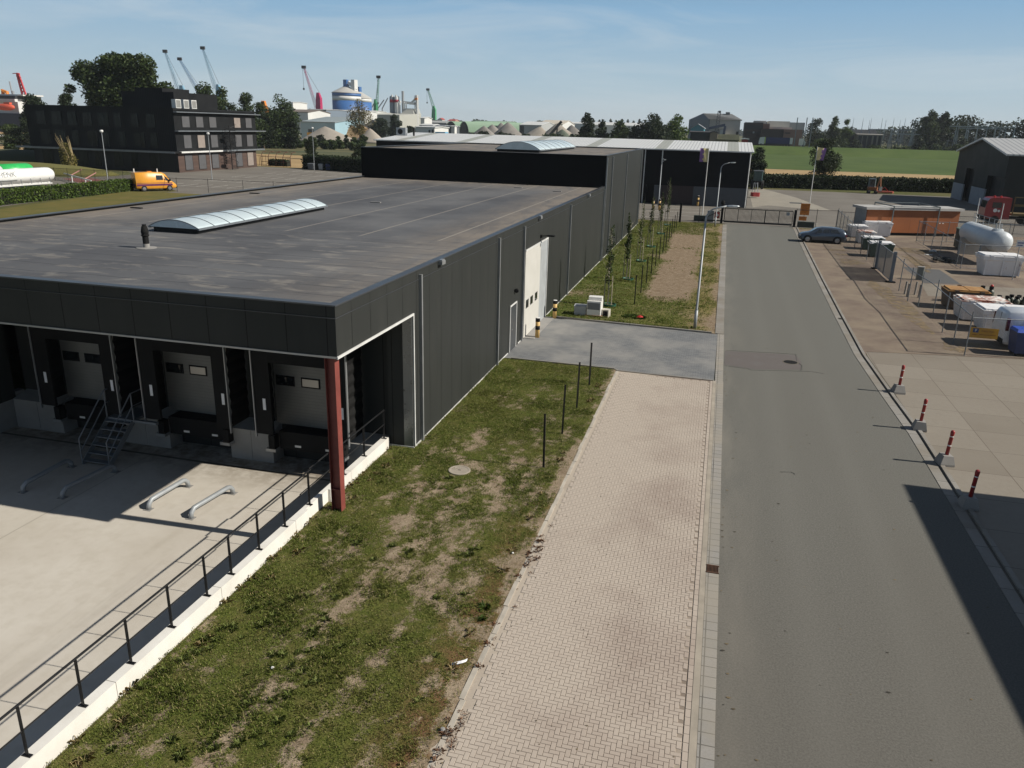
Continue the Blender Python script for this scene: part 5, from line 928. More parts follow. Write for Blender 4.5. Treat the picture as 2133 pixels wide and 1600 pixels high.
# gas bottles
gp=None; GB=sm('gas_bottle_green',(.045,.055,.035),.5); gi=0
gl=[(16.05,53.3),(16.5,53.2)]+[(16.55+.42*k,51.7-.03*k) for k in range(2)]+[(17.35+.4*k,52.2) for k in range(4)]+[(17.5+.4*k,51.7) for k in range(3)]+[(14.9,54.0),(15.25,54.1),(15.05,54.4)]
for x,y in gl:
    if gp is None:
        gp=o=thing('gas_bottle',(0,0,0),'','gas bottle','gas bottles standing in the yard'); mb=MB(); mb.lathe([(.13,0),(.15,.04),(.15,1.0),(.12,1.12),(.05,1.2),(.05,1.24)],(0,0,0),14); mb.build('bottle',GB,o,smooth=True); mb=MB(); mb.lathe([(.09,1.2),(.10,1.24),(.10,1.38),(.06,1.4),(0,1.4)],(0,0,0),10); mb.build('valve_cap',M['blackmat'],o)
    else: o=copy_tree(gp)
    o.location=(x,y,0)
    s_=.85 if gi>=2 else 1.05
    o.scale=(1.3,1.3,s_*.85); o['label']='tall olive gas bottle with a red cap, of the pair behind the skips' if gi==1 else 'tall dark gas bottle, left of the red-capped one' if gi==0 else 'dark green gas bottle in the yard, %s of the group beyond the skips'%ORDN[gi-2]; gi+=1
o=thing('gas_cylinder_cap',(16.5,53.2,1.25),'bright red cap on the tall gas bottle behind the skips','cap'); mb=MB(); mb.lathe([(.09,0),(.09,.06),(.05,.1),(0,.1)],(16.5,53.2,1.255),10); mb.build('cap',M['red'],o)
# stone pillar and little posts inside the fence
a=G(1914,583); o=thing('meter_pillar',(a.x,a.y,0),'squat grey meter pillar behind the fence','pillar'); mb=MB(); mb.cbox((a.x,a.y,.45),(.42,.34,.9),bev=.05); mb.build('body',sm('green_grey_box',(.13,.145,.135),.6),o); mb=MB(); mb.cbox((a.x,a.y,.93),(.46,.38,.06),bev=.05); mb.build('cap',M['conc'],o)
for k,(px,py) in enumerate(((1884,613),(1889,618),(1905,614),(1913,620))): a=G(px,py); o=thing('short_post',(a.x,a.y,0),'short pale post inside the fence, %s of four from the left'%ORDN[k],'post','short posts inside the fence'); mb=MB(); mb.tube([(a.x,a.y,0),(a.x+.02,a.y,.85)],.06,6); mb.build('post',M['conc'],o)
# ================= VEHICLES =================
def vehicle(name,lab,cat,secs,body,wins,wheels,wr,ww,parts=(),grp=None):
    """secs: (x,zb,wb,zbelt,wbelt,ztop,wtop) from rear to front; local +x is forward"""
    o=thing(name,(0,0,0),lab,cat,grp)
    def ring(s_):
        x,zb,wb,zl,wl,zt,wt=s_; e=min(.07,(zt-zl)*.3)
        h=[(wb*.93,zb),(wb,zb+.12),(wb*1.01,zb+(zl-zb)*.55),(wl,zl),(wt+(wl-wt)*.06,zt-e),(wt-.07,zt-.01),(wt*.5,zt+.02)]
        return [(x,y,z) for y,z in h]+[(x,-y,z) for y,z in h[::-1]]
    mb=MB(); mb.loft([ring(s_) for s_ in secs]); bd=mb.build('body',body,o,smooth=False)
    for pl in bd.data.polygons: pl.use_smooth=len(pl.vertices)==4
    def at_(x):
        for a,b in zip(secs,secs[1:]):
            if a[0]<=x<=b[0]:
                t=(x-a[0])/(b[0]-a[0]+1e-9); return [p+(q-p)*t for p,q in zip(a,b)]
        return secs[-1]
    for (x0,x1,x2,x3,f0,f1) in wins:   # bottom x0..x1, top x2..x3, heights as fractions belt->top
        for sg in (1,-1):
            P=[]
            for x,f in ((x0,f0),(x1,f0),(x3,f1),(x2,f1)):
                s_=at_(x); y=s_[4]+((s_[6]+(s_[4]-s_[6])*.06)-s_[4])*f; P.append((x,sg*(y+.012),s_[3]+(s_[5]-.07-s_[3])*f))
            mb=MB(); mb.extr(P,(0,sg*.006,0)); mb.build('side_window',M['glassl'],o)
    for x,s_ in [(x,s_) for x in wheels for s_ in (-1,1)]:
        yw=at_(x)[2]
        mb=MB(); mb.lathe([(wr+.055,-.01),(wr+.055,.012)],(x,s_*(yw+.0),wr+.02),20,axis='y'); mb.build('wheel_arch',M['blackmat'],o)
        mb=MB(); mb.lathe([(wr*.6,-ww/2),(wr*.95,-ww/2),(wr,-ww/2+.03),(wr,ww/2-.03),(wr*.95,ww/2),(wr*.6,ww/2)],(x,s_*(yw-ww/2+.03),wr),22,axis='y'); wl=mb.build('wheel',M['tyre'],o)
        mb=MB(); mb.lathe([(wr*.64,0),(wr*.62,s_*.01),(wr*.2,s_*.02),(0,s_*.02)],(x,s_*(yw+.032),wr),14,axis='y'); mb.build('rim',M['rim'],wl)
    for nm,shape,mt in parts:
        mb=MB(); shape(mb); mb.build(nm,mt,o)
    return o
g=NG('grey_car_paint'); g.put(g.b.inputs['Coat Weight'],.8); g.fin((.075,.095,.125),.3,.5); M['cgrey']=g.mat
def wpaint(name,c):
    g=NG(name); g.put(g.b.inputs['Coat Weight'],.5); p=g.pos(True); n=g.noise(2,p,4); g.fin(g.mix(g.ramp(n,.3,.7),c,tuple(x*.9 for x in c)),.35); return g.mat
S=lambda *a:a
car=[S(-2.12,.45,.70,.70,.72,.74,.66),S(-2.08,.28,.80,.86,.80,.98,.70),S(-1.86,.22,.86,.93,.86,1.22,.62),S(-1.45,.20,.88,.93,.88,1.40,.60),S(-.7,.20,.89,.93,.89,1.45,.61),S(.1,.20,.89,.92,.89,1.44,.60),S(.55,.20,.89,.91,.88,1.34,.58),S(1.12,.20,.89,.90,.86,.99,.62),S(1.3,.21,.89,.87,.84,.93,.66),S(1.85,.24,.87,.76,.80,.83,.62),S(2.1,.3,.78,.62,.74,.68,.55),S(2.17,.4,.62,.55,.62,.58,.5)]
o=vehicle('parked_car','blue-grey hatchback parked beside the road at the chain-link fence','car',car,M['cgrey'],[(-1.5,-.62,-1.25,-.62,.12,.88),(-.55,.75,-.55,.35,.12,.88)],(-1.32,1.32),.32,.22,
 parts=(('windscreen',lambda m:m.add([(1.10,.60,1.01),(1.10,-.60,1.01),(.60,-.52,1.345),(.60,.52,1.345)],[(0,1,2,3)]),M['glassl']),('rear_window',lambda m:m.add([(-1.90,.56,1.17),(-1.90,-.56,1.17),(-1.52,-.5,1.395),(-1.52,.5,1.395)],[(3,2,1,0)]),M['glassl']),
  ('tail_light',lambda m:m.box(-2.12,-1.98,.62,.83,.72,.88),sm('tail_light_red',(.45,.01,.02),.2)),('tail_light',lambda m:m.box(-2.12,-1.98,-.83,-.62,.72,.88),sm('tail_light_red',(.45,.01,.02),.2)),('headlight',lambda m:m.box(1.9,2.08,.55,.80,.58,.70),M['rim']),('headlight',lambda m:m.box(1.9,2.08,-.80,-.55,.58,.70),M['rim']),('sill',lambda m:m.box(-1.0,1.0,-.90,.90,.17,.27),M['blackmat']),('bumper',lambda m:m.box(-2.16,-2.0,-.78,.78,.30,.5),M['blackmat']),('mirror',lambda m:(m.box(.62,.74,.9,1.06,.93,1.03),m.box(.62,.74,-1.06,-.9,.93,1.03)),M['cgrey'])))
place(o,(9.6,80.45,0),PI-.03)
# white van, rear end visible at the right edge
VW=wpaint('van_white_paint',(.76,.79,.82))
van=[S(-2.15,.42,.78,.95,.80,1.05,.76),S(-2.12,.30,.86,1.02,.87,1.70,.72),S(-2.0,.26,.90,1.02,.90,1.86,.74),S(-.5,.24,.92,1.02,.92,1.90,.75),S(.5,.24,.92,1.02,.92,1.86,.74),S(.9,.24,.92,1.0,.90,1.70,.70),S(1.45,.24,.91,.98,.87,1.12,.70),S(1.95,.28,.86,.85,.82,.92,.65),S(2.2,.36,.76,.62,.72,.66,.58)]
def vlogo(m): m.lathe([(.26,0),(.26,.01)],(-.55,.925,1.22),24,axis='y'); m.lathe([(.26,0),(.26,.01)],(-.55,-.935,1.22),24,axis='y')
o=vehicle('delivery_van','small white delivery van with a red ball logo, half out of frame','van',van,VW,[(.15,1.2,.15,.82,.1,.9)],(-1.35,1.35),.31,.21,
 parts=(('windscreen',lambda m:m.add([(1.43,.66,1.14),(1.43,-.66,1.14),(.93,-.62,1.68),(.93,.62,1.68)],[(0,1,2,3)]),M['glassl']),('logo',vlogo,sm('logo_red',(.50,.05,.03),.4)),('tail_light',lambda m:m.box(-2.135,-2.0,.80,.905,.95,1.55),sm('tail_dark_red',(.10,.01,.015),.2)),('tail_light',lambda m:m.box(-2.135,-2.0,-.905,-.80,.95,1.55),sm('tail_dark_red',(.10,.01,.015),.2)),('bumper',lambda m:m.box(-2.2,-2.0,-.82,.82,.30,.52),M['blackmat']),('door_seam',lambda m:m.box(-2.14,-2.118,-.008,.008,.55,1.7),M['blackmat']),('side_panel',lambda m:m.extr([(-1.5,-.938,1.0),(-.1,-.938,1.0),(-.1,-.915,1.55),(-1.45,-.915,1.55)],(0,-.006,0)),wpaint('van_panel',(.60,.65,.70)))))
place(o,(16.1,42.9,0),.04)
# yellow van with purple stripes
VY=wpaint('van_yellow_paint',(.72,.32,.03)); VP=sm('van_purple',(.10,.02,.08),.4)
yv=[S(-2.8,.5,.9,1.4,.92,2.45,.80),S(-2.75,.35,.97,1.4,.98,2.52,.84),S(-1,.3,.98,1.4,.98,2.58,.84),S(.9,.3,.98,1.38,.97,2.52,.82),S(1.35,.3,.98,1.32,.95,2.30,.74),S(1.95,.3,.97,1.25,.90,1.48,.74),S(2.5,.33,.93,1.0,.86,1.12,.68),S(2.82,.4,.84,.72,.78,.78,.6)]
o=vehicle('service_van','yellow-orange high-roof van with purple side stripes on the car park','van',yv,VY,[(.0,.95,.0,.95,.12,.72),(1.08,1.9,1.08,1.5,.12,.72)],(-1.75,1.75),.35,.24,
 parts=(('windscreen',lambda m:m.add([(1.97,.72,1.5),(1.97,-.72,1.5),(1.38,-.66,2.28),(1.38,.66,2.28)],[(0,1,2,3)]),M['glassl']),('stripe',lambda m:(m.box(-2.7,2.2,-.998,-.99,.72,.98),m.box(-2.7,2.2,.99,.998,.72,.98),m.box(-2.7,2.2,-.998,-.99,1.08,1.14),m.box(-2.81,-2.76,-.9,.9,.7,1.0)),VP),('bumper',lambda m:(m.box(2.5,2.88,-.85,.85,.35,.6),m.box(-2.9,-2.7,-.9,.9,.35,.6)),M['blackmat']),('roof_beacon',lambda m:(m.lathe([(.08,0),(.08,.5),(0,.52)],(-2.4,.6,2.5),8),m.lathe([(.08,0),(.08,.5),(0,.52)],(.4,-.5,2.52),8)),M['white']),('light_bar',lambda m:m.box(-.9,-.3,-.3,.3,2.59,2.68),M['orange']),('mirror',lambda m:(m.box(1.75,1.9,-1.25,-1.0,1.3,1.65),m.box(1.75,1.9,1.0,1.25,1.3,1.65)),M['blackmat'])))
place(o,(-76.3,95.3,0),R(57),s=.97)
# tanker trailers
def tanker(x,y0,y1,z,r,lab,rear):
    o=thing('tank_trailer',(x,(y0+y1)/2,0),lab,'tank trailer'); n=28; W_=wpaint('tank_white',(.80,.80,.78)); GN=sm('tank_green',(.03,.42,.10),.35)
    def ring(y,rr_): return [(x+math.cos(2*PI*k/n)*rr_*1.05,y,z+math.sin(2*PI*k/n)*rr_*.95) for k in range(n)]
    ys_=[y0,y1-(5.5 if rear else .9)]; mb=MB(); mb.loft([ring(y0,r),ring(ys_[1],r)]+([] if rear else [ring(y1-.45,r*.96),ring(y1-.18,r*.84),ring(y1-.04,r*.6),ring(y1,r*.3)])); mb.build('tank',W_,o,smooth=True)
    if rear: mb=MB(); mb.loft([ring(ys_[1]+.002,r),ring(y1-.6,r),ring(y1-.25,r*.9),ring(y1-.06,r*.68),ring(y1,r*.3)]); mb.build('tank_section',GN,o,smooth=True)
    mb=MB(); mb.box(x-.55,x+.55,y0,y1-.8,z-r-.12,z-r+.05); mb.box(x+1.03,x+1.09,y0,y1-1.0,z-r-.18,z-r-.05); mb.build('chassis',M['wtrim'],o)
    for k in range(6): yy=y1-1.3-k*1.6; mb=MB(); mb.tube([(x+1.06,yy,z-r-.1),(x+1.0,yy,z-r*.35)],.035,5); mb.build('bracket',M['galvd'],o)
    for k in range(3):
        for s_ in (-.85,.85): mb=MB(); mb.lathe([(.25,-.15),(.48,-.15),(.5,-.1),(.5,.1),(.48,.15),(.25,.15)],(x+s_,y0+2+k*1.3,.5),16,axis='x'); mb.build('wheel',M['tyre'],o)
    return o
o=tanker(-92.6,76,94.3,1.62,1.02,'white tank trailer with faint lettering behind the clipped hedge',False)
LG=sm('faint_grey_lettering',(.45,.46,.45),.5); a=AT(18,373,X=-91.4)
text('lettering','SCHENK',1.05,(-91.515,a.y-.6,1.95),(PI/2,0,PI/2),LG,o,.004)
mb=MB(); mb.box(-91.56,-91.50,a.y-2.6,a.y+1.6,1.22,1.34); mb.build('lettering_bar',LG,o)
tanker(-97.4,76,95.6,1.9,1.08,'second tank trailer with a bright green rear section, behind the white one',True)
# red truck right of the gas tank
o=thing('red_truck',(34.5,108,0),'red truck cab with white logo standing before the barn','truck'); RT=wpaint('truck_red_paint',(.26,.011,.014)); x,y=30.8,107.6
mb=MB(); mb.loft([[(x+dx,y+yy,z) for dx,z in ((.05,.65),(.0,1.1),(.02,1.9),(.16,2.75),(.35,3.02),(.7,3.12),(2.7,3.15),(2.75,.65))] for yy in (-.05,2.35)]); mb.build('cab',RT,o)
mb=MB(); mb.box(x+.7,x+1.7,y-.075,y-.055,1.95,2.6); mb.build('side_window',M['glassl'],o); mb=MB(); mb.extr([(x+.02,y+.15,1.9),(x+.02,y+2.15,1.9),(x+.15,y+2.15,2.7),(x+.15,y+.15,2.7)],(-.03,0,.015)); mb.build('windscreen',M['glassl'],o)
mb=MB(); mb.lathe([(.22,-.012),(.22,0)],(x+1.1,y-.052,1.65),16,axis='y'); mb.lathe([(.14,-.012),(.14,0)],(x+1.5,y-.052,1.6),16,axis='y'); mb.build('logo',M['white'],o)
for dx in (.9,1.6): mb=MB(); mb.lathe([(.12,0),(.12,.2),(0,.24)],(x+dx,y+.5,3.12),10); mb.build('beacon',M['red'],o)
mb=MB(); mb.box(x-.1,x+.1,y+.0,y+2.3,.4,.95); mb.build('bumper',M['blackmat'],o); mb=MB(); mb.box(x+.2,x+8,y+.6,y+1.7,.65,.95); mb.build('chassis',M['blackmat'],o)
for dx in (1.2,4.8,6.1):
    for yy in (.1,2.2): mb=MB(); mb.lathe([(.28,-.15),(.5,-.15),(.52,-.1),(.52,.1),(.5,.15),(.28,.15)],(x+dx,y+yy,.52),18,axis='y'); mb.build('wheel',M['tyre'],o)
mb=MB(); mb.box(x+3.0,x+8.4,y+.1,y+2.3,1.1,1.35); [mb.box(x+3.0+k*1.7,x+3.1+k*1.7,y+.1,y+.2,1.351,3.3) for k in range(4)]; mb.box(x+3,x+8.4,y+.1,y+.25,2.2,2.45); mb.box(x+3,x+8.4,y+.1,y+.25,3.2,3.3); mb.build('load_bed',sm('ochre_load',(.12,.085,.025),.6),o)
# mini excavator and red mower deck by the hedge
a=G(1816,403); x,y=a.x,a.y; o=thing('mini_excavator',(x,y,0),'orange and grey mini excavator parked by the hedge, shade put into its orange','excavator')
for s_ in (-.6,.6): mb=MB(); mb.loft([[(x+s_-.18,y+a_,z) for a_,z in ((-.9,.1),(-.7,0),(.7,0),(.9,.1),(.9,.4),(.7,.5),(-.7,.5),(-.9,.4))],[(x+s_+.18,y+a_,z) for a_,z in ((-.9,.1),(-.7,0),(.7,0),(.9,.1),(.9,.4),(.7,.5),(-.7,.5),(-.9,.4))]]); mb.build('track',M['tyre'],o)
mb=MB(); OD=sm('shade_dark_orange',(.26,.09,.025),.6); mb.cbox((x,y+.2,.85),(1.6,1.7,.5),bev=.2); mb.build('body',OD,o); mb=MB(); mb.cbox((x-.2,y+.3,1.85),(1.1,1.1,1.4),bev=.1); mb.build('cab',sm('cab_grey',(.13,.16,.17),.4),o); mb=MB(); mb.cbox((x-.2,y-.26,1.9),(.85,.02,1.0)); mb.build('cab_window',M['glassl'],o)  # orange painted darker to stand in for shade on the excavator
mb=MB(); mb.bar((x+.6,y-.3,1.0),(x+.9,y-1.0,2.9),.2); mb.bar((x+.9,y-1.0,2.9),(x+1.0,y-1.6,1.3),.16); mb.build('boom',OD,o); mb=MB(); mb.loft([[(x+.8,y-1.8,.6),(x+1.25,y-1.8,.6),(x+1.25,y-1.3,.5),(x+.8,y-1.3,.5)],[(x+.75,y-1.6,1.3),(x+1.3,y-1.6,1.3),(x+1.3,y-1.3,1.3),(x+.75,y-1.3,1.3)]]); mb.build('bucket',M['conc'],o)
a=G(1842,403); x,y=a.x,a.y; o=thing('mower_deck',(x,y,0),'flat red mower deck lying on the yard by the hedge','machine'); mb=MB(); mb.cbox((x,y,.25),(2.9,1.3,.3),bev=.25); mb.build('deck',sm('faded_red',(.45,.10,.06),.5),o); mb=MB(); mb.bar((x-.8,y,.4),(x-.1,y,1.1),.08); mb.bar((x+.6,y,.4),(x-.1,y,1.1),.08); mb.build('hitch_frame',M['red'],o)
# small tractor-like machine beside the hall
a=G(1572,412); x,y=a.x,a.y; o=thing('red_implement',(x,y,0),'red farm implement with pale arms standing beside the dark hall','machine'); mb=MB(); mb.cbox((x,y,.5),(1.3,1.0,.6),rz=.3,bev=.2); mb.build('body',sm('worn_red',(.27,.025,.025),.6),o); mb=MB()
for dx in (-.5,-.1,.35): mb.bar((x+dx,y+.1,.8),(x+dx*.6,y+.6,2.3),.08)
mb.bar((x-.4,y+.6,2.2),(x+.3,y+.6,2.2),.08); mb.build('lifting_arms',M['galv'],o)
a=G(1577,396); x,y=a.x,a.y+3; o=thing('tractor',(x,y,0),'dark tractor cab with green-tinted windows beside the hall','tractor'); mb=MB(); mb.cbox((x,y,2.3),(1.6,1.5,1.7),bev=.12); mb.build('cab',sm('tinted_cab',(.05,.09,.09),.2),o); mb=MB(); mb.cbox((x,y,3.2),(1.75,1.65,.14),bev=.1); mb.build('cab_roof',M['galvd'],o); mb=MB(); mb.cbox((x+.2,y,1.1),(1.2,2.8,.7),bev=.1); mb.build('body',M['blackmat'],o)
for s_ in (-.9,.9): mb=MB(); mb.lathe([(.3,-.2),(.75,-.2),(.8,-.15),(.8,.15),(.75,.2),(.3,.2)],(x+s_,y,.8),18,axis='x'); mb.build('wheel',M['tyre'],o)
# ================= HALLS, BARN, OFFICE =================
def ribroof(name,c1,c2,fq,axis=0,patch=None):
    g=NG(name); p=g.pos(); X=g.sep(p)[axis]; Y=g.sep(p)[1-axis]; fr=g.math('FRACT',g.math('MULTIPLY',X,fq)); j=g.math('LESS_THAN',fr,.30); n=g.noise(.25,p,4); c=g.mix(j,c1,c2)
    if patch is not None:
        b=g.math('LESS_THAN',g.math('FRACT',g.math('DIVIDE',X,patch)),.16); c=g.mix(g.math('MULTIPLY',b,.8),c,(.34,.34,.27))
    c=g.mix(g.ramp(n,.4,.7,0,.15),c,tuple(x*.7 for x in c1)); g.bump(fr,.6,.05); return g.fin(c,.45,.1)
M['hroof']=ribroof('ribbed_white_roof',(.78,.78,.75),(.50,.50,.49),2.2,0,9.6)
M['hwall']=sm('near_black_sheeting',(.008,.0085,.010),.6,0,.15,.3,spec=.1)
o=thing('dark_hall',(-24,113.4,0),'long near-black hall with a white ribbed metal roof beyond the warehouse','hall')
xa,xb,ya,yr,yb=-51,3.26,113.4,129.0,146.0; ze,zr=7.25,8.25
mb=MB(); mb.extr([(xa,ya,2.55),(xa,ya,ze),(xa,yr,zr-.02),(xa,yb,ze),(xa,yb,2.55)],(xb-xa,0,0)); mb.build('wall',M['hwall'],o)
mb=MB(); mb.box(xa,-10.4,ya,yb,0,2.549); mb.box(-10.4,-3.95,ya+.6,yb,0,2.549); mb.build('lower_wall',M['hwall'],o)
mb=MB(); mb.box(-3.94,xb+.02,ya-.03,yb,0,2.55); mb.build('concrete_plinth',sm('blue_grey_plinth',(.075,.082,.092),.8),o)
mb=MB(); mb.box(-9.3,-8.3,ya-.02,ya+.3,0,2.5); mb.build('concrete_pier',sm('blue_grey_plinth',(.075,.082,.092),.8),o)
mb=MB(); mb.box(-8.29,-3.95,ya+.25,ya+.35,0,5.0); mb.build('hall_door',sm('dark_maroon_door',(.022,.010,.013),.5),o)
mb=MB(); e=.25
mb.add([(xa-e,ya-e,ze-.0),(xb+e,ya-e,ze-.0),(xb+e,yr,zr),(xa-e,yr,zr),(xb+e,yb+e,ze),(xa-e,yb+e,ze),(xa-e,ya-e,ze+.10),(xb+e,ya-e,ze+.10),(xb+e,yr,zr+.10),(xa-e,yr,zr+.10),(xb+e,yb+e,ze+.10),(xa-e,yb+e,ze+.10)],[(3,2,1,0),(5,4,2,3),(6,7,8,9),(9,8,10,11),(0,1,7,6),(1,2,8,7),(2,4,10,8),(4,5,11,10),(5,3,9,11),(3,0,6,9)]); rf=mb.build('roof',M['hroof'],o)
mb=MB(); mb.box(xa-e-.02,xb+e+.02,ya-e-.14,ya-e-.005,ze-.05,ze+.09); mb.build('gutter',M['wtrim'],o)
for x in (-10.85,-8.5,xb-.15):
    mb=MB(); mb.tube([(x,ya-.12,ze),(x,ya-.12,.0)],.07,8); mb.build('downpipe',M['wtrim'],o)
a=AT(837,279,Y=122); mb=MB(); mb.cbox((a.x,122,8.5),(1.6,.8,1.2)); au=mb.build('roof_fan_unit',M['galv'],o); mb=MB(); mb.lathe([(.42,0),(.42,-.02),(0,-.02)],(a.x-.1,121.59,8.5),16,axis='y'); mb.build('fan_grille',M['blackmat'],au)
a=AT(862,279,Y=122); mb=MB(); mb.tube([(a.x,122,7.8),(a.x,122,9.1)],.16,8); mb.build('flue',M['blackmat'],o)
# right barn: gable towards the yard
a=AT(1999,315,X=38.2); b=AT(2052,290,X=38.2); yf=a.y; ymid=b.y; zb_=a.z; zt_=b.z; yn=ymid-(yf-ymid); XB=38.2
o=thing('grey_barn',(XB,ymid,0),'dark-clad barn with a white ribbed gable roof at the right edge','barn')
mb=MB(); 
def gy(y): return zb_+(zt_-zb_)*(1-abs(y-ymid)/(yf-ymid))
def wallp(y0,y1,z0,mat,nm,x=XB,th=.2):
    m=MB(); P=[(x,y0,z0),(x,y1,z0),(x,y1,gy(y1))]+([(x,ymid,zt_)] if y0<ymid<y1 else [])+[(x,y0,gy(y0))]; m.extr(P,(th,0,0)); return m.build(nm,mat,o)
BW=sm('barn_dark_cladding',(.030,.032,.030),.6,0,.1,.3,spec=.15)
d0,d1=AT(2010,412,X=38).y,AT(2052,428,X=38).y
y_d1a=yf-9.5; 
wallp(yf-6.2,yf-.01,2.6,BW,'wall'); wallp(yf-10.8,yf-6.2,5.2,BW,'wall'); wallp(yf-18,yf-10.8,2.6,BW,'wall'); wallp(yn,yf-18,4.6,BW,'wall')
BC=sm('barn_concrete',(.30,.32,.34),.8)
for ya_,yb2 in ((yf-6.2,yf),(yf-18,yf-10.8)): mb=MB(); mb.box(XB-.02,XB+.2,ya_,yb2,0,2.6); mb.build('concrete_panel',BC,o)
for ya_,yb2,h_ in ((yf-10.8,yf-6.2,5.2),(yn,yf-18,4.6)): mb=MB(); mb.box(XB+.7,XB+.8,ya_,yb2,0,h_); mb.build('barn_door',M['black'],o)
for ya_ in (yf-.2,yn): mb=MB(); mb.box(XB+.2,XB+26,ya_,ya_+.2,0,zb_); mb.build('side_wall',BW,o)
mb=MB(); E_=.35; rx0,rx1=XB-.4,XB+26.5; dz=(zt_-zb_)/(yf-ymid)*E_
mb.add([(rx0,yn-E_,zb_-dz),(rx1,yn-E_,zb_-dz),(rx1,ymid,zt_),(rx0,ymid,zt_),(rx1,yf+E_,zb_-dz),(rx0,yf+E_,zb_-dz),(rx0,yn-E_,zb_-dz+.22),(rx1,yn-E_,zb_-dz+.22),(rx1,ymid,zt_+.22),(rx0,ymid,zt_+.22),(rx1,yf+E_,zb_-dz+.22),(rx0,yf+E_,zb_-dz+.22)],[(3,2,1,0),(5,4,2,3),(6,7,8,9),(9,8,10,11),(0,1,7,6),(1,2,8,7),(2,4,10,8),(4,5,11,10),(5,3,9,11),(3,0,6,9)])
mb.build('roof',ribroof('barn_ribbed_roof',(.50,.50,.49),(.30,.305,.31),1.3,0),o)
mb=MB(); mb.bar((rx0-.03,yn-E_,zb_-dz+.1),(rx0-.03,ymid,zt_+.12),.06,.26); mb.bar((rx0-.03,ymid,zt_+.12),(rx0-.03,yf+E_,zb_-dz+.1),.06,.26); mb.build('verge_trim',M['wtrim'],o)
# ---- black office building
ox,oy=-97.3,128.6; OW,OD,OH=32.6,26.4,10.95
o=thing('office_building',(ox,oy,0),'black three-storey office block with white-edged canopy slab and rooftop plant room','office building')
g=NG('black_timber_slats'); p=g.pos(); X=g.sep(p)[0]; Y=g.sep(p)[1]; s=g.math('ADD',X,Y); fr=g.math('LESS_THAN',g.math('FRACT',g.math('MULTIPLY',s,2.6)),.3); n=g.noise(.4,p,4); c=g.mix(fr,(.016,.017,.018),(.006,.006,.007)); c=g.mix(g.ramp(n,.4,.7,0,.3),c,(.03,.031,.032)); M['slat']=g.fin(c,.6,0,.1)
g=NG('brown_brick'); b=g.n('ShaderNodeTexBrick',{'Vector':g.map(g.pos(),(1,1,1),(PI/2,0,PI/2)),'Scale':2.2,'Color1':(.065,.04,.032,1),'Color2':(.09,.055,.043,1),'Mortar':(.06,.045,.04,1)}); M['bbrick']=g.fin(b.outputs[0],.85)
mb=MB(); mb.box(ox-OW,ox,oy,oy+OD,3.75,OH); mb.build('wall',M['slat'],o); mb=MB(); mb.box(ox-OW+.3,ox-.15,oy+.31,oy+OD-.3,0,3.45); mb.build('ground_floor_wall',M['bbrick'],o); mb=MB(); mb.box(ox-OW+.3,ox-.16,oy+.29,oy+.305,0,3.45); mb.build('front_glazing',M['black'],o)
mb=MB(); mb.box(ox-OW-.1,ox+.1,oy-.1,oy+OD+.1,OH,OH+.35); mb.build('roof_edge',M['slat'],o)
mb=MB(); mb.box(ox-OW-2.2,ox+.6,oy-1.4,oy+.5,3.46,3.74); mb.build('canopy_slab',M['black'],o); mb=MB(); mb.box(ox-OW-2.2,ox+.6,oy-1.43,oy-1.401,3.44,3.76); mb.build('slab_edge',sm('canopy_edge_white',(.20,.21,.22),.5),o)
mb=MB(); mb.box(ox-.1,ox+.6,oy+.501,oy+15,3.46,3.74); mb.build('canopy_slab',M['wtrim'],o); mb=MB(); mb.box(ox,ox+.5,oy+15.01,oy+OD+2.2,3.46,3.74); mb.box(ox+.001,ox+.8,oy-.1,oy+OD+2.5,7.25,7.42); mb.box(ox+.101,ox+.8,oy-.1,oy+OD+1.0,10.55,10.7); mb.build('ledge',M['galvd'],o)
rs=random.Random(3); OG=sm('office_glass',(.012,.016,.014),.2,0,.5,.3,spec=.2); SH=sm('grey_blind',(.085,.085,.09),.7); SHl=sm('beige_blind',(.25,.21,.185),.7)
# front windows: three floors of tall paired panes
for fl,(z0,z1) in enumerate(((.5,3.3),(4.3,6.9),(7.8,10.2))):
    n=8 if fl else 7
    for k in range(n):
        x0=ox-OW+2.3+k*(OW-4.5)/n+rs.uniform(-.2,.2)+(.5 if fl==1 else 0); w_=rs.choice((1.5,2.0,2.3)); yy=oy-.06 if fl else oy+.24
        mb=MB(); mb.box(x0,x0+w_,yy,yy+.058,z0,z1); wf=mb.build('window',M['black'],o); mb=MB(); mb.box(x0+.08,x0+w_*.62,yy-.015,yy-.001,z0+.08,z1-.08); mb.box(x0+w_*.66,x0+w_-.08,yy-.015,yy-.001,z0+.08,z1-.08); mb.build('pane',OG,wf)
# side windows with blinds
for fl,(z0,z1) in enumerate(((.3,3.2),(4.2,6.7),(7.9,10.0))):
    for k in range(6):
        if k==3: continue
        y0=oy+2.1+k*4.1; w_=2.35; xx=ox if fl else ox-.15
        mb=MB(); mb.box(xx+.001,xx+.05,y0,y0+w_,z0,z1); wf=mb.build('window',M['black'],o); mb=MB(); mb.box(xx+.051,xx+.066,y0+.12,y0+w_-.12,z0+.1,z1-.12); mb.build('blind',SHl if (fl,k) in ((2,4),(1,1),(0,5)) else SH,wf)
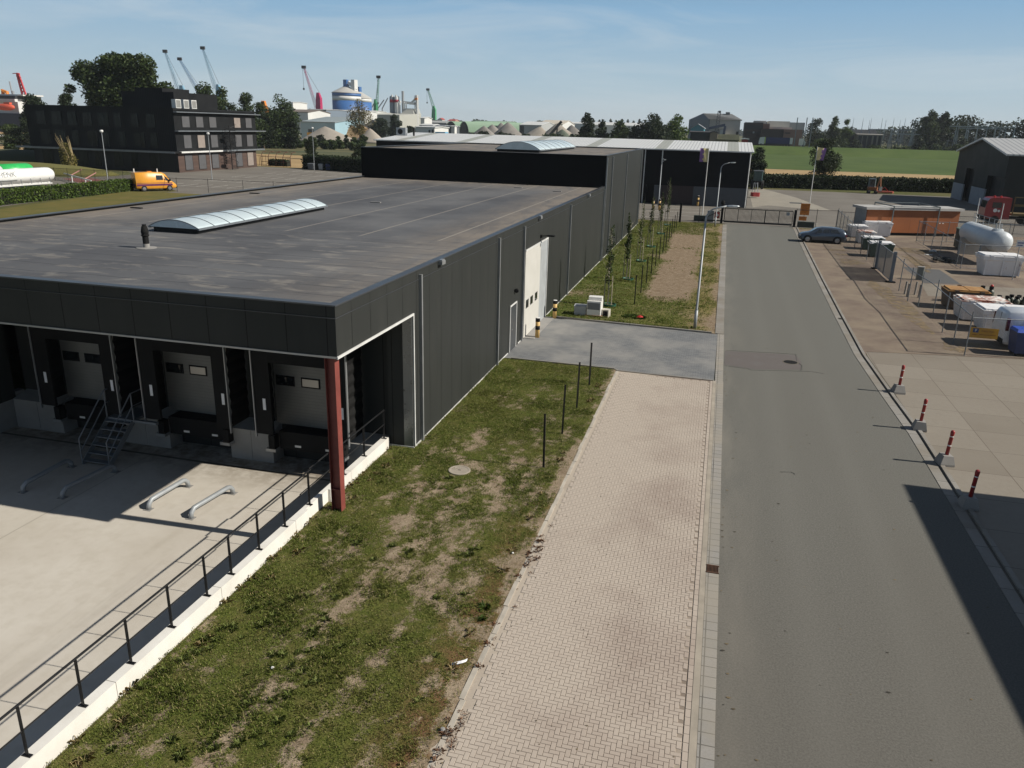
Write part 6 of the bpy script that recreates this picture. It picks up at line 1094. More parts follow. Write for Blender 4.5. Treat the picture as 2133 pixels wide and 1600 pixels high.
# spiral escape stair
sx,sy=ox+1.6,oy+14.4; mb=MB(); mb.tube([(sx,sy,0),(sx,sy,8.4)],.09,8); mb.build('stair_column',M['fence'],o)
mb=MB()
for k in range(40): a_=k*.5; z=.2+k*.19; mb.add([(sx,sy,z),(sx+1.2*math.cos(a_),sy+1.2*math.sin(a_),z),(sx+1.2*math.cos(a_+.5),sy+1.2*math.sin(a_+.5),z),(sx,sy,z+.05),(sx+1.2*math.cos(a_),sy+1.2*math.sin(a_),z+.05),(sx+1.2*math.cos(a_+.5),sy+1.2*math.sin(a_+.5),z+.05)],[(2,1,0),(3,4,5),(0,1,4,3),(1,2,5,4),(2,0,3,5)])
mb.build('stair_treads',M['fence'],o); mb=MB(); mb.tube([(sx+1.2*math.cos(k*.5),sy+1.2*math.sin(k*.5),1.2+k*.19) for k in range(41)],.04,5)
for k in range(0,40,2): a_=k*.5; mb.bar((sx+1.2*math.cos(a_),sy+1.2*math.sin(a_),.2+k*.19),(sx+1.2*math.cos(a_),sy+1.2*math.sin(a_),1.2+k*.19),.03)
mb.build('stair_railing',M['fence'],o)
# plant room and fans
a=AT(255,190,Y=134); b=AT(340,190,Y=134); c_=AT(398,195,Y=146)
mb=MB(); mb.box(a.x,-100.6,133.6,147,OH+.35,14.15); mb.build('plant_room',M['slat'],o); mb=MB(); mb.box(a.x+2,-104,135,143,14.15,14.9); mb.build('plant_room_top',M['slat'],o)
for k in range(3):
    yy=131.2+k*2.3; mb=MB(); mb.box(-99.4,-98.5,yy,yy+1.5,OH+.36,OH+1.9); au=mb.build('fan_unit',M['wtrim'],o); mb=MB(); mb.box(-98.49,-98.47,yy+.15,yy+1.35,OH+.5,OH+1.75); mb.build('grille',sm('fan_grille',(.22,.22,.21),.6),au)
# black railings in front of the office and car park barrier
fence('bar_railing',[(-106,101.2),(-94,101.4),(-88.7,101.0),(-85.5,100.2),(-80.5,98.0)],1.9,'tall black bar railing before the black office',2,step=2.6,mesh=meshmat('fine_black_bars',(.02,.02,.02),5,.16))
fence('car_park_fence',[(-80.6,97.9),(-76.3,96.2),(-72.8,95.4),(-68.5,96.3),(-63.2,96.5),(-54.5,97.5)],1.75,'thin dark fence along the car park behind the warehouse roof',1,step=4.2)
o=thing('barrier',(-94,101,0),'red and white lifting barrier at the path behind the trailers','barrier'); a=G(135,375); b=G(192,392); mb=MB(); mb.bar((a.x,a.y,1.0),(b.x,b.y,1.0),.1,.16); mb.build('beam',M['wtrim'],o)
for t in (.3,.8): q=a.lerp(b,t); mb=MB(); mb.bar((q.x,q.y,.0),(q.x+.0,q.y,1.0),.12); mb.build('post',M['wtrim'],o); mb=MB(); mb.bar((q.x,q.y,1.05),(q.x+1.2,q.y+.9,1.9),.12); mb.build('striped_arm',sm('faded_red_white',(.62,.30,.28),.5),o)
# ================= VEGETATION =================
def Wd(px,Y): return AT(px,250,Y).x
def tree(px,ptop,wpx,Y,lab,mat,seed,pbase=None,n=2600,leaf=.28,nb=24,trunk=.22,name='tree',cat='tree',sparse=1.0,grp=None,low=.2,bpx=None):
    c=AT(px,ptop,Y); x=c.x; h=c.z; dist=math.hypot(x,Y); r=wpx/2*dist/FPX*.98; rs=random.Random(seed); o=thing(name,(x,Y,0),lab,cat,grp)
    mb=MB(); tr=max(.08,h*.022); mb.tube([(x,Y,0),(x+.1,Y,h*.3),(x-.05,Y,h*.6),(x,Y,h*.86)],[tr,tr*.8,tr*.5,tr*.12],7)
    bl=[]
    for k in range(nb):
        t=rs.random(); z=h*(low+(1-low)*(.06+.86*t)); prof=math.sin(PI*min(1,max(.08,(t*.82+.14))))**.7; a=rs.uniform(0,2*PI); q=r*prof*rs.uniform(.18,.72); br=r*rs.uniform(.30,.48)*(.55+.55*prof); bz=min(br*.85,h*.17)
        z=min(z,h-bz); bx,by=x+math.cos(a)*q,Y+math.sin(a)*q; bl.append((bx,by,z,br,br,bz)); 
        if k<9: mb.tube([(x,Y,z*.62),((x+bx)/2,(Y+by)/2,z*.82),(bx,by,z)],[tr*.35,tr*.22,tr*.06],5)
    if bpx:
        bl=[]; mpp=dist/FPX
        for (qx,qy,qr) in bpx: q_=AT(qx,qy,Y+rs.uniform(-3,3)); bl.append((q_.x,Y+rs.uniform(-3,3),q_.z,qr*mpp*.95,qr*mpp,qr*mpp*.85)); mb.tube([(x,Y,h*.25),((x+q_.x)/2,Y,q_.z*.7),(q_.x,Y,q_.z)],[tr*.5,tr*.3,tr*.08],5)
    bl.append((x,Y,h*(low+1)/2,r*.5,r*.5,h*(1-low)*.3)); bl.append((x,Y,h-h*.10,r*.3,r*.3,h*.10))
    mb.build('trunk',M['bark'],o); V=leafcloud(bl,int(n*2.5*sparse),leaf*.78,seed); npmesh('crown',V,4,mat,o); return o
tree(248,112,186,176,'largest tree, dark spreading crown rising behind the black office',M['leafA'],1,n=13000,leaf=.42,nb=12,low=.10,bpx=[(183,150,24),(210,137,22),(238,128,18),(262,124,14),(290,135,22),(312,162,24),(330,190,20),(165,158,13),(200,172,30),(248,165,36),(295,185,32),(163,186,10),(188,205,24),(236,205,38),(280,212,34),(205,222,26)])
tree(135,190,46,200,'small dark tree left of the largest one',M['leafB'],2,n=2200,leaf=.34)
tree(62,194,62,215,'dark tree at the far left in front of the ship',M['leafB'],3,n=2800,leaf=.4,nb=20)
tree(22,258,60,205,'low rounded bush below the orange lifeboat',M['leafA'],4,n=1800,leaf=.3,name='bush',cat='bush',low=.0)
tree(70,235,70,206,'broad dark shrub left of the office',M['leafB'],44,n=2400,leaf=.3,name='bush',cat='bush',low=.0)
tree(425,168,80,230,'tall tree behind the right half of the office roof, left one',M['leafA'],5,n=3000,leaf=.4,nb=22,low=.05)
tree(463,178,62,236,'tall tree behind the office roof below the right blue crane',M['leafA'],6,n=2400,leaf=.4,nb=18,low=.05)
tree(368,184,40,240,'small tree top just right of the plant room',M['leafB'],7,n=1500,leaf=.4)
tree(513,190,72,250,'tree right of the office with orange steel behind it',M['leafA'],8,n=3000,leaf=.42,nb=22,low=.0)
tree(580,196,84,262,'large poplar-like tree left of the pink crane',M['leafA'],9,n=3600,leaf=.42,nb=26,low=.0)
tree(541,212,60,268,'mid-sized tree filling the gap between the office and the poplar group',M['leafA'],77,n=2600,leaf=.42,nb=22,low=.0)
tree(545,235,50,256,'dark undergrowth tree between the two port trees',M['leafB'],10,n=2000,leaf=.4,low=.0)
tree(610,250,40,262,'low dark tree at the right foot of the poplar group',M['leafB'],11,n=1400,leaf=.4,low=.0)
tree(747,205,62,330,'half-bare yellowing tree in front of the blue and white silos',M['leafD'],12,n=1500,leaf=.34,nb=26,low=.25)
tree(648,283,34,196,'round young tree in the stubble field above the waste bins',M['leafB'],13,n=1500,leaf=.22,low=.12)
tree(748,300,34,187,'dark bushy tree beside the corner of the black upper hall',M['leafB'],14,n=1500,leaf=.2,low=.0)
tree(790,246,56,420,'dark tree clump at the foot of the cement plant',M['leafB'],15,n=1800,leaf=.6,low=.0)
tree(822,238,36,410,'dark tree left of the pale plant buildings',M['leafB'],16,n=1300,leaf=.6,low=.0)
tree(852,262,34,400,'round dark bush before the pale plant buildings',M['leafB'],17,n=1000,leaf=.5,low=.0)
tree(1044,272,18,400,'small round bush on the verge left of the grey heaps',M['leafB'],18,n=500,leaf=.5,low=.0,name='bush',cat='bush')
tree(1153,277,22,390,'pale green round bush beyond the white roof',M['leafA'],19,n=500,leaf=.5,low=.0,name='bush',cat='bush')
tree(1224,234,44,300,'dark pointed conifer standing beyond the white roof',M['leafB'],20,n=2200,leaf=.45,nb=22,low=.0)
tree(1255,248,34,306,'tall dark shrub tree right of the conifer',M['leafB'],21,n=1500,leaf=.45,low=.0)
tree(1293,250,52,306,'mid-green tree between the conifer and the big dark trees',M['leafA'],22,n=1500,leaf=.45,low=.0)
tree(1322,262,34,300,'low dark tree at the left foot of the big tree group',M['leafB'],23,n=1200,leaf=.45,low=.0)
tree(1363,234,84,300,'big dark round tree, left of the pair beside the grey silo hall',M['leafB'],24,n=3200,leaf=.48,nb=26,low=.0)
tree(1413,237,66,306,'big tree with a lighter crown left of the teal shed',M['leafC'],25,n=2600,leaf=.46,nb=20,low=.0)
tree(1725,286,66,172,'bushy dark tree behind the hedge and the right flag',M['leafB'],26,n=2600,leaf=.20,nb=22,low=.06)
tree(1582,306,52,161,'dark tree squeezed between the hall corner and the hedge',M['leafB'],27,n=2600,leaf=.20,nb=20,low=.0)
tree(1702,246,60,462,'large dark tree right of the brick power station',M['leafB'],28,n=2600,leaf=.45,nb=22,low=.0)
tree(1742,241,34,470,'tall tree behind the dark one right of the power station',M['leafA'],29,n=1800,leaf=.45,low=.0)
tree(1768,246,28,474,'lighter autumn-tinged tree above the substation hall',M['leafC'],30,n=1200,leaf=.45,low=.0)
tree(1708,288,44,452,'sunlit bush at the field edge below the dark tree',M['leafC'],31,n=1400,leaf=.4,low=.0,name='bush',cat='bush')
tree(1758,288,46,458,'rounded green bush at the field edge before the dark hall',M['leafA'],32,n=1400,leaf=.4,low=.0,name='bush',cat='bush')
tree(1783,289,30,456,'smaller green bush at the field edge',M['leafB'],33,n=900,leaf=.4,low=.0,name='bush',cat='bush')
tree(1918,286,26,466,'dark round bush at the foot of the gantries, left one',M['leafB'],34,n=900,leaf=.6,low=.0,name='bush',cat='bush')
tree(1948,284,34,470,'larger dark bush at the foot of the gantries',M['leafB'],35,n=1200,leaf=.6,low=.0,name='bush',cat='bush')
tree(2010,288,30,474,'dark bush beside the barn roof at the field edge',M['leafB'],36,n=1000,leaf=.6,low=.0,name='bush',cat='bush')
tree(1943,228,44,470,'tallest tree at the left end of the right-hand wood',M['leafA'],37,n=2600,leaf=.6,nb=22,low=.0)
tree(1972,233,40,474,'second tall tree at the left end of the right-hand wood',M['leafB'],38,n=2200,leaf=.6,nb=20,low=.0)
tree(1640,280,22,440,'small dark shrub before the pale power station wall',M['leafB'],39,n=600,leaf=.4,low=.0,name='bush',cat='bush')
# tall yellow ornamental bush with bare stems before the office
a=AT(148,350,Y=119); o=thing('ornamental_bush',(a.x,119,0),'tall yellowish grass-like bush with pale stems before the office','bush'); x=a.x; mb=MB(); rs=random.Random(6)
for k in range(14): a_=rs.uniform(0,2*PI); mb.tube([(x+rs.uniform(-.3,.3),119+rs.uniform(-.3,.3),0),(x+math.cos(a_)*.7,119+math.sin(a_)*.5,2.8),(x-1.0+math.cos(a_)*1.3,119+math.sin(a_)*.8,5.6+rs.uniform(-.8,.9))],[.06,.04,.015],5)
mb.build('trunk',sm('pale_stems',(.38,.30,.16),.9),o); npmesh('crown',leafcloud([(x-.3,119,1.9,1.5,1.2,1.9),(x-.8,119,3.5,1.0,.9,1.6)],1500,.14,6),4,leafmat('yellow_green_leaves',[(.06,.06,.015),(.14,.125,.03),(.24,.2,.06)]),o)
# shrub belts along the dyke: separate bushes
rs=random.Random(12); bi=0
for px in list(range(415,760,17)):
    pt=rs.uniform(280,291); wp=rs.uniform(20,34); Yb=rs.uniform(274,300)
    tree(px,pt,wp,Yb,'green shrub below the dyke road, %s from the left'%ORDN[bi],M['leafA' if bi%3 else 'leafB'],200+bi,n=500,leaf=.42,nb=7,low=.0,name='shrub',cat='shrub',grp='shrubs below the dyke road'); bi+=1
# hedges: box of leaves with a dark core
def hedge(pts,w_,h,lab,mat,leaf=.09,dens=60,seed=1,name='hedge'):
    o=thing(name,(pts[0][0],pts[0][1],0),lab,'hedge'); rs=np.random.RandomState(seed); VV=[]; mb=MB()
    for a,b in zip(pts,pts[1:]):
        a=np.array(a[:2]);b=np.array(b[:2]); L_=np.linalg.norm(b-a); d=(b-a)/L_; nn=np.array([-d[1],d[0]])
        q=[a-nn*w_*.42,b-nn*w_*.42,b+nn*w_*.42,a+nn*w_*.42]; mb.prism([tuple(v) for v in q],0,h*.93)
        area=L_*(2*h+w_); n=int(area*dens); u=rs.rand(n)*(2*h+w_); s_=rs.rand(n)*L_
        off=np.where(u<h,-w_/2,np.where(u<h+w_,u-h-w_/2,w_/2)); z=np.where(u<h,u,np.where(u<h+w_,h,2*h+w_-u)); j=rs.normal(size=(n,3))*.06*(h/1.2)
        bump=(fbm(s_,off*3+z*2,1.1,seed+3,2)-.5)*.22
        off=off*(1+bump/w_); z=z*(1+np.where((u>h)&(u<h+w_),bump*.6,0)); P=np.stack([a[0]+d[0]*s_+nn[0]*off,a[1]+d[1]*s_+nn[1]*off,z],1)+j
        uu=rs.normal(size=(n,3)); uu/=np.linalg.norm(uu,axis=1)[:,None]; t=rs.normal(size=(n,3)); vv=np.cross(uu,t); vv/=np.linalg.norm(vv,axis=1)[:,None]; sz=leaf*(.6+rs.rand(n)*.8)[:,None]; uu*=sz; vv*=sz*.8
        VV.append(np.stack([P-uu,P-vv,P+uu,P+vv],1).reshape(-1,3))
    mb.build('branches',sm('hedge_core',(.010,.013,.006),.95),o); npmesh('foliage',np.concatenate(VV),4,mat,o); return o
a=G(0,427);b=G(272,397); d=(b-a)
a2=a-d*.35
hedge([a2,b],1.3,1.45,'bright green clipped hedge between the lawn and the tank trailers',M['leafC'],.11,90,1)
a=G(1592,392); b=G(1985,404); hedge([(3.9,158.5),(23,163.2),(41,167.2),(60,171)],2.6,2.25,'long dark clipped hedge between the yard and the green field',M['leafB'],.16,34,2)
hedge([(-86.5,156.2),(-68,150.6),(-40,150)],2.4,2.7,'dark clipped hedge behind the waste bins',M['leafB'],.16,34,3)
hedge([(-98.5,161.5),(-93.5,161)],1.4,1.3,'short low hedge by the bike shelter',M['leafB'],.14,30,4)
for k,(px,py,wx,wy,h) in enumerate(((30,338,15,9,2.6),(20,356,22,8,1.6))):
    a=G(px,py); x,y=a.x,a.y; rgs=[]; n=28
    for t in (0,.35,.7,.9,1): rr_=math.cos(t*PI/2)**.5 if t<1 else .05; rgs.append([(x+math.cos(2*PI*i/n)*wx*rr_,y+math.sin(2*PI*i/n)*wy*rr_,h*t) for i in range(n)])
    mb=MB(); mb.loft(rgs); o=thing('clipped_mound',(x,y,0),('dark rounded clipped mound left of the office','lower yellow-green grass mound behind the trailers')[k],'mound'); mb.build('mound',(sm('dark_mound_grass',(.03,.04,.012),.95),sm('yellow_mound_grass',(.13,.12,.03),.95))[k],o,smooth=True)
# bike shelter frame
o=thing('bike_shelter',(-95,160,0),'rust-brown curved bike shelter frame beyond the car park','shelter'); 
for k in range(5):
    x=-99.3+k*1.8; mb=MB(); mb.tube([(x,159.4,0),(x,159.4,2.0),(x+.1,160.0,2.9),(x+.2,161.5,3.1)],.07,6); mb.build('hoop',sm('rust_brown_steel',(.085,.035,.02),.7),o)
mb=MB(); [mb.tube([(-99.3,y,z),(-92.1,y,z)],.05,6) for y,z in ((159.4,2.0),(160,2.9),(159.4,.9),(161.5,3.1))]; mb.build('rail',sm('rust_brown_steel',(.085,.035,.02),.7),o)
fence('timber_fence',[(-112,163),(-103,162),(-99.6,161.8)],2.0,'row of brown stakes in front of the stubble field',2,pm=sm('brown_stakes',(.16,.10,.05),.9),step=.9,pr=.05)
# ================= DISTANT PORT, PLANT, POWER STATION =================
def Z_(px,py,Y): return AT(px,py,Y).z
def fm(name,c,r=.7,var=.08,scale=.05): return sm(name,c,r,0,var,scale)
FWHT=fm('far_white_sheeting',(.62,.62,.60)); FGRY=fm('far_grey_sheeting',(.27,.29,.31)); FROOF=fm('far_grey_roof',(.34,.35,.34)); FDRK=fm('far_dark_opening',(.02,.022,.025))
def hall(name,lab,cat,pxl,pxr,pe,Y,depth,wall,roof,pr=None,gable='x',ridge=.5,pbase=None,doors=(),grp=None):
    """industrial hall: front wall spans pixels pxl..pxr at distance Y; pe eave row, pr ridge row"""
    x0,x1=Wd(pxl,Y),Wd(pxr,Y); pm=(pxl+pxr)/2; ze=max(2.5,Z_(pm,pe,Y)); yr=Y+depth*ridge
    zr=max(ze+.3,Z_(pm,pr,yr)) if pr else ze+.4
    o=thing(name,(x0,Y,0),lab,cat,grp); mb=MB()
    if gable=='x': mb.extr([(x0,Y,0),(x0,Y,ze),(x0,yr,zr-.05),(x0,Y+depth,ze),(x0,Y+depth,0)],(x1-x0,0,0))
    else: xm=(x0+x1)/2; zr=Z_(pm,pr,Y) if pr else ze+1; mb.extr([(x0,Y,0),(x1,Y,0),(x1,Y,ze),(xm,Y,zr-.05),(x0,Y,ze)],(0,depth,0))
    mb.build('wall',wall,o); mb=MB(); e=.4; t=.35
    if gable=='x':
        for (ya,za,yb_,zb2) in ((Y-e,ze-.02,yr,zr),(Y+depth+e,ze-.02,yr,zr)): mb.extr([(x0-e,ya,za),(x0-e,yb_,zb2),(x0-e,yb_,zb2+t),(x0-e,ya,za+t)],(x1-x0+2*e,0,0))
    else:
        for (xa_,za,xb_,zb2) in ((x0-e,ze-.02,xm,zr),(x1+e,ze-.02,xm,zr)): mb.extr([(xa_,Y-e,za),(xb_,Y-e,zb2),(xb_,Y-e,zb2+t),(xa_,Y-e,za+t)],(0,depth+2*e,0))
    mb.build('roof',roof,o)
    for (a,b,h) in doors:
        mb=MB(); xa_,xb_=Wd(a,Y),Wd(b,Y); mb.box(xa_,xb_,Y-.25,Y-.02,0,Z_((a+b)/2,h,Y)); mb.build('door',FDRK,o)
    return o
# --- dyke road with guard rail
o=thing('guard_rail',(-258,300,0),'long pale guard rail along the raised dyke road','guard rail'); a=G(0,290);b=G(840,281); 
P=[(-267,215),(-262,330),(-257,450),(-252,640)]
mb=MB(); 
for (xa,ya),(xb,yb) in zip(P,P[1:]): mb.bar((xa,ya,1.35),(xb,yb,1.35),.3,.55)
mb.build('rail',fm('rail_pale',(.42,.42,.40)),o); mb=MB()
for (xa,ya),(xb,yb) in zip(P,P[1:]):
    for k in range(12): t=k/12; mb.box(xa+(xb-xa)*t-.1,xa+(xb-xa)*t+.1,ya+(yb-ya)*t-.1,ya+(yb-ya)*t+.1,.6,1.3)
mb.build('rail_posts',FGRY,o)
mb=MB(); 
for (xa,ya),(xb,yb) in zip(P,P[1:]): mb.extr([(xa+8,ya,-.1),(xa+1,ya,.7),(xa-9,ya,.7),(xa-16,ya,-.1)],(xb-xa,yb-ya,0))
mb.build('dyke_road',fm('dyke_grass_and_tarmac',(.13,.125,.075),.9,.3,.03),kind='structure')
# --- ship at the far left
Y=345; xs=Wd(0,Y); o=thing('cargo_ship',(xs,Y,0),'white and dark cargo ship superstructure with a red mast crane at the far left','ship'); X=lambda px:Wd(px,Y)
Zs=lambda py:Z_(20,py,Y)
mb=MB(); mb.extr([(X(-60),Y,Zs(292)),(X(48),Y,Zs(292)),(X(64),Y,Zs(236)),(X(-60),Y,Zs(236))],(0,22,0)); mb.build('hull',fm('hull_navy',(.02,.03,.06)),o)
mb=MB(); mb.box(X(-60),X(36),Y+2,Y+18,Zs(236.2),Zs(212)); mb.box(X(-60),X(34),Y+1,Y+18,Zs(211.8),Zs(206)); mb.box(X(-60),X(46),Y+3,Y+16,Zs(199),Zs(196)); mb.build('superstructure',FWHT,o)
mb=MB(); mb.box(X(-60),X(34),Y+1.5,Y+18,Zs(205.9),Zs(199.1)); mb.build('bridge_windows',FDRK,o)
mb=MB(); a=(X(30),Y+9,Zs(197)); 
for dx in (-1.2,1.2): mb.bar((X(29)+dx,Y+9,Zs(199)),(X(22)+dx*.4,Y+9,Zs(150)),.7)
for k in range(7): t=k/7; mb.bar((X(29)-1.2+(X(22)-X(29))*t,Y+9,Zs(199)+(Zs(150)-Zs(199))*t),(X(29)+1.2+(X(22)-X(29))*(t+.12),Y+9,Zs(199)+(Zs(150)-Zs(199))*(t+.12)),.5)
mb.bar((X(22),Y+9,Zs(150)),(X(12),Y+9,Zs(151)),.35); mb.build('mast_crane',fm('mast_red',(.50,.05,.06)),o)
mb=MB(); mb.tube([(X(8),Y+8,Zs(199)),(X(6),Y+8,Zs(168))],.35,6); mb.tube([(X(10),Y+8,Zs(199)),(X(10),Y+8,Zs(188))],.6,6); mb.build('antenna_mast',FGRY,o)
mb=MB(); mb.tube([(X(-5),Y+6,Zs(199)),(X(-5),Y+6,Zs(188)),(X(4),Y+6,Zs(192)),(X(4),Y+6,Zs(199))],.9,7); mb.build('yellow_davit',M['orange'],o)
o=thing('lifeboat',(X(25),Y-3,Zs(224)),'enclosed orange-red lifeboat hanging at the side of the ship','lifeboat'); cz=Zs(224); rg=[]
for t,r in ((-1,.05),(-.85,.5),(-.5,.85),(0,1),(.5,.95),(.85,.6),(1,.05)): rg.append([(X(25)+t*(X(45)-X(25)),Y-3+math.cos(a_)*1.7*r,cz+math.sin(a_)*1.9*r*(1 if math.sin(a_)>0 else .8)) for a_ in [2*PI*k/12 for k in range(12)]])
mb=MB(); mb.loft(rg); mb.build('hull',fm('lifeboat_orange',(.62,.10,.05)),o,smooth=True); mb=MB(); mb.box(X(26),X(38),Y-3.8,Y-2.2,cz+1.6,cz+2.4); mb.build('canopy',fm('lifeboat_orange',(.62,.10,.05)),o)
o=thing('white_structure',(X(10),Y-10,0),'white davit post below the orange lifeboat','post'); mb=MB(); mb.box(X(10)-.4,X(10)+.4,Y-9,Y-8,0,Zs(240)); mb.build('post',FWHT,o)
# --- port cranes with lattice jibs
def lattice(mb,p,q,w0,w1,n,r):
    w0*=.66;w1*=.66;r*=.45
    p=Vector(p);q=Vector(q); d=(q-p); s=Vector((-d.z,0,d.x)).normalized(); yv=Vector((0,1,0))
    L1=[[p+d*(k/n)+s*(a*(w0+(w1-w0)*k/n)/2)+yv*(b*(w0+(w1-w0)*k/n)/2) for k in range(n+1)] for a,b in ((-1,-1),(1,-1),(1,1),(-1,1))]
    for l in L1: mb.tube([l[0],l[-1]],r,4)
    for k in range(n):
        for i in range(4): mb.tube([L1[i][k],L1[(i+1)%4][k+1]],r*.7,3)
def crane(lab,Y,foot,top,bas,bw,twr,col,hook=None,name='port_crane',dark_tip=True,w=2.6,tw=None):
    X=lambda px:Wd(px,Y); pm=foot[0]; Zc=lambda py:Z_(pm,py,Y); o=thing(name,(X(bas[0]),Y,0),lab,'port crane')
    mt=fm('crane_'+name+'_%03d%03d'%(int(col[0]*100),int(col[2]*100)),col,.5)
    mb=MB(); lattice(mb,(X(foot[0]),Y,Zc(foot[1])),(X(top[0]),Y,Zc(top[1])),w,w*.45,16,.20*w/2.6); mb.build('jib',mt,o)
    x0,x1=X(twr[0]),X(twr[1]); zt=Zc(twr[2]); zb=Zc(twr[3]); mb=MB(); mb.loft([[(x0,Y-2.5,zb),(x1,Y-2.5,zb),(x1,Y+2.5,zb),(x0,Y+2.5,zb)],[(x0+(x1-x0)*.1,Y-2,zb+(zt-zb)*.75),(x1,Y-2,zb+(zt-zb)*.75),(x1,Y+2,zb+(zt-zb)*.75),(x0+(x1-x0)*.1,Y+2,zb+(zt-zb)*.75)],[(x0+(x1-x0)*.2,Y-1.2,zt),(x1-(x1-x0)*.35,Y-1.2,zt),(x1-(x1-x0)*.35,Y+1.2,zt),(x0+(x1-x0)*.2,Y+1.2,zt)]]); mb.build('tower',mt,o)
    mb=MB(); mb.box(x0-1,x1+3,Y-4,Y+4,0,max(zb,3)); mb.build('undercarriage',FDRK,o)
    mb=MB(); tx,tz=X(top[0]),Zc(top[1]); mb.box(tx-2.2,tx+1.8,Y-.8,Y+.8,tz-.5,tz+2.0); mb.tube([(tx,Y,tz+1),((x0+x1)/2+1,Y,zt)],.12,3); mb.build('jib_head',FDRK,o)
    if hook: mb=MB(); mb.tube([(tx-1.5,Y,tz),(tx-1.3,Y,Zc(hook))],.13,3); mb.lathe([(0,-2),(.9,-1.2),(.8,0),(0,.4)],(tx-1.3,Y,Zc(hook)),8); mb.build('hook_line',FDRK,o)
    return o
CB=(.20,.36,.48)
crane('left blue lattice port crane rising behind the big tree',640,(381,200),(359,109),(384,240),0,(380,392,178,240),CB,w=3.6)
crane('middle blue port crane with its jib leaning far to the left',655,(421,196),(387,125),(422,240),0,(419,428,186,240),(.10,.22,.40),w=3.8)
crane('right blue lattice port crane, tallest of the three',640,(455,186),(436,102),(460,240),0,(456,466,176,240),CB,w=3.6)
crane('magenta port crane with a hook hanging from its jib',700,(662,232),(639,142),(668,243),0,(661,671,193,240),(.42,.02,.10),hook=184,w=3.4)
crane('tall green port crane right of the silos, jib almost upright',760,(784,236),(791,162),(786,247),0,(780,786,207,248),(.06,.30,.13),hook=213,w=3.6)
crane('smaller green port crane standing alone over the horizon trees',980,(904,226),(892,188),(905,250),0,(900,908,221,250),(.08,.34,.15),w=4.4,hook=213)
for k,(f,t) in enumerate((((775,225),(785,206)),((788,226),(801,208)),((797,226),(809,204)))):
    Y=900; o=thing('ship_derrick',(Wd(f[0],Y),Y,0),'thin grey ship derrick between the silos and the plant, %s from the left'%ORDN[k],'derrick','thin ship derricks'); mb=MB(); mb.tube([(Wd(f[0],Y),Y,8),(Wd(f[0],Y),Y,Z_(f[0],f[1],Y)),(Wd(t[0],Y),Y,Z_(t[0],t[1],Y))],.7,4); mb.build('boom',fm('derrick_grey',(.30,.30,.32)),o); mb=MB(); mb.box(Wd(f[0],Y)-3,Wd(f[0],Y)+3,Y-3,Y+3,0,14); mb.build('deckhouse',fm('derrick_cream',(.55,.50,.40)),o)
for k,(p0,p1,pt,pb) in enumerate(((232,240,200,213),(545,558,211,232))):
    Y=330+k*60; o=thing('orange_loader',(Wd(p0,Y),Y,0),('orange crane arm glimpsed through the largest tree','orange portal crane frame behind the port trees')[k],'crane'); mb=MB(); a=(Wd(p0,Y),Y,Z_(p0,pb,Y)); b=(Wd((p0+p1)/2,Y),Y,Z_(p0,pt,Y)); c_=(Wd(p1,Y),Y,Z_(p0,pb+3,Y)); mb.bar(a,b,1.6); mb.bar(b,c_,1.6); mb.bar((a[0],Y,0),a,.8); mb.bar((c_[0],Y,0),c_,1.2); mb.build('arm',M['orange'],o)
# --- blue and white silos
def silo(lab,p0,p1,pe,pa,Y,bands,cap):
    xm,r=(Wd(p0,Y)+Wd(p1,Y))/2,(Wd(p1,Y)-Wd(p0,Y))/2; pm=(p0+p1)/2; o=thing('storage_silo',(xm,Y,0),lab,'silo'); n=40
    zs=[(Z_(pm,q,Y),c) for q,c in bands]; 
    for (z1,c),(z0,_) in zip(zs,zs[1:]+[(0,None)]):
        mb=MB(); mb.lathe([(r,z0),(r,z1)],(xm,Y,0),n); mb.build('wall_band',c,o,smooth=True)
    ze=zs[0][0]; za=Z_(pm,pa,Y); mb=MB(); mb.lathe([(r+.5,ze+.01),(r+.3,ze+.7),(r*.12,za),(0,za+.2)],(xm,Y,0),n); mb.build('cone_roof',fm('silo_roof_grey',(.44,.43,.40)),o)
    mb=MB(); x,z=xm,za; mb.box(x-r*.13,x+r*.13,Y-3,Y+3,za-1,za+cap); mb.build('head_house',SB,o)
    return o,xm,r,za
SB=fm('silo_blue',(.035,.125,.34),.5); SW=fm('silo_white',(.62,.62,.60),.5)
o,xm,r,za=silo('large round silo with blue and white bands and a grey cone roof',697,751,195,179,800,[(194.5,SB),(201,SW),(210,SB)],6)
mb=MB(); mb.bar((xm+2,800,za+4),(xm+r*.75,800,za-4),2.6); mb.box(xm+r*.5,xm+r*.75,796,804,za-7,za+6); mb.build('conveyor',FWHT,o)
o,xm,r,za=silo('second banded silo, lower and partly hidden behind the large one',727,773,206,191,860,[(205.5,SW),(213,SB)],5); mb=MB(); mb.bar((xm-1,858,za+3),(xm-r*.4,858,za-1),2.6); mb.build('conveyor',FWHT,o)
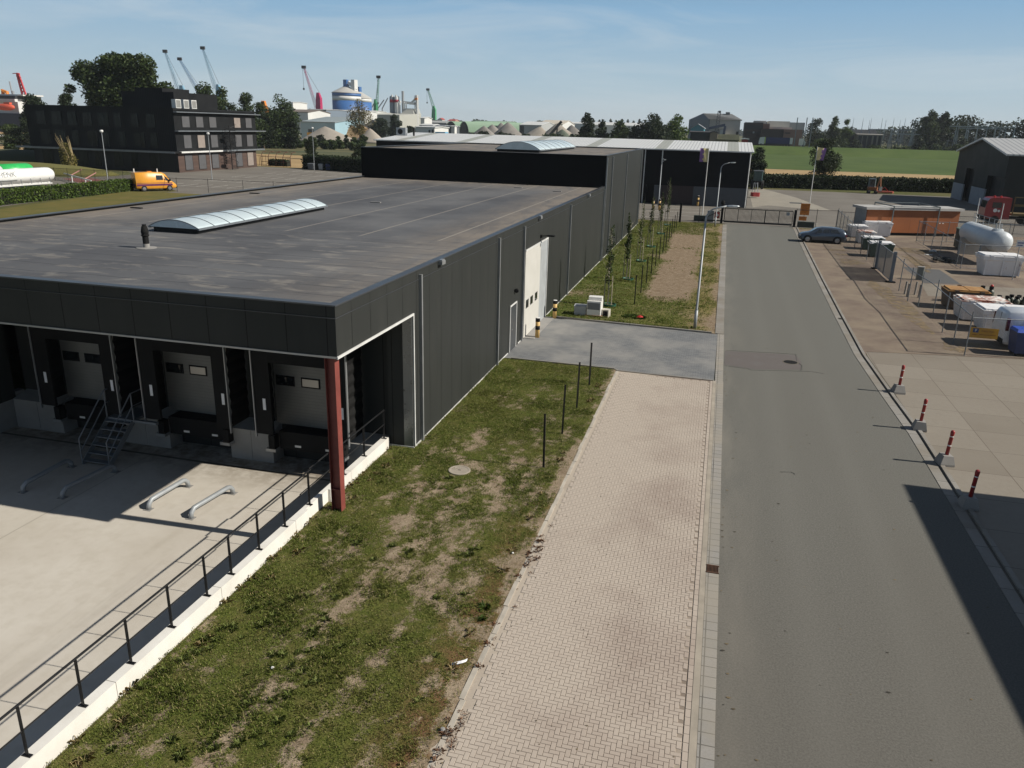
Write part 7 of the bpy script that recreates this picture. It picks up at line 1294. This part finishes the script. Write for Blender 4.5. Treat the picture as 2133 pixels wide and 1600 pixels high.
# --- halls round the port
WHR=fm('far_white_roof',(.55,.56,.55))
hall('port_warehouse','white boxy building behind the poplar group','warehouse',598,612,214,520,20,FWHT,WHR,213)
hall('port_warehouse','long white shed with a brown roof edge right of the poplars','warehouse',590,642,234,470,30,FWHT,fm('brown_roof',(.16,.13,.11)),229)
hall('port_warehouse','blue-grey warehouse behind the magenta crane','warehouse',612,680,229,560,40,fm('far_bluegrey',(.16,.20,.25)),FROOF,228)
hall('port_warehouse','long low white warehouse at the foot of the silos','warehouse',672,775,231,640,30,FWHT,WHR,230,doors=((694,702,234),))
hall('blue_shed','pale blue shed with a ridged grey roof before the port','warehouse',626,697,255,400,34,fm('pale_blue_sheet',(.30,.45,.52)),fm('grey_ridged_roof',(.25,.29,.30)),244,ridge=.9)
hall('port_warehouse','white shed just left of the sand heap','warehouse',722,760,234,600,26,FWHT,WHR,232)
o=thing('yellow_loader',(Wd(651,370),370,0),'yellow wheel loader parked on top of the pale sand heap','loader'); x=Wd(651,370); zb=2.0; mb=MB(); mb.cbox((x,370,zb+1.3),(6,2.6,1.6),bev=.4); mb.build('body',M['yellow'],o); mb=MB(); mb.cbox((x-1.2,370,zb+2.9),(2,2,1.6)); mb.build('cab',M['glassl'],o); mb=MB(); mb.bar((x+2.5,370,zb+1.5),(x+5,370,zb+3),.6); mb.build('arm',M['yellow'],o)
for s_ in (-1.6,1.8): mb=MB(); mb.lathe([(1.0,-.4),(1.0,.4)],(x+s_,368.6,1.0+.9),14,axis='y'); mb.build('wheel',M['tyre'],o)
# --- cement plant
Y=520; X=lambda px:Wd(px,Y); Zp=lambda py:Z_(840,py,Y); o=thing('cement_plant',(X(845),Y,0),'pale industrial plant with twin red-banded silos, steel stack and boxy grey halls','plant')
CG=fm('plant_grey',(.40,.40,.36)); DS=fm('plant_silo_dark',(.20,.23,.26)); DW=fm('plant_silo_white',(.62,.62,.60))
for a,b,m_ in ((813,822,DS),(823,832,DW)):
    xm,r=(X(a)+X(b))/2,(X(b)-X(a))/2*1.05; mb=MB(); mb.lathe([(r,0),(r,Zp(203)),(r*.8,Zp(201)),(0,Zp(200))],(xm,Y,0),20); mb.build('silo',m_,o,smooth=True); mb=MB(); mb.lathe([(r*1.02,Zp(214)),(r*1.02,Zp(208))],(xm,Y,0),20); mb.build('red_band',fm('band_red',(.28,.02,.04)),o,smooth=True)
mb=MB(); mb.tube([(X(840),Y,0),(X(840),Y,Zp(190))],.85,10); mb.build('stack',M['galv'],o)
for a in (819,827): mb=MB(); mb.tube([(X(a),Y-1,Zp(204)),(X(a),Y-1,Zp(198))],.5,6); mb.build('filter_pipe',DW,o)
mb=MB(); mb.add([(X(819),Y-20,0),(X(829),Y-34,0),(X(873),Y-34,0),(X(873),Y+4,0),(X(819),Y+4,0),(X(819),Y-20,Zp(236)),(X(829),Y-34,Zp(241)),(X(873),Y-34,Zp(241)),(X(873),Y+4,Zp(236)),(X(819),Y+4,Zp(236))],[(4,3,2,1,0),(5,6,7,8,9),(0,1,6,5),(1,2,7,6),(2,3,8,7),(3,4,9,8),(4,0,5,9)]); mb.build('lower_hall',CG,o)
mb=MB(); mb.add([(X(842),Y-5,Zp(238)),(X(868),Y-5,Zp(238)),(X(868),Y+8,Zp(238)),(X(842),Y+8,Zp(238)),(X(845),Y-3,Zp(226)),(X(864),Y-3,Zp(226)),(X(864),Y+8,Zp(226)),(X(845),Y+8,Zp(226))],[(3,2,1,0),(4,5,6,7),(0,1,5,4),(1,2,6,5),(2,3,7,6),(3,0,4,7)]); mb.build('upper_hall',CG,o)
mb=MB(); lattice(mb,(X(870),Y-2,0),(X(870),Y-2,Zp(199)),3.2,3,14,.28); mb.build('lift_tower',FGRY,o); mb=MB(); mb.tube([(X(871),Y-2,0),(X(871),Y-2,Zp(198))],1.0,8); mb.build('lift_tube',DW,o)
mb=MB(); mb.bar((X(843),Y-2,Zp(213)),(X(868),Y-2,Zp(216)),1.6); mb.bar((X(856),Y-2,Zp(217)),(X(868),Y-2,Zp(206)),1.0); mb.bar((X(833),Y-2,Zp(214)),(X(838),Y-2,Zp(212)),1.2)
for px in (834,837,846,850): mb.tube([(X(px),Y-3,Zp(238)),(X(px),Y-3,Zp(213))],.45,6)
mb.build('ducting',FWHT,o); mb=MB(); mb.box(X(869),X(874),Y-4,Y-3,Zp(208),Zp(204)); mb.build('orange_cowl',M['orange'],o)
hall('port_warehouse','small white gabled building right of the plant','warehouse',876,884,247,500,14,FWHT,WHR,244)
# --- white arched building and blue skips
hall('white_building','white single-storey building with two tall dark windows','building',866,905,266,330,18,FWHT,WHR,265,doors=((893,896,271),(900,903,270)))
hall('dark_shed','low shed with a dark strip front before the green hangars','shed',874,902,262,470,14,fm('shed_navy',(.03,.04,.06)),WHR,259)
o=thing('blue_container',(Wd(905,320),320,0),'light blue open container behind the white roof','container'); mb=MB(); mb.box(Wd(906,320),Wd(927,320),320,324,0,Z_(916,275,320)); mb.build('body',fm('light_blue_steel',(.12,.38,.60)),o)
# --- green arched hangars
GH=fm('pale_green_sheeting',(.24,.36,.25)); Y=700
for k,(p0,p1,pt,lab) in enumerate(((925,953,253,'left arched green hangar with a black open end'),(955,977,253,'right arched green hangar with a black open end'))):
    x0,x1=Wd(p0,Y),Wd(p1,Y); xm,r=(x0+x1)/2,(x1-x0)/2; h=Z_(p0,pt,Y); o=thing('arched_hangar',(xm,Y,0),lab,'hangar','green arched hangars'); n=14; A=[(math.cos(PI*i/n),math.sin(PI*i/n)) for i in range(n+1)]; LN=300
    mb=MB(); mb.loft([[(xm+a_*r*1.02,Y,b_*h*1.02) for a_,b_ in A],[(xm+LN*.28+a_*r*1.02,Y+60,b_*h*1.02) for a_,b_ in A]],cap=False); mb.build('arched_roof',GH,o)
    mb=MB(); mb.poly([(xm+a_*r*.98,Y+.6,b_*h*.98) for a_,b_ in A]); ob=mb.build('open_end',FDRK,o)
hall('green_hangar_wing','long pale green arched roof behind the two hangars','hangar',972,1056,262,715,60,GH,GH,253,ridge=.5)
for k,(p0,p1,pt,py) in enumerate(((903,926,263,472),(926,946,264,474))): hall('storage_rack','grey stacked storage racks left of the hangars, %s'%ORDN[k],'rack',p0,p1,pt,py,10,fm('rack_grey',(.10,.11,.12)),FGRY,pt-.4)
hall('white_kiosk','small white kiosk before the right hangar','kiosk',940,947,264,460,4,FWHT,WHR,263)
hall('far_warehouse','low row of dark and pale sheds beyond the racks','warehouse',884,930,256,900,40,fm('row_grey',(.22,.22,.23)),FROOF,252)
hall('red_roof_house','red-roofed house on the horizon beside the small green crane','house',912,921,250,1100,12,FWHT,fm('red_tiles',(.36,.07,.06)),246,gable='y')
hall('red_roof_house','pinkish brick house with a red roof above the hangars','house',933,947,252,1050,20,fm('pink_brick',(.42,.25,.20)),fm('red_tiles',(.36,.07,.06)),249)
# --- heaps of sand and gravel
def heap(lab,p0,p1,pt,Y,mat,seed,apex=.5,grp=None,ry=.6):
    x0,x1=Wd(p0,Y),Wd(p1,Y); h=Z_((p0+p1)/2,pt,Y); ex=(x1-x0)*.38; x0-=ex; x1+=ex; n=40; rs=random.Random(seed); xc=x0+(x1-x0)*apex; o=thing('gravel_heap',((x0+x1)/2,Y,0),lab,'heap',grp); rg=[]
    for t in (0,.12,.3,.5,.7,.86,.96,1.0):
        s_=1-t; rg.append([((x0+x1)/2*s_+xc*t+math.cos(2*PI*i/n)*(x1-x0)/2*s_*(1+.05*math.sin(2*PI*3*i/n+seed+t*2)+rs.uniform(-.012,.012))+.0,Y+math.sin(2*PI*i/n)*(x1-x0)/2*ry*s_,h*(t if t<.9 else .9+(t-.9)*.6)) for i in range(n)])
    mb=MB(); mb.loft(rg); mb.build('heap',mat,o,smooth=True); return o
def heapmat(nm,a,b):
    g=NG(nm); n=g.noise(.05,None,6,.7,.6); n2=g.noise(.5,g.map(g.pos(),(1,1,.2)),4); c=g.mix(g.ramp(n,.35,.65),a,b); c=g.mix(g.ramp(n2,.45,.7,0,.3),c,tuple(x*.7 for x in a)); g.bump(n,.3,.5); return g.fin(c,.95)
HG=heapmat('grey_gravel',(.19,.175,.16),(.27,.25,.225)); HB=heapmat('brown_sand',(.16,.105,.055),(.30,.20,.11)); HL=heapmat('pale_sand',(.30,.265,.22),(.36,.32,.27))
heap('pale sand heap with a yellow loader, nearest the dyke road',646,720,262,360,HL,1,.45)
heap('big brown sand heap left of the bare tree',690,765,246,420,HB,2,.32,ry=.5)
heap('second brown heap under the bare tree',725,790,251,430,HB,3,.3)
heap('grey heap behind the bare tree',752,800,247,520,HG,4,.5)
heap('pale low heap right of the brown ones',750,790,266,370,HL,5,.5)
for k,(p0,p1,pt,Y) in enumerate(((987,1030,261,560),(1005,1046,258,600),(1034,1082,253,590),(1028,1060,254,680))): heap('grey gravel cone beyond the white roof, %s of the left-hand group'%ORDN[k],p0,p1,pt,Y,HG,10+k,.5)
heap('gravel heap before the pale warehouses',1092,1142,262,560,HL,20,.6); heap('large pale gravel heap right of the conveyor',1138,1196,255,560,HL,21,.45); heap('grey heap beside the dark conifer',1176,1222,259,580,HG,22,.4); heap('greenish small heap in front of the pale gravel',1152,1192,268,520,heapmat('green_heap',(.09,.11,.08),(.12,.14,.11)),23,.5)
o=thing('conveyor',(Wd(1150,545),545,0),'dark inclined conveyor rising over the pale gravel heap','conveyor'); mb=MB(); mb.bar((Wd(1140,545),545,2),(Wd(1170,545),545,Z_(1170,253,545)),1.6); mb.build('belt',FDRK,o); mb=MB(); mb.bar((Wd(1160,545),545,0),(Wd(1162,545),545,Z_(1162,258,545)),.8); mb.build('support',FDRK,o)
o=thing('blue_wall_strip',(Wd(1050,555),552,0),'bright blue low boundary strip at the foot of the grey cones','barrier'); mb=MB(); mb.box(Wd(1050,552),Wd(1082,552),552,553,0,2.6); mb.build('strip',fm('light_blue_steel',(.12,.38,.60)),o)
o=thing('blue_wall_strip',(Wd(980,555),550,0),'short bright blue strip left of the grey cones','barrier'); mb=MB(); mb.box(Wd(976,552),Wd(1003,552),552,553,0,2.4); mb.build('strip',fm('light_blue_steel',(.12,.38,.60)),o)
hall('far_warehouse','pale grey gabled warehouse beyond the grey cones','warehouse',1082,1128,261,640,60,fm('pale_grey_sheet',(.36,.37,.37)),WHR,254,doors=((1084,1092,262),))
hall('far_warehouse','cream-roofed warehouse left of the conifer','warehouse',1122,1172,259,720,60,FWHT,fm('cream_roof',(.50,.45,.37)),251)
hall('far_warehouse','long white roof seen between the conifer and the heaps','warehouse',1172,1226,258,800,40,FWHT,WHR,255)
hall('far_warehouse','long low white warehouse above the small trees','warehouse',1232,1345,262,760,60,FWHT,WHR,256)
hall('far_warehouse','grey shed behind the grey cones on the horizon','warehouse',1022,1060,258,820,40,fm('row_grey',(.22,.22,.23)),FROOF,253)
# --- grey silo hall with teal shed
Y=520; X=lambda px:Wd(px,Y); o=thing('silo_hall',(X(1490),Y,0),'tall grey gabled hall with pale front wall and a steel elevator','hall'); Zp=lambda py:Z_(1490,py,Y)
x0,x1,x2=X(1443),X(1478.5),X(1543); GW=fm('hall_bluegrey',(.095,.12,.145)); GR=fm('hall_roof_dark',(.15,.155,.155)); CW_=fm('hall_cream',(.42,.40,.36))
dy=38; mb=MB(); mb.box(x1,x2,Y,Y+dy,0,Zp(249)); mb.build('wall',CW_,o)
mb=MB(); P=[(x1-.3,Y-.2,0),(x1-.3,Y-.2,Zp(249)),(x0+(x1-x0)*.52,Y+dy*.5,Z_(1461,236,Y+dy*.5)),(x0-4,Y+dy,Zp(249)),(x0-4,Y+dy,0)]; mb.extr(P,(1.2,.6,0)); mb.build('gable_wall',GW,o)
rz_=Z_(1461,236,Y+dy*.5); mb=MB(); mb.add([(x1-.5,Y-1,Zp(249)),(x2+1,Y-1,Zp(249)),(X(1523),Y+dy*.5,rz_),(x0+(x1-x0)*.52,Y+dy*.5,rz_),(x0-4,Y+dy+.5,Zp(249)),(x2+1,Y+dy+.5,Zp(249))],[(0,1,2,3),(3,2,5,4),(1,5,2),(0,3,4,5,1)]); mb.build('roof',GR,o)
mb=MB(); lattice(mb,(X(1494),Y-5,0),(X(1497),Y-5,Zp(232)),3.4,2.6,14,.35); mb.box(X(1495.5),X(1500),Y-6,Y-4,Zp(236),Zp(231)); mb.build('elevator_tower',fm('elevator_dark',(.08,.085,.09)),o)
mb=MB(); mb.box(X(1510),X(1519),Y+dy*.4,Y+dy*.6,rz_-1,Zp(232)); mb.build('roof_housing',GR,o)
mb=MB(); mb.bar((X(1479),Y-9,Zp(268)),(X(1512),Y-9,Zp(260)),1.5); mb.bar((X(1512),Y-9,Zp(262)),(X(1509),Y-9,0),1.4); mb.build('conveyor',fm('conveyor_navy',(.07,.09,.14)),o)
mb=MB(); mb.box(X(1503),X(1514),Y-8,Y-.3,0,Zp(270)); mb.build('lean_to',FWHT,o); mb=MB(); mb.box(X(1536),X(1541),Y-.3,Y-.05,0,Zp(273)); mb.build('door',FDRK,o)
hall('teal_shed','small teal gabled shed left of the grey silo hall','shed',1441,1468,268,470,24,fm('teal_sheet',(.06,.22,.27)),FGRY,259,gable='y')
hall('cottage','dark brick cottage with a gabled pale end wall','house',1441,1482,277,330,10,fm('cottage_dark',(.03,.03,.035)),fm('cottage_roof',(.045,.04,.04)),275)
hall('cottage','pale brown gable end of the cottage, facing the field','house',1482,1498,278,326,9,fm('cottage_brown',(.26,.19,.15)),fm('cottage_roof',(.045,.04,.04)),275,gable='y')
hall('cottage','long mossy green-brown roof beside the cottage','house',1497,1542,293,326,13,fm('cottage_brown',(.26,.19,.15)),fm('mossy_roof',(.040,.045,.02),.95,.4,.4),282)
hall('red_hut','small red hut with a white roof above the hall corner','hut',1550,1563,291,300,5,fm('hut_red',(.24,.02,.02)),FWHT,290,gable='y')
o=thing('white_pipe_rack',(Wd(1570,295),295,0),'long white flat trailer load beside the red hut','trailer'); mb=MB(); mb.box(Wd(1560,295),Wd(1584,295),295,297,1.0,1.9); mb.build('load',FWHT,o); mb=MB(); mb.box(Wd(1562,295),Wd(1582,295),295.2,296.8,.0,.99); mb.build('chassis',FDRK,o)
# --- brick power station
Y=445; BD=fm('power_brick_dark',(.055,.040,.036),.9); BR=fm('power_brick_red',(.24,.145,.115),.9); LP=fm('power_light_panel',(.50,.48,.43))
o=thing('power_station',(Wd(1600,Y),Y,0),'brown brick power station with stepped blocks and pale glazed upper hall','power station'); X=lambda px:Wd(px,Y); Zp=lambda py:Z_(1610,py,Y)
mb=MB(); mb.box(X(1553),X(1591),Y,Y+40,0,Zp(256)); mb.build('west_block',BD,o); mb=MB(); mb.box(X(1591.2),X(1606),Y+6,Y+40,0,Zp(258)); mb.build('stair_block',BR,o)
mb=MB(); mb.box(X(1588),X(1634),Y-6,Y-.2,0,Zp(269)); mb.build('middle_block',BD,o); mb=MB(); mb.box(X(1634.2),X(1672),Y-8,Y+20,0,Zp(269)); mb.build('east_block',BR,o)
mb=MB(); mb.box(X(1576),X(1604),Y+41,Y+60,0,Zp(250)); mb.box(X(1609),X(1658),Y+41,Y+60,0,Zp(250)); mb.build('upper_hall',LP,o); mb=MB(); mb.box(X(1606),X(1700),Y+61,Y+80,0,Zp(251)); mb.build('rear_hall',FGRY,o)
mb=MB(); mb.box(X(1608),X(1658),Y+20.1,Y+40.9,0,Zp(264)); mb.build('link_roof',LP,o)
for k in range(8): mb=MB(); xx=X(1558+k*4.1); mb.box(xx,xx+.9,Y-.2,Y-.02,Zp(270),Zp(262)); mb.build('window',FDRK,o)
for k in range(7): mb=MB(); xx=X(1557+k*4.6); mb.box(xx,xx+.9,Y-.2,Y-.02,Zp(279),Zp(275)); mb.build('window',FGRY if k==3 else FDRK,o)
for k in range(5): mb=MB(); xx=X(1636+k*2.4); mb.box(xx,xx+.35,Y-8.2,Y-8.02,Zp(278),Zp(275)); mb.build('window',BD,o)
for px in (1661,1681,1693): o=thing('gantry_mast',(Wd(px,Y-20),Y-20,0),'thin mast by the power station, %s'%('left','middle','right')[(1661,1681,1693).index(px)],'mast','masts by the power station'); mb=MB(); mb.tube([(Wd(px,Y-20),Y-20,0),(Wd(px,Y-20),Y-20,Z_(px,245,Y-20))],.28,4); mb.build('mast',M['galvd'],o)
# curtain-side lorry and tractor unit on the raised lane
Y=428; X=lambda px:Wd(px,Y); zb0=3.7; o=thing('lorry',(X(1620),Y,zb0),'articulated lorry with a navy blue trailer and white tail at the field edge','lorry'); zt_=zb0+4.0
mb=MB(); mb.box(X(1600),X(1651),Y,Y+2.5,zb0+1.1,zt_); mb.build('trailer',fm('trailer_navy',(.012,.02,.10)),o); mb=MB(); mb.box(X(1651)+.01,X(1657),Y-.02,Y+2.52,zb0+1.0,zt_+.02); mb.build('trailer_tail',FWHT,o); mb=MB(); mb.loft([[(x_,Y+y_,z_) for x_,z_ in ((X(1586),zb0+.7),(X(1586)+.1,zb0+2.2),(X(1588),zb0+3.9),(X(1597.5),zb0+4.1),(X(1597.5),zb0+.7))] for y_ in (0,2.5)]); mb.build('cab',FWHT,o); mb=MB(); mb.box(X(1598),X(1600)-.01,Y-.02,Y+2.5,zb0+1.0,zt_); mb.build('hi_vis_panel',fm('panel_yellow_green',(.45,.55,.12)),o)
mb=MB(); mb.box(X(1587),X(1656),Y+.3,Y+2.2,zb0+.55,zb0+1.09); mb.build('chassis',FDRK,o)
for px in (1591,1603,1638,1644,1650): mb=MB(); mb.lathe([(.3,-.1),(.52,-.1),(.52,.1),(.3,.1)],(X(px),Y,zb0+.52),12,axis='y'); mb.build('wheel',M['tyre'],o)
o=thing('white_truck_cab',(Wd(1678,430),430,zb0),'white truck cab parked under the dark tree','truck'); x=Wd(1678,430); mb=MB(); mb.loft([[(x-1.6,430,zb0+.6),(x+1.4,430,zb0+.6),(x+1.4,432.4,zb0+.6),(x-1.6,432.4,zb0+.6)],[(x-1.6,430,zb0+2.6),(x+1.4,430,zb0+2.2),(x+1.4,432.4,zb0+2.2),(x-1.6,432.4,zb0+2.6)],[(x-1.5,430.1,zb0+3.8),(x+.5,430.1,zb0+3.7),(x+.5,432.2,zb0+3.7),(x-1.5,432.2,zb0+3.8)]]); mb.build('cab',FWHT,o); mb=MB(); mb.lathe([(.5,-.1),(.5,.1)],(x+.5,430,zb0+.5),12,axis='y'); mb.build('wheel',M['tyre'],o)
# --- substation: dark hall, bays and gantries
hall('substation_hall','dark low substation hall with a long roof light','building',1735,1835,283,478,22,fm('substation_dark',(.045,.042,.045)),FDRK,271,ridge=.6)
hall('concrete_bays','row of dark open concrete transformer bays','building',1792,1845,282,462,12,fm('bay_concrete',(.20,.18,.15)),fm('bay_top',(.25,.23,.20)),280.5,doors=((1794,1801,283),(1804,1811,283),(1814,1822,283),(1826,1832,283),(1836,1842,283)))
def gantry(lab,pxs,pt,beam,Y,r=.17):
    o=thing('substation_gantry',(Wd(pxs[0],Y),Y,0),lab,'gantry','lattice gantries of the substation'); 
    for px in pxs:
        mb=MB(); x=Wd(px,Y); zt=Z_(px,pt,Y); zb_=Z_(px,beam,Y) if beam else zt*.7; mb.tube([(x-.7,Y,0),(x,Y,zb_),(x,Y,zt)],[r*1.3,r,r*.35],4); mb.tube([(x+.7,Y,0),(x,Y,zb_)],[r*1.3,r],4); mb.build('mast',M['galv'],o)
    if beam: mb=MB(); x0,x1=Wd(pxs[0],Y),Wd(pxs[-1],Y); z=Z_((pxs[0]+pxs[-1])/2,beam,Y); mb.bar((x0,Y,z),(x1,Y,z),.35,.45); mb.build('beam',M['galv'],o)
    return o
gantry('front pale gantry with a long beam behind the barn roof',(1973,1996,2018,2040,2078,2118),251,264.5,478)
gantry('gantry masts left of the right-hand wood',(1778,1798,1815,1838,1862,1886,1908),246,None,482)
gantry('middle gantry with thin beam in the substation',(1812,1846,1876,1905,1947),250,271,490)
gantry('low gantry frame left of the bushes',(1860,1882,1904,1926,1952),268,280,470)
gantry('rear gantry masts before the wood',(2000,2022,2060,2088,2100),254,268,500)
rs=random.Random(8); o=thing('switchgear',(Wd(1900,472),472,0),'mass of grey switchgear posts and insulators low in the substation','switchgear')
for k in range(10):
    mb=MB()
    for j in range(7): px=rs.uniform(1850,2105); x=Wd(px,472+k*4); Yk=472+k*4+rs.uniform(-2,2); h=rs.uniform(5,9); mb.tube([(x,Yk,0),(x,Yk,h)],.13,4); mb.bar((x-1.4,Yk,h),(x+1.4,Yk,h),.18)
    mb.build('switch_row',M['galvd'],o)
# --- woods and horizon treeline
def wood(name,lab,pts,n,leaf,seed,mat,depth=30,kind=None):
    """pts: (px, top row) at distance Y"""
    Y=pts[0][2]; bl=[]; rs=random.Random(seed)
    for (pa,ta,Ya),(pb,tb,Yb) in zip(pts,pts[1:]):
        m=max(2,int(abs(pb-pa)/ (1628*.9*(leaf*9)/Y) ))
        for k in range(m):
            t=(k+rs.random()*.8)/m; px=pa+(pb-pa)*t; YY=Ya+(Yb-Ya)*t+rs.uniform(0,depth); h=max(2.5,Z_(px,ta+(tb-ta)*t,YY))*rs.uniform(.78,1.04); r=h*rs.uniform(.22,.36)+leaf*1.2; bl.append((Wd(px,YY),YY,h-r*.8,r*1.15,r,r*.8)); bl.append((Wd(px,YY),YY,h*.35,r*1.25,r,h*.42))
    V=leafcloud(bl,n,leaf,seed); return npmesh(name,V,4,mat,kind='stuff')
wood('wood','',[(1925,240,500),(1960,236,505),(2000,241,510),(2060,238,500),(2133,240,480),(2300,236,450)],16000,.75,1,M['leafB'],40)
wood('wood','',[(598,228,760),(640,224,760),(665,226,760)],1600,1.4,2,M['leafF'],30)
wood('treeline','',[(-200,236,900),(0,238,880),(180,240,900),(420,243,900),(560,248,900)],7000,2.0,3,M['leafF'],60)
wood('treeline','',[(870,252,1500),(930,246,1500),(1000,249,1480),(1060,252,1500),(1130,252,1500),(1230,256,1450)],6000,2.6,4,M['leafF'],80)
wood('treeline','',[(1000,252,2300),(1200,258,2300),(1330,262,2200),(1560,268,2000),(1760,268,1900),(1930,274,1800),(2133,282,1700),(2400,289,1600)],6000,4,5,M['leafF'],120)
wood('treeline','',[(1235,253,1000),(1290,252,1000),(1345,256,1000)],1600,1.4,6,M['leafF'],20)
wood('treeline','',[(1770,262,1000),(1850,261,990),(1930,262,980)],2500,1.5,7,M['leafF'],20)
for k,px in enumerate(range(1236,1345,12)): tree(px,247+(k*7)%5,13,900,'small round tree on the horizon row, %s from the left'%ORDN[k],M['leafB'],400+k,n=160,leaf=1.1,nb=5,low=.1,grp='row of small trees on the horizon')
wood('hedgerow','',[(980,272,470),(1060,274,465),(1130,276,455),(1222,277,430)],3000,.9,8,M['leafB'],6)
wood('shrub_belt','',[(0,262,330),(60,276,300)],500,.7,9,M['leafA'],10)
wood('reeds','',[(420,290,276),(520,291,274),(600,292,270),(680,292,268),(770,293,262)],9000,.4,10,M['leafA'],14)
wood('reeds','',[(0,328,165),(40,326,170),(75,326,172)],1800,.3,12,M['leafA'],8)
wood('field_edge_scrub','',[(1740,299,446),(1850,300,452),(1990,301,462),(2100,301,470)],5000,.6,11,M['leafA'],10)
o=thing('blue_port_hall',(Wd(560,520),520,0),'pale blue port hall glimpsed through the trees behind the office','building'); mb=MB(); mb.box(Wd(398,520),Wd(440,520),520,540,0,Z_(420,212,520)); mb.build('wall',fm('pale_blue_far',(.30,.45,.55)),o); mb=MB(); mb.box(Wd(397,520),Wd(441,520),519,541,Z_(420,212,520)+.01,Z_(420,210,520)); mb.build('roof',FWHT,o)  # pale blue hall standing behind the office trees
# ================= HAZE =================
hm=bpy.data.materials.new('haze_air'); hm.use_nodes=True; t=hm.node_tree; t.nodes.clear(); ho=t.nodes.new('ShaderNodeOutputMaterial'); pv=t.nodes.new('ShaderNodeVolumePrincipled'); pv.inputs['Color'].default_value=(.86,.93,1,1); pv.inputs['Density'].default_value=.00010; pv.inputs['Anisotropy'].default_value=.1; t.links.new(pv.outputs[0],ho.inputs['Volume'])
mb=MB(); mb.box(-4500,4500,-500,5200,-2.4,86); o=mb.build('haze',hm,kind='stuff')
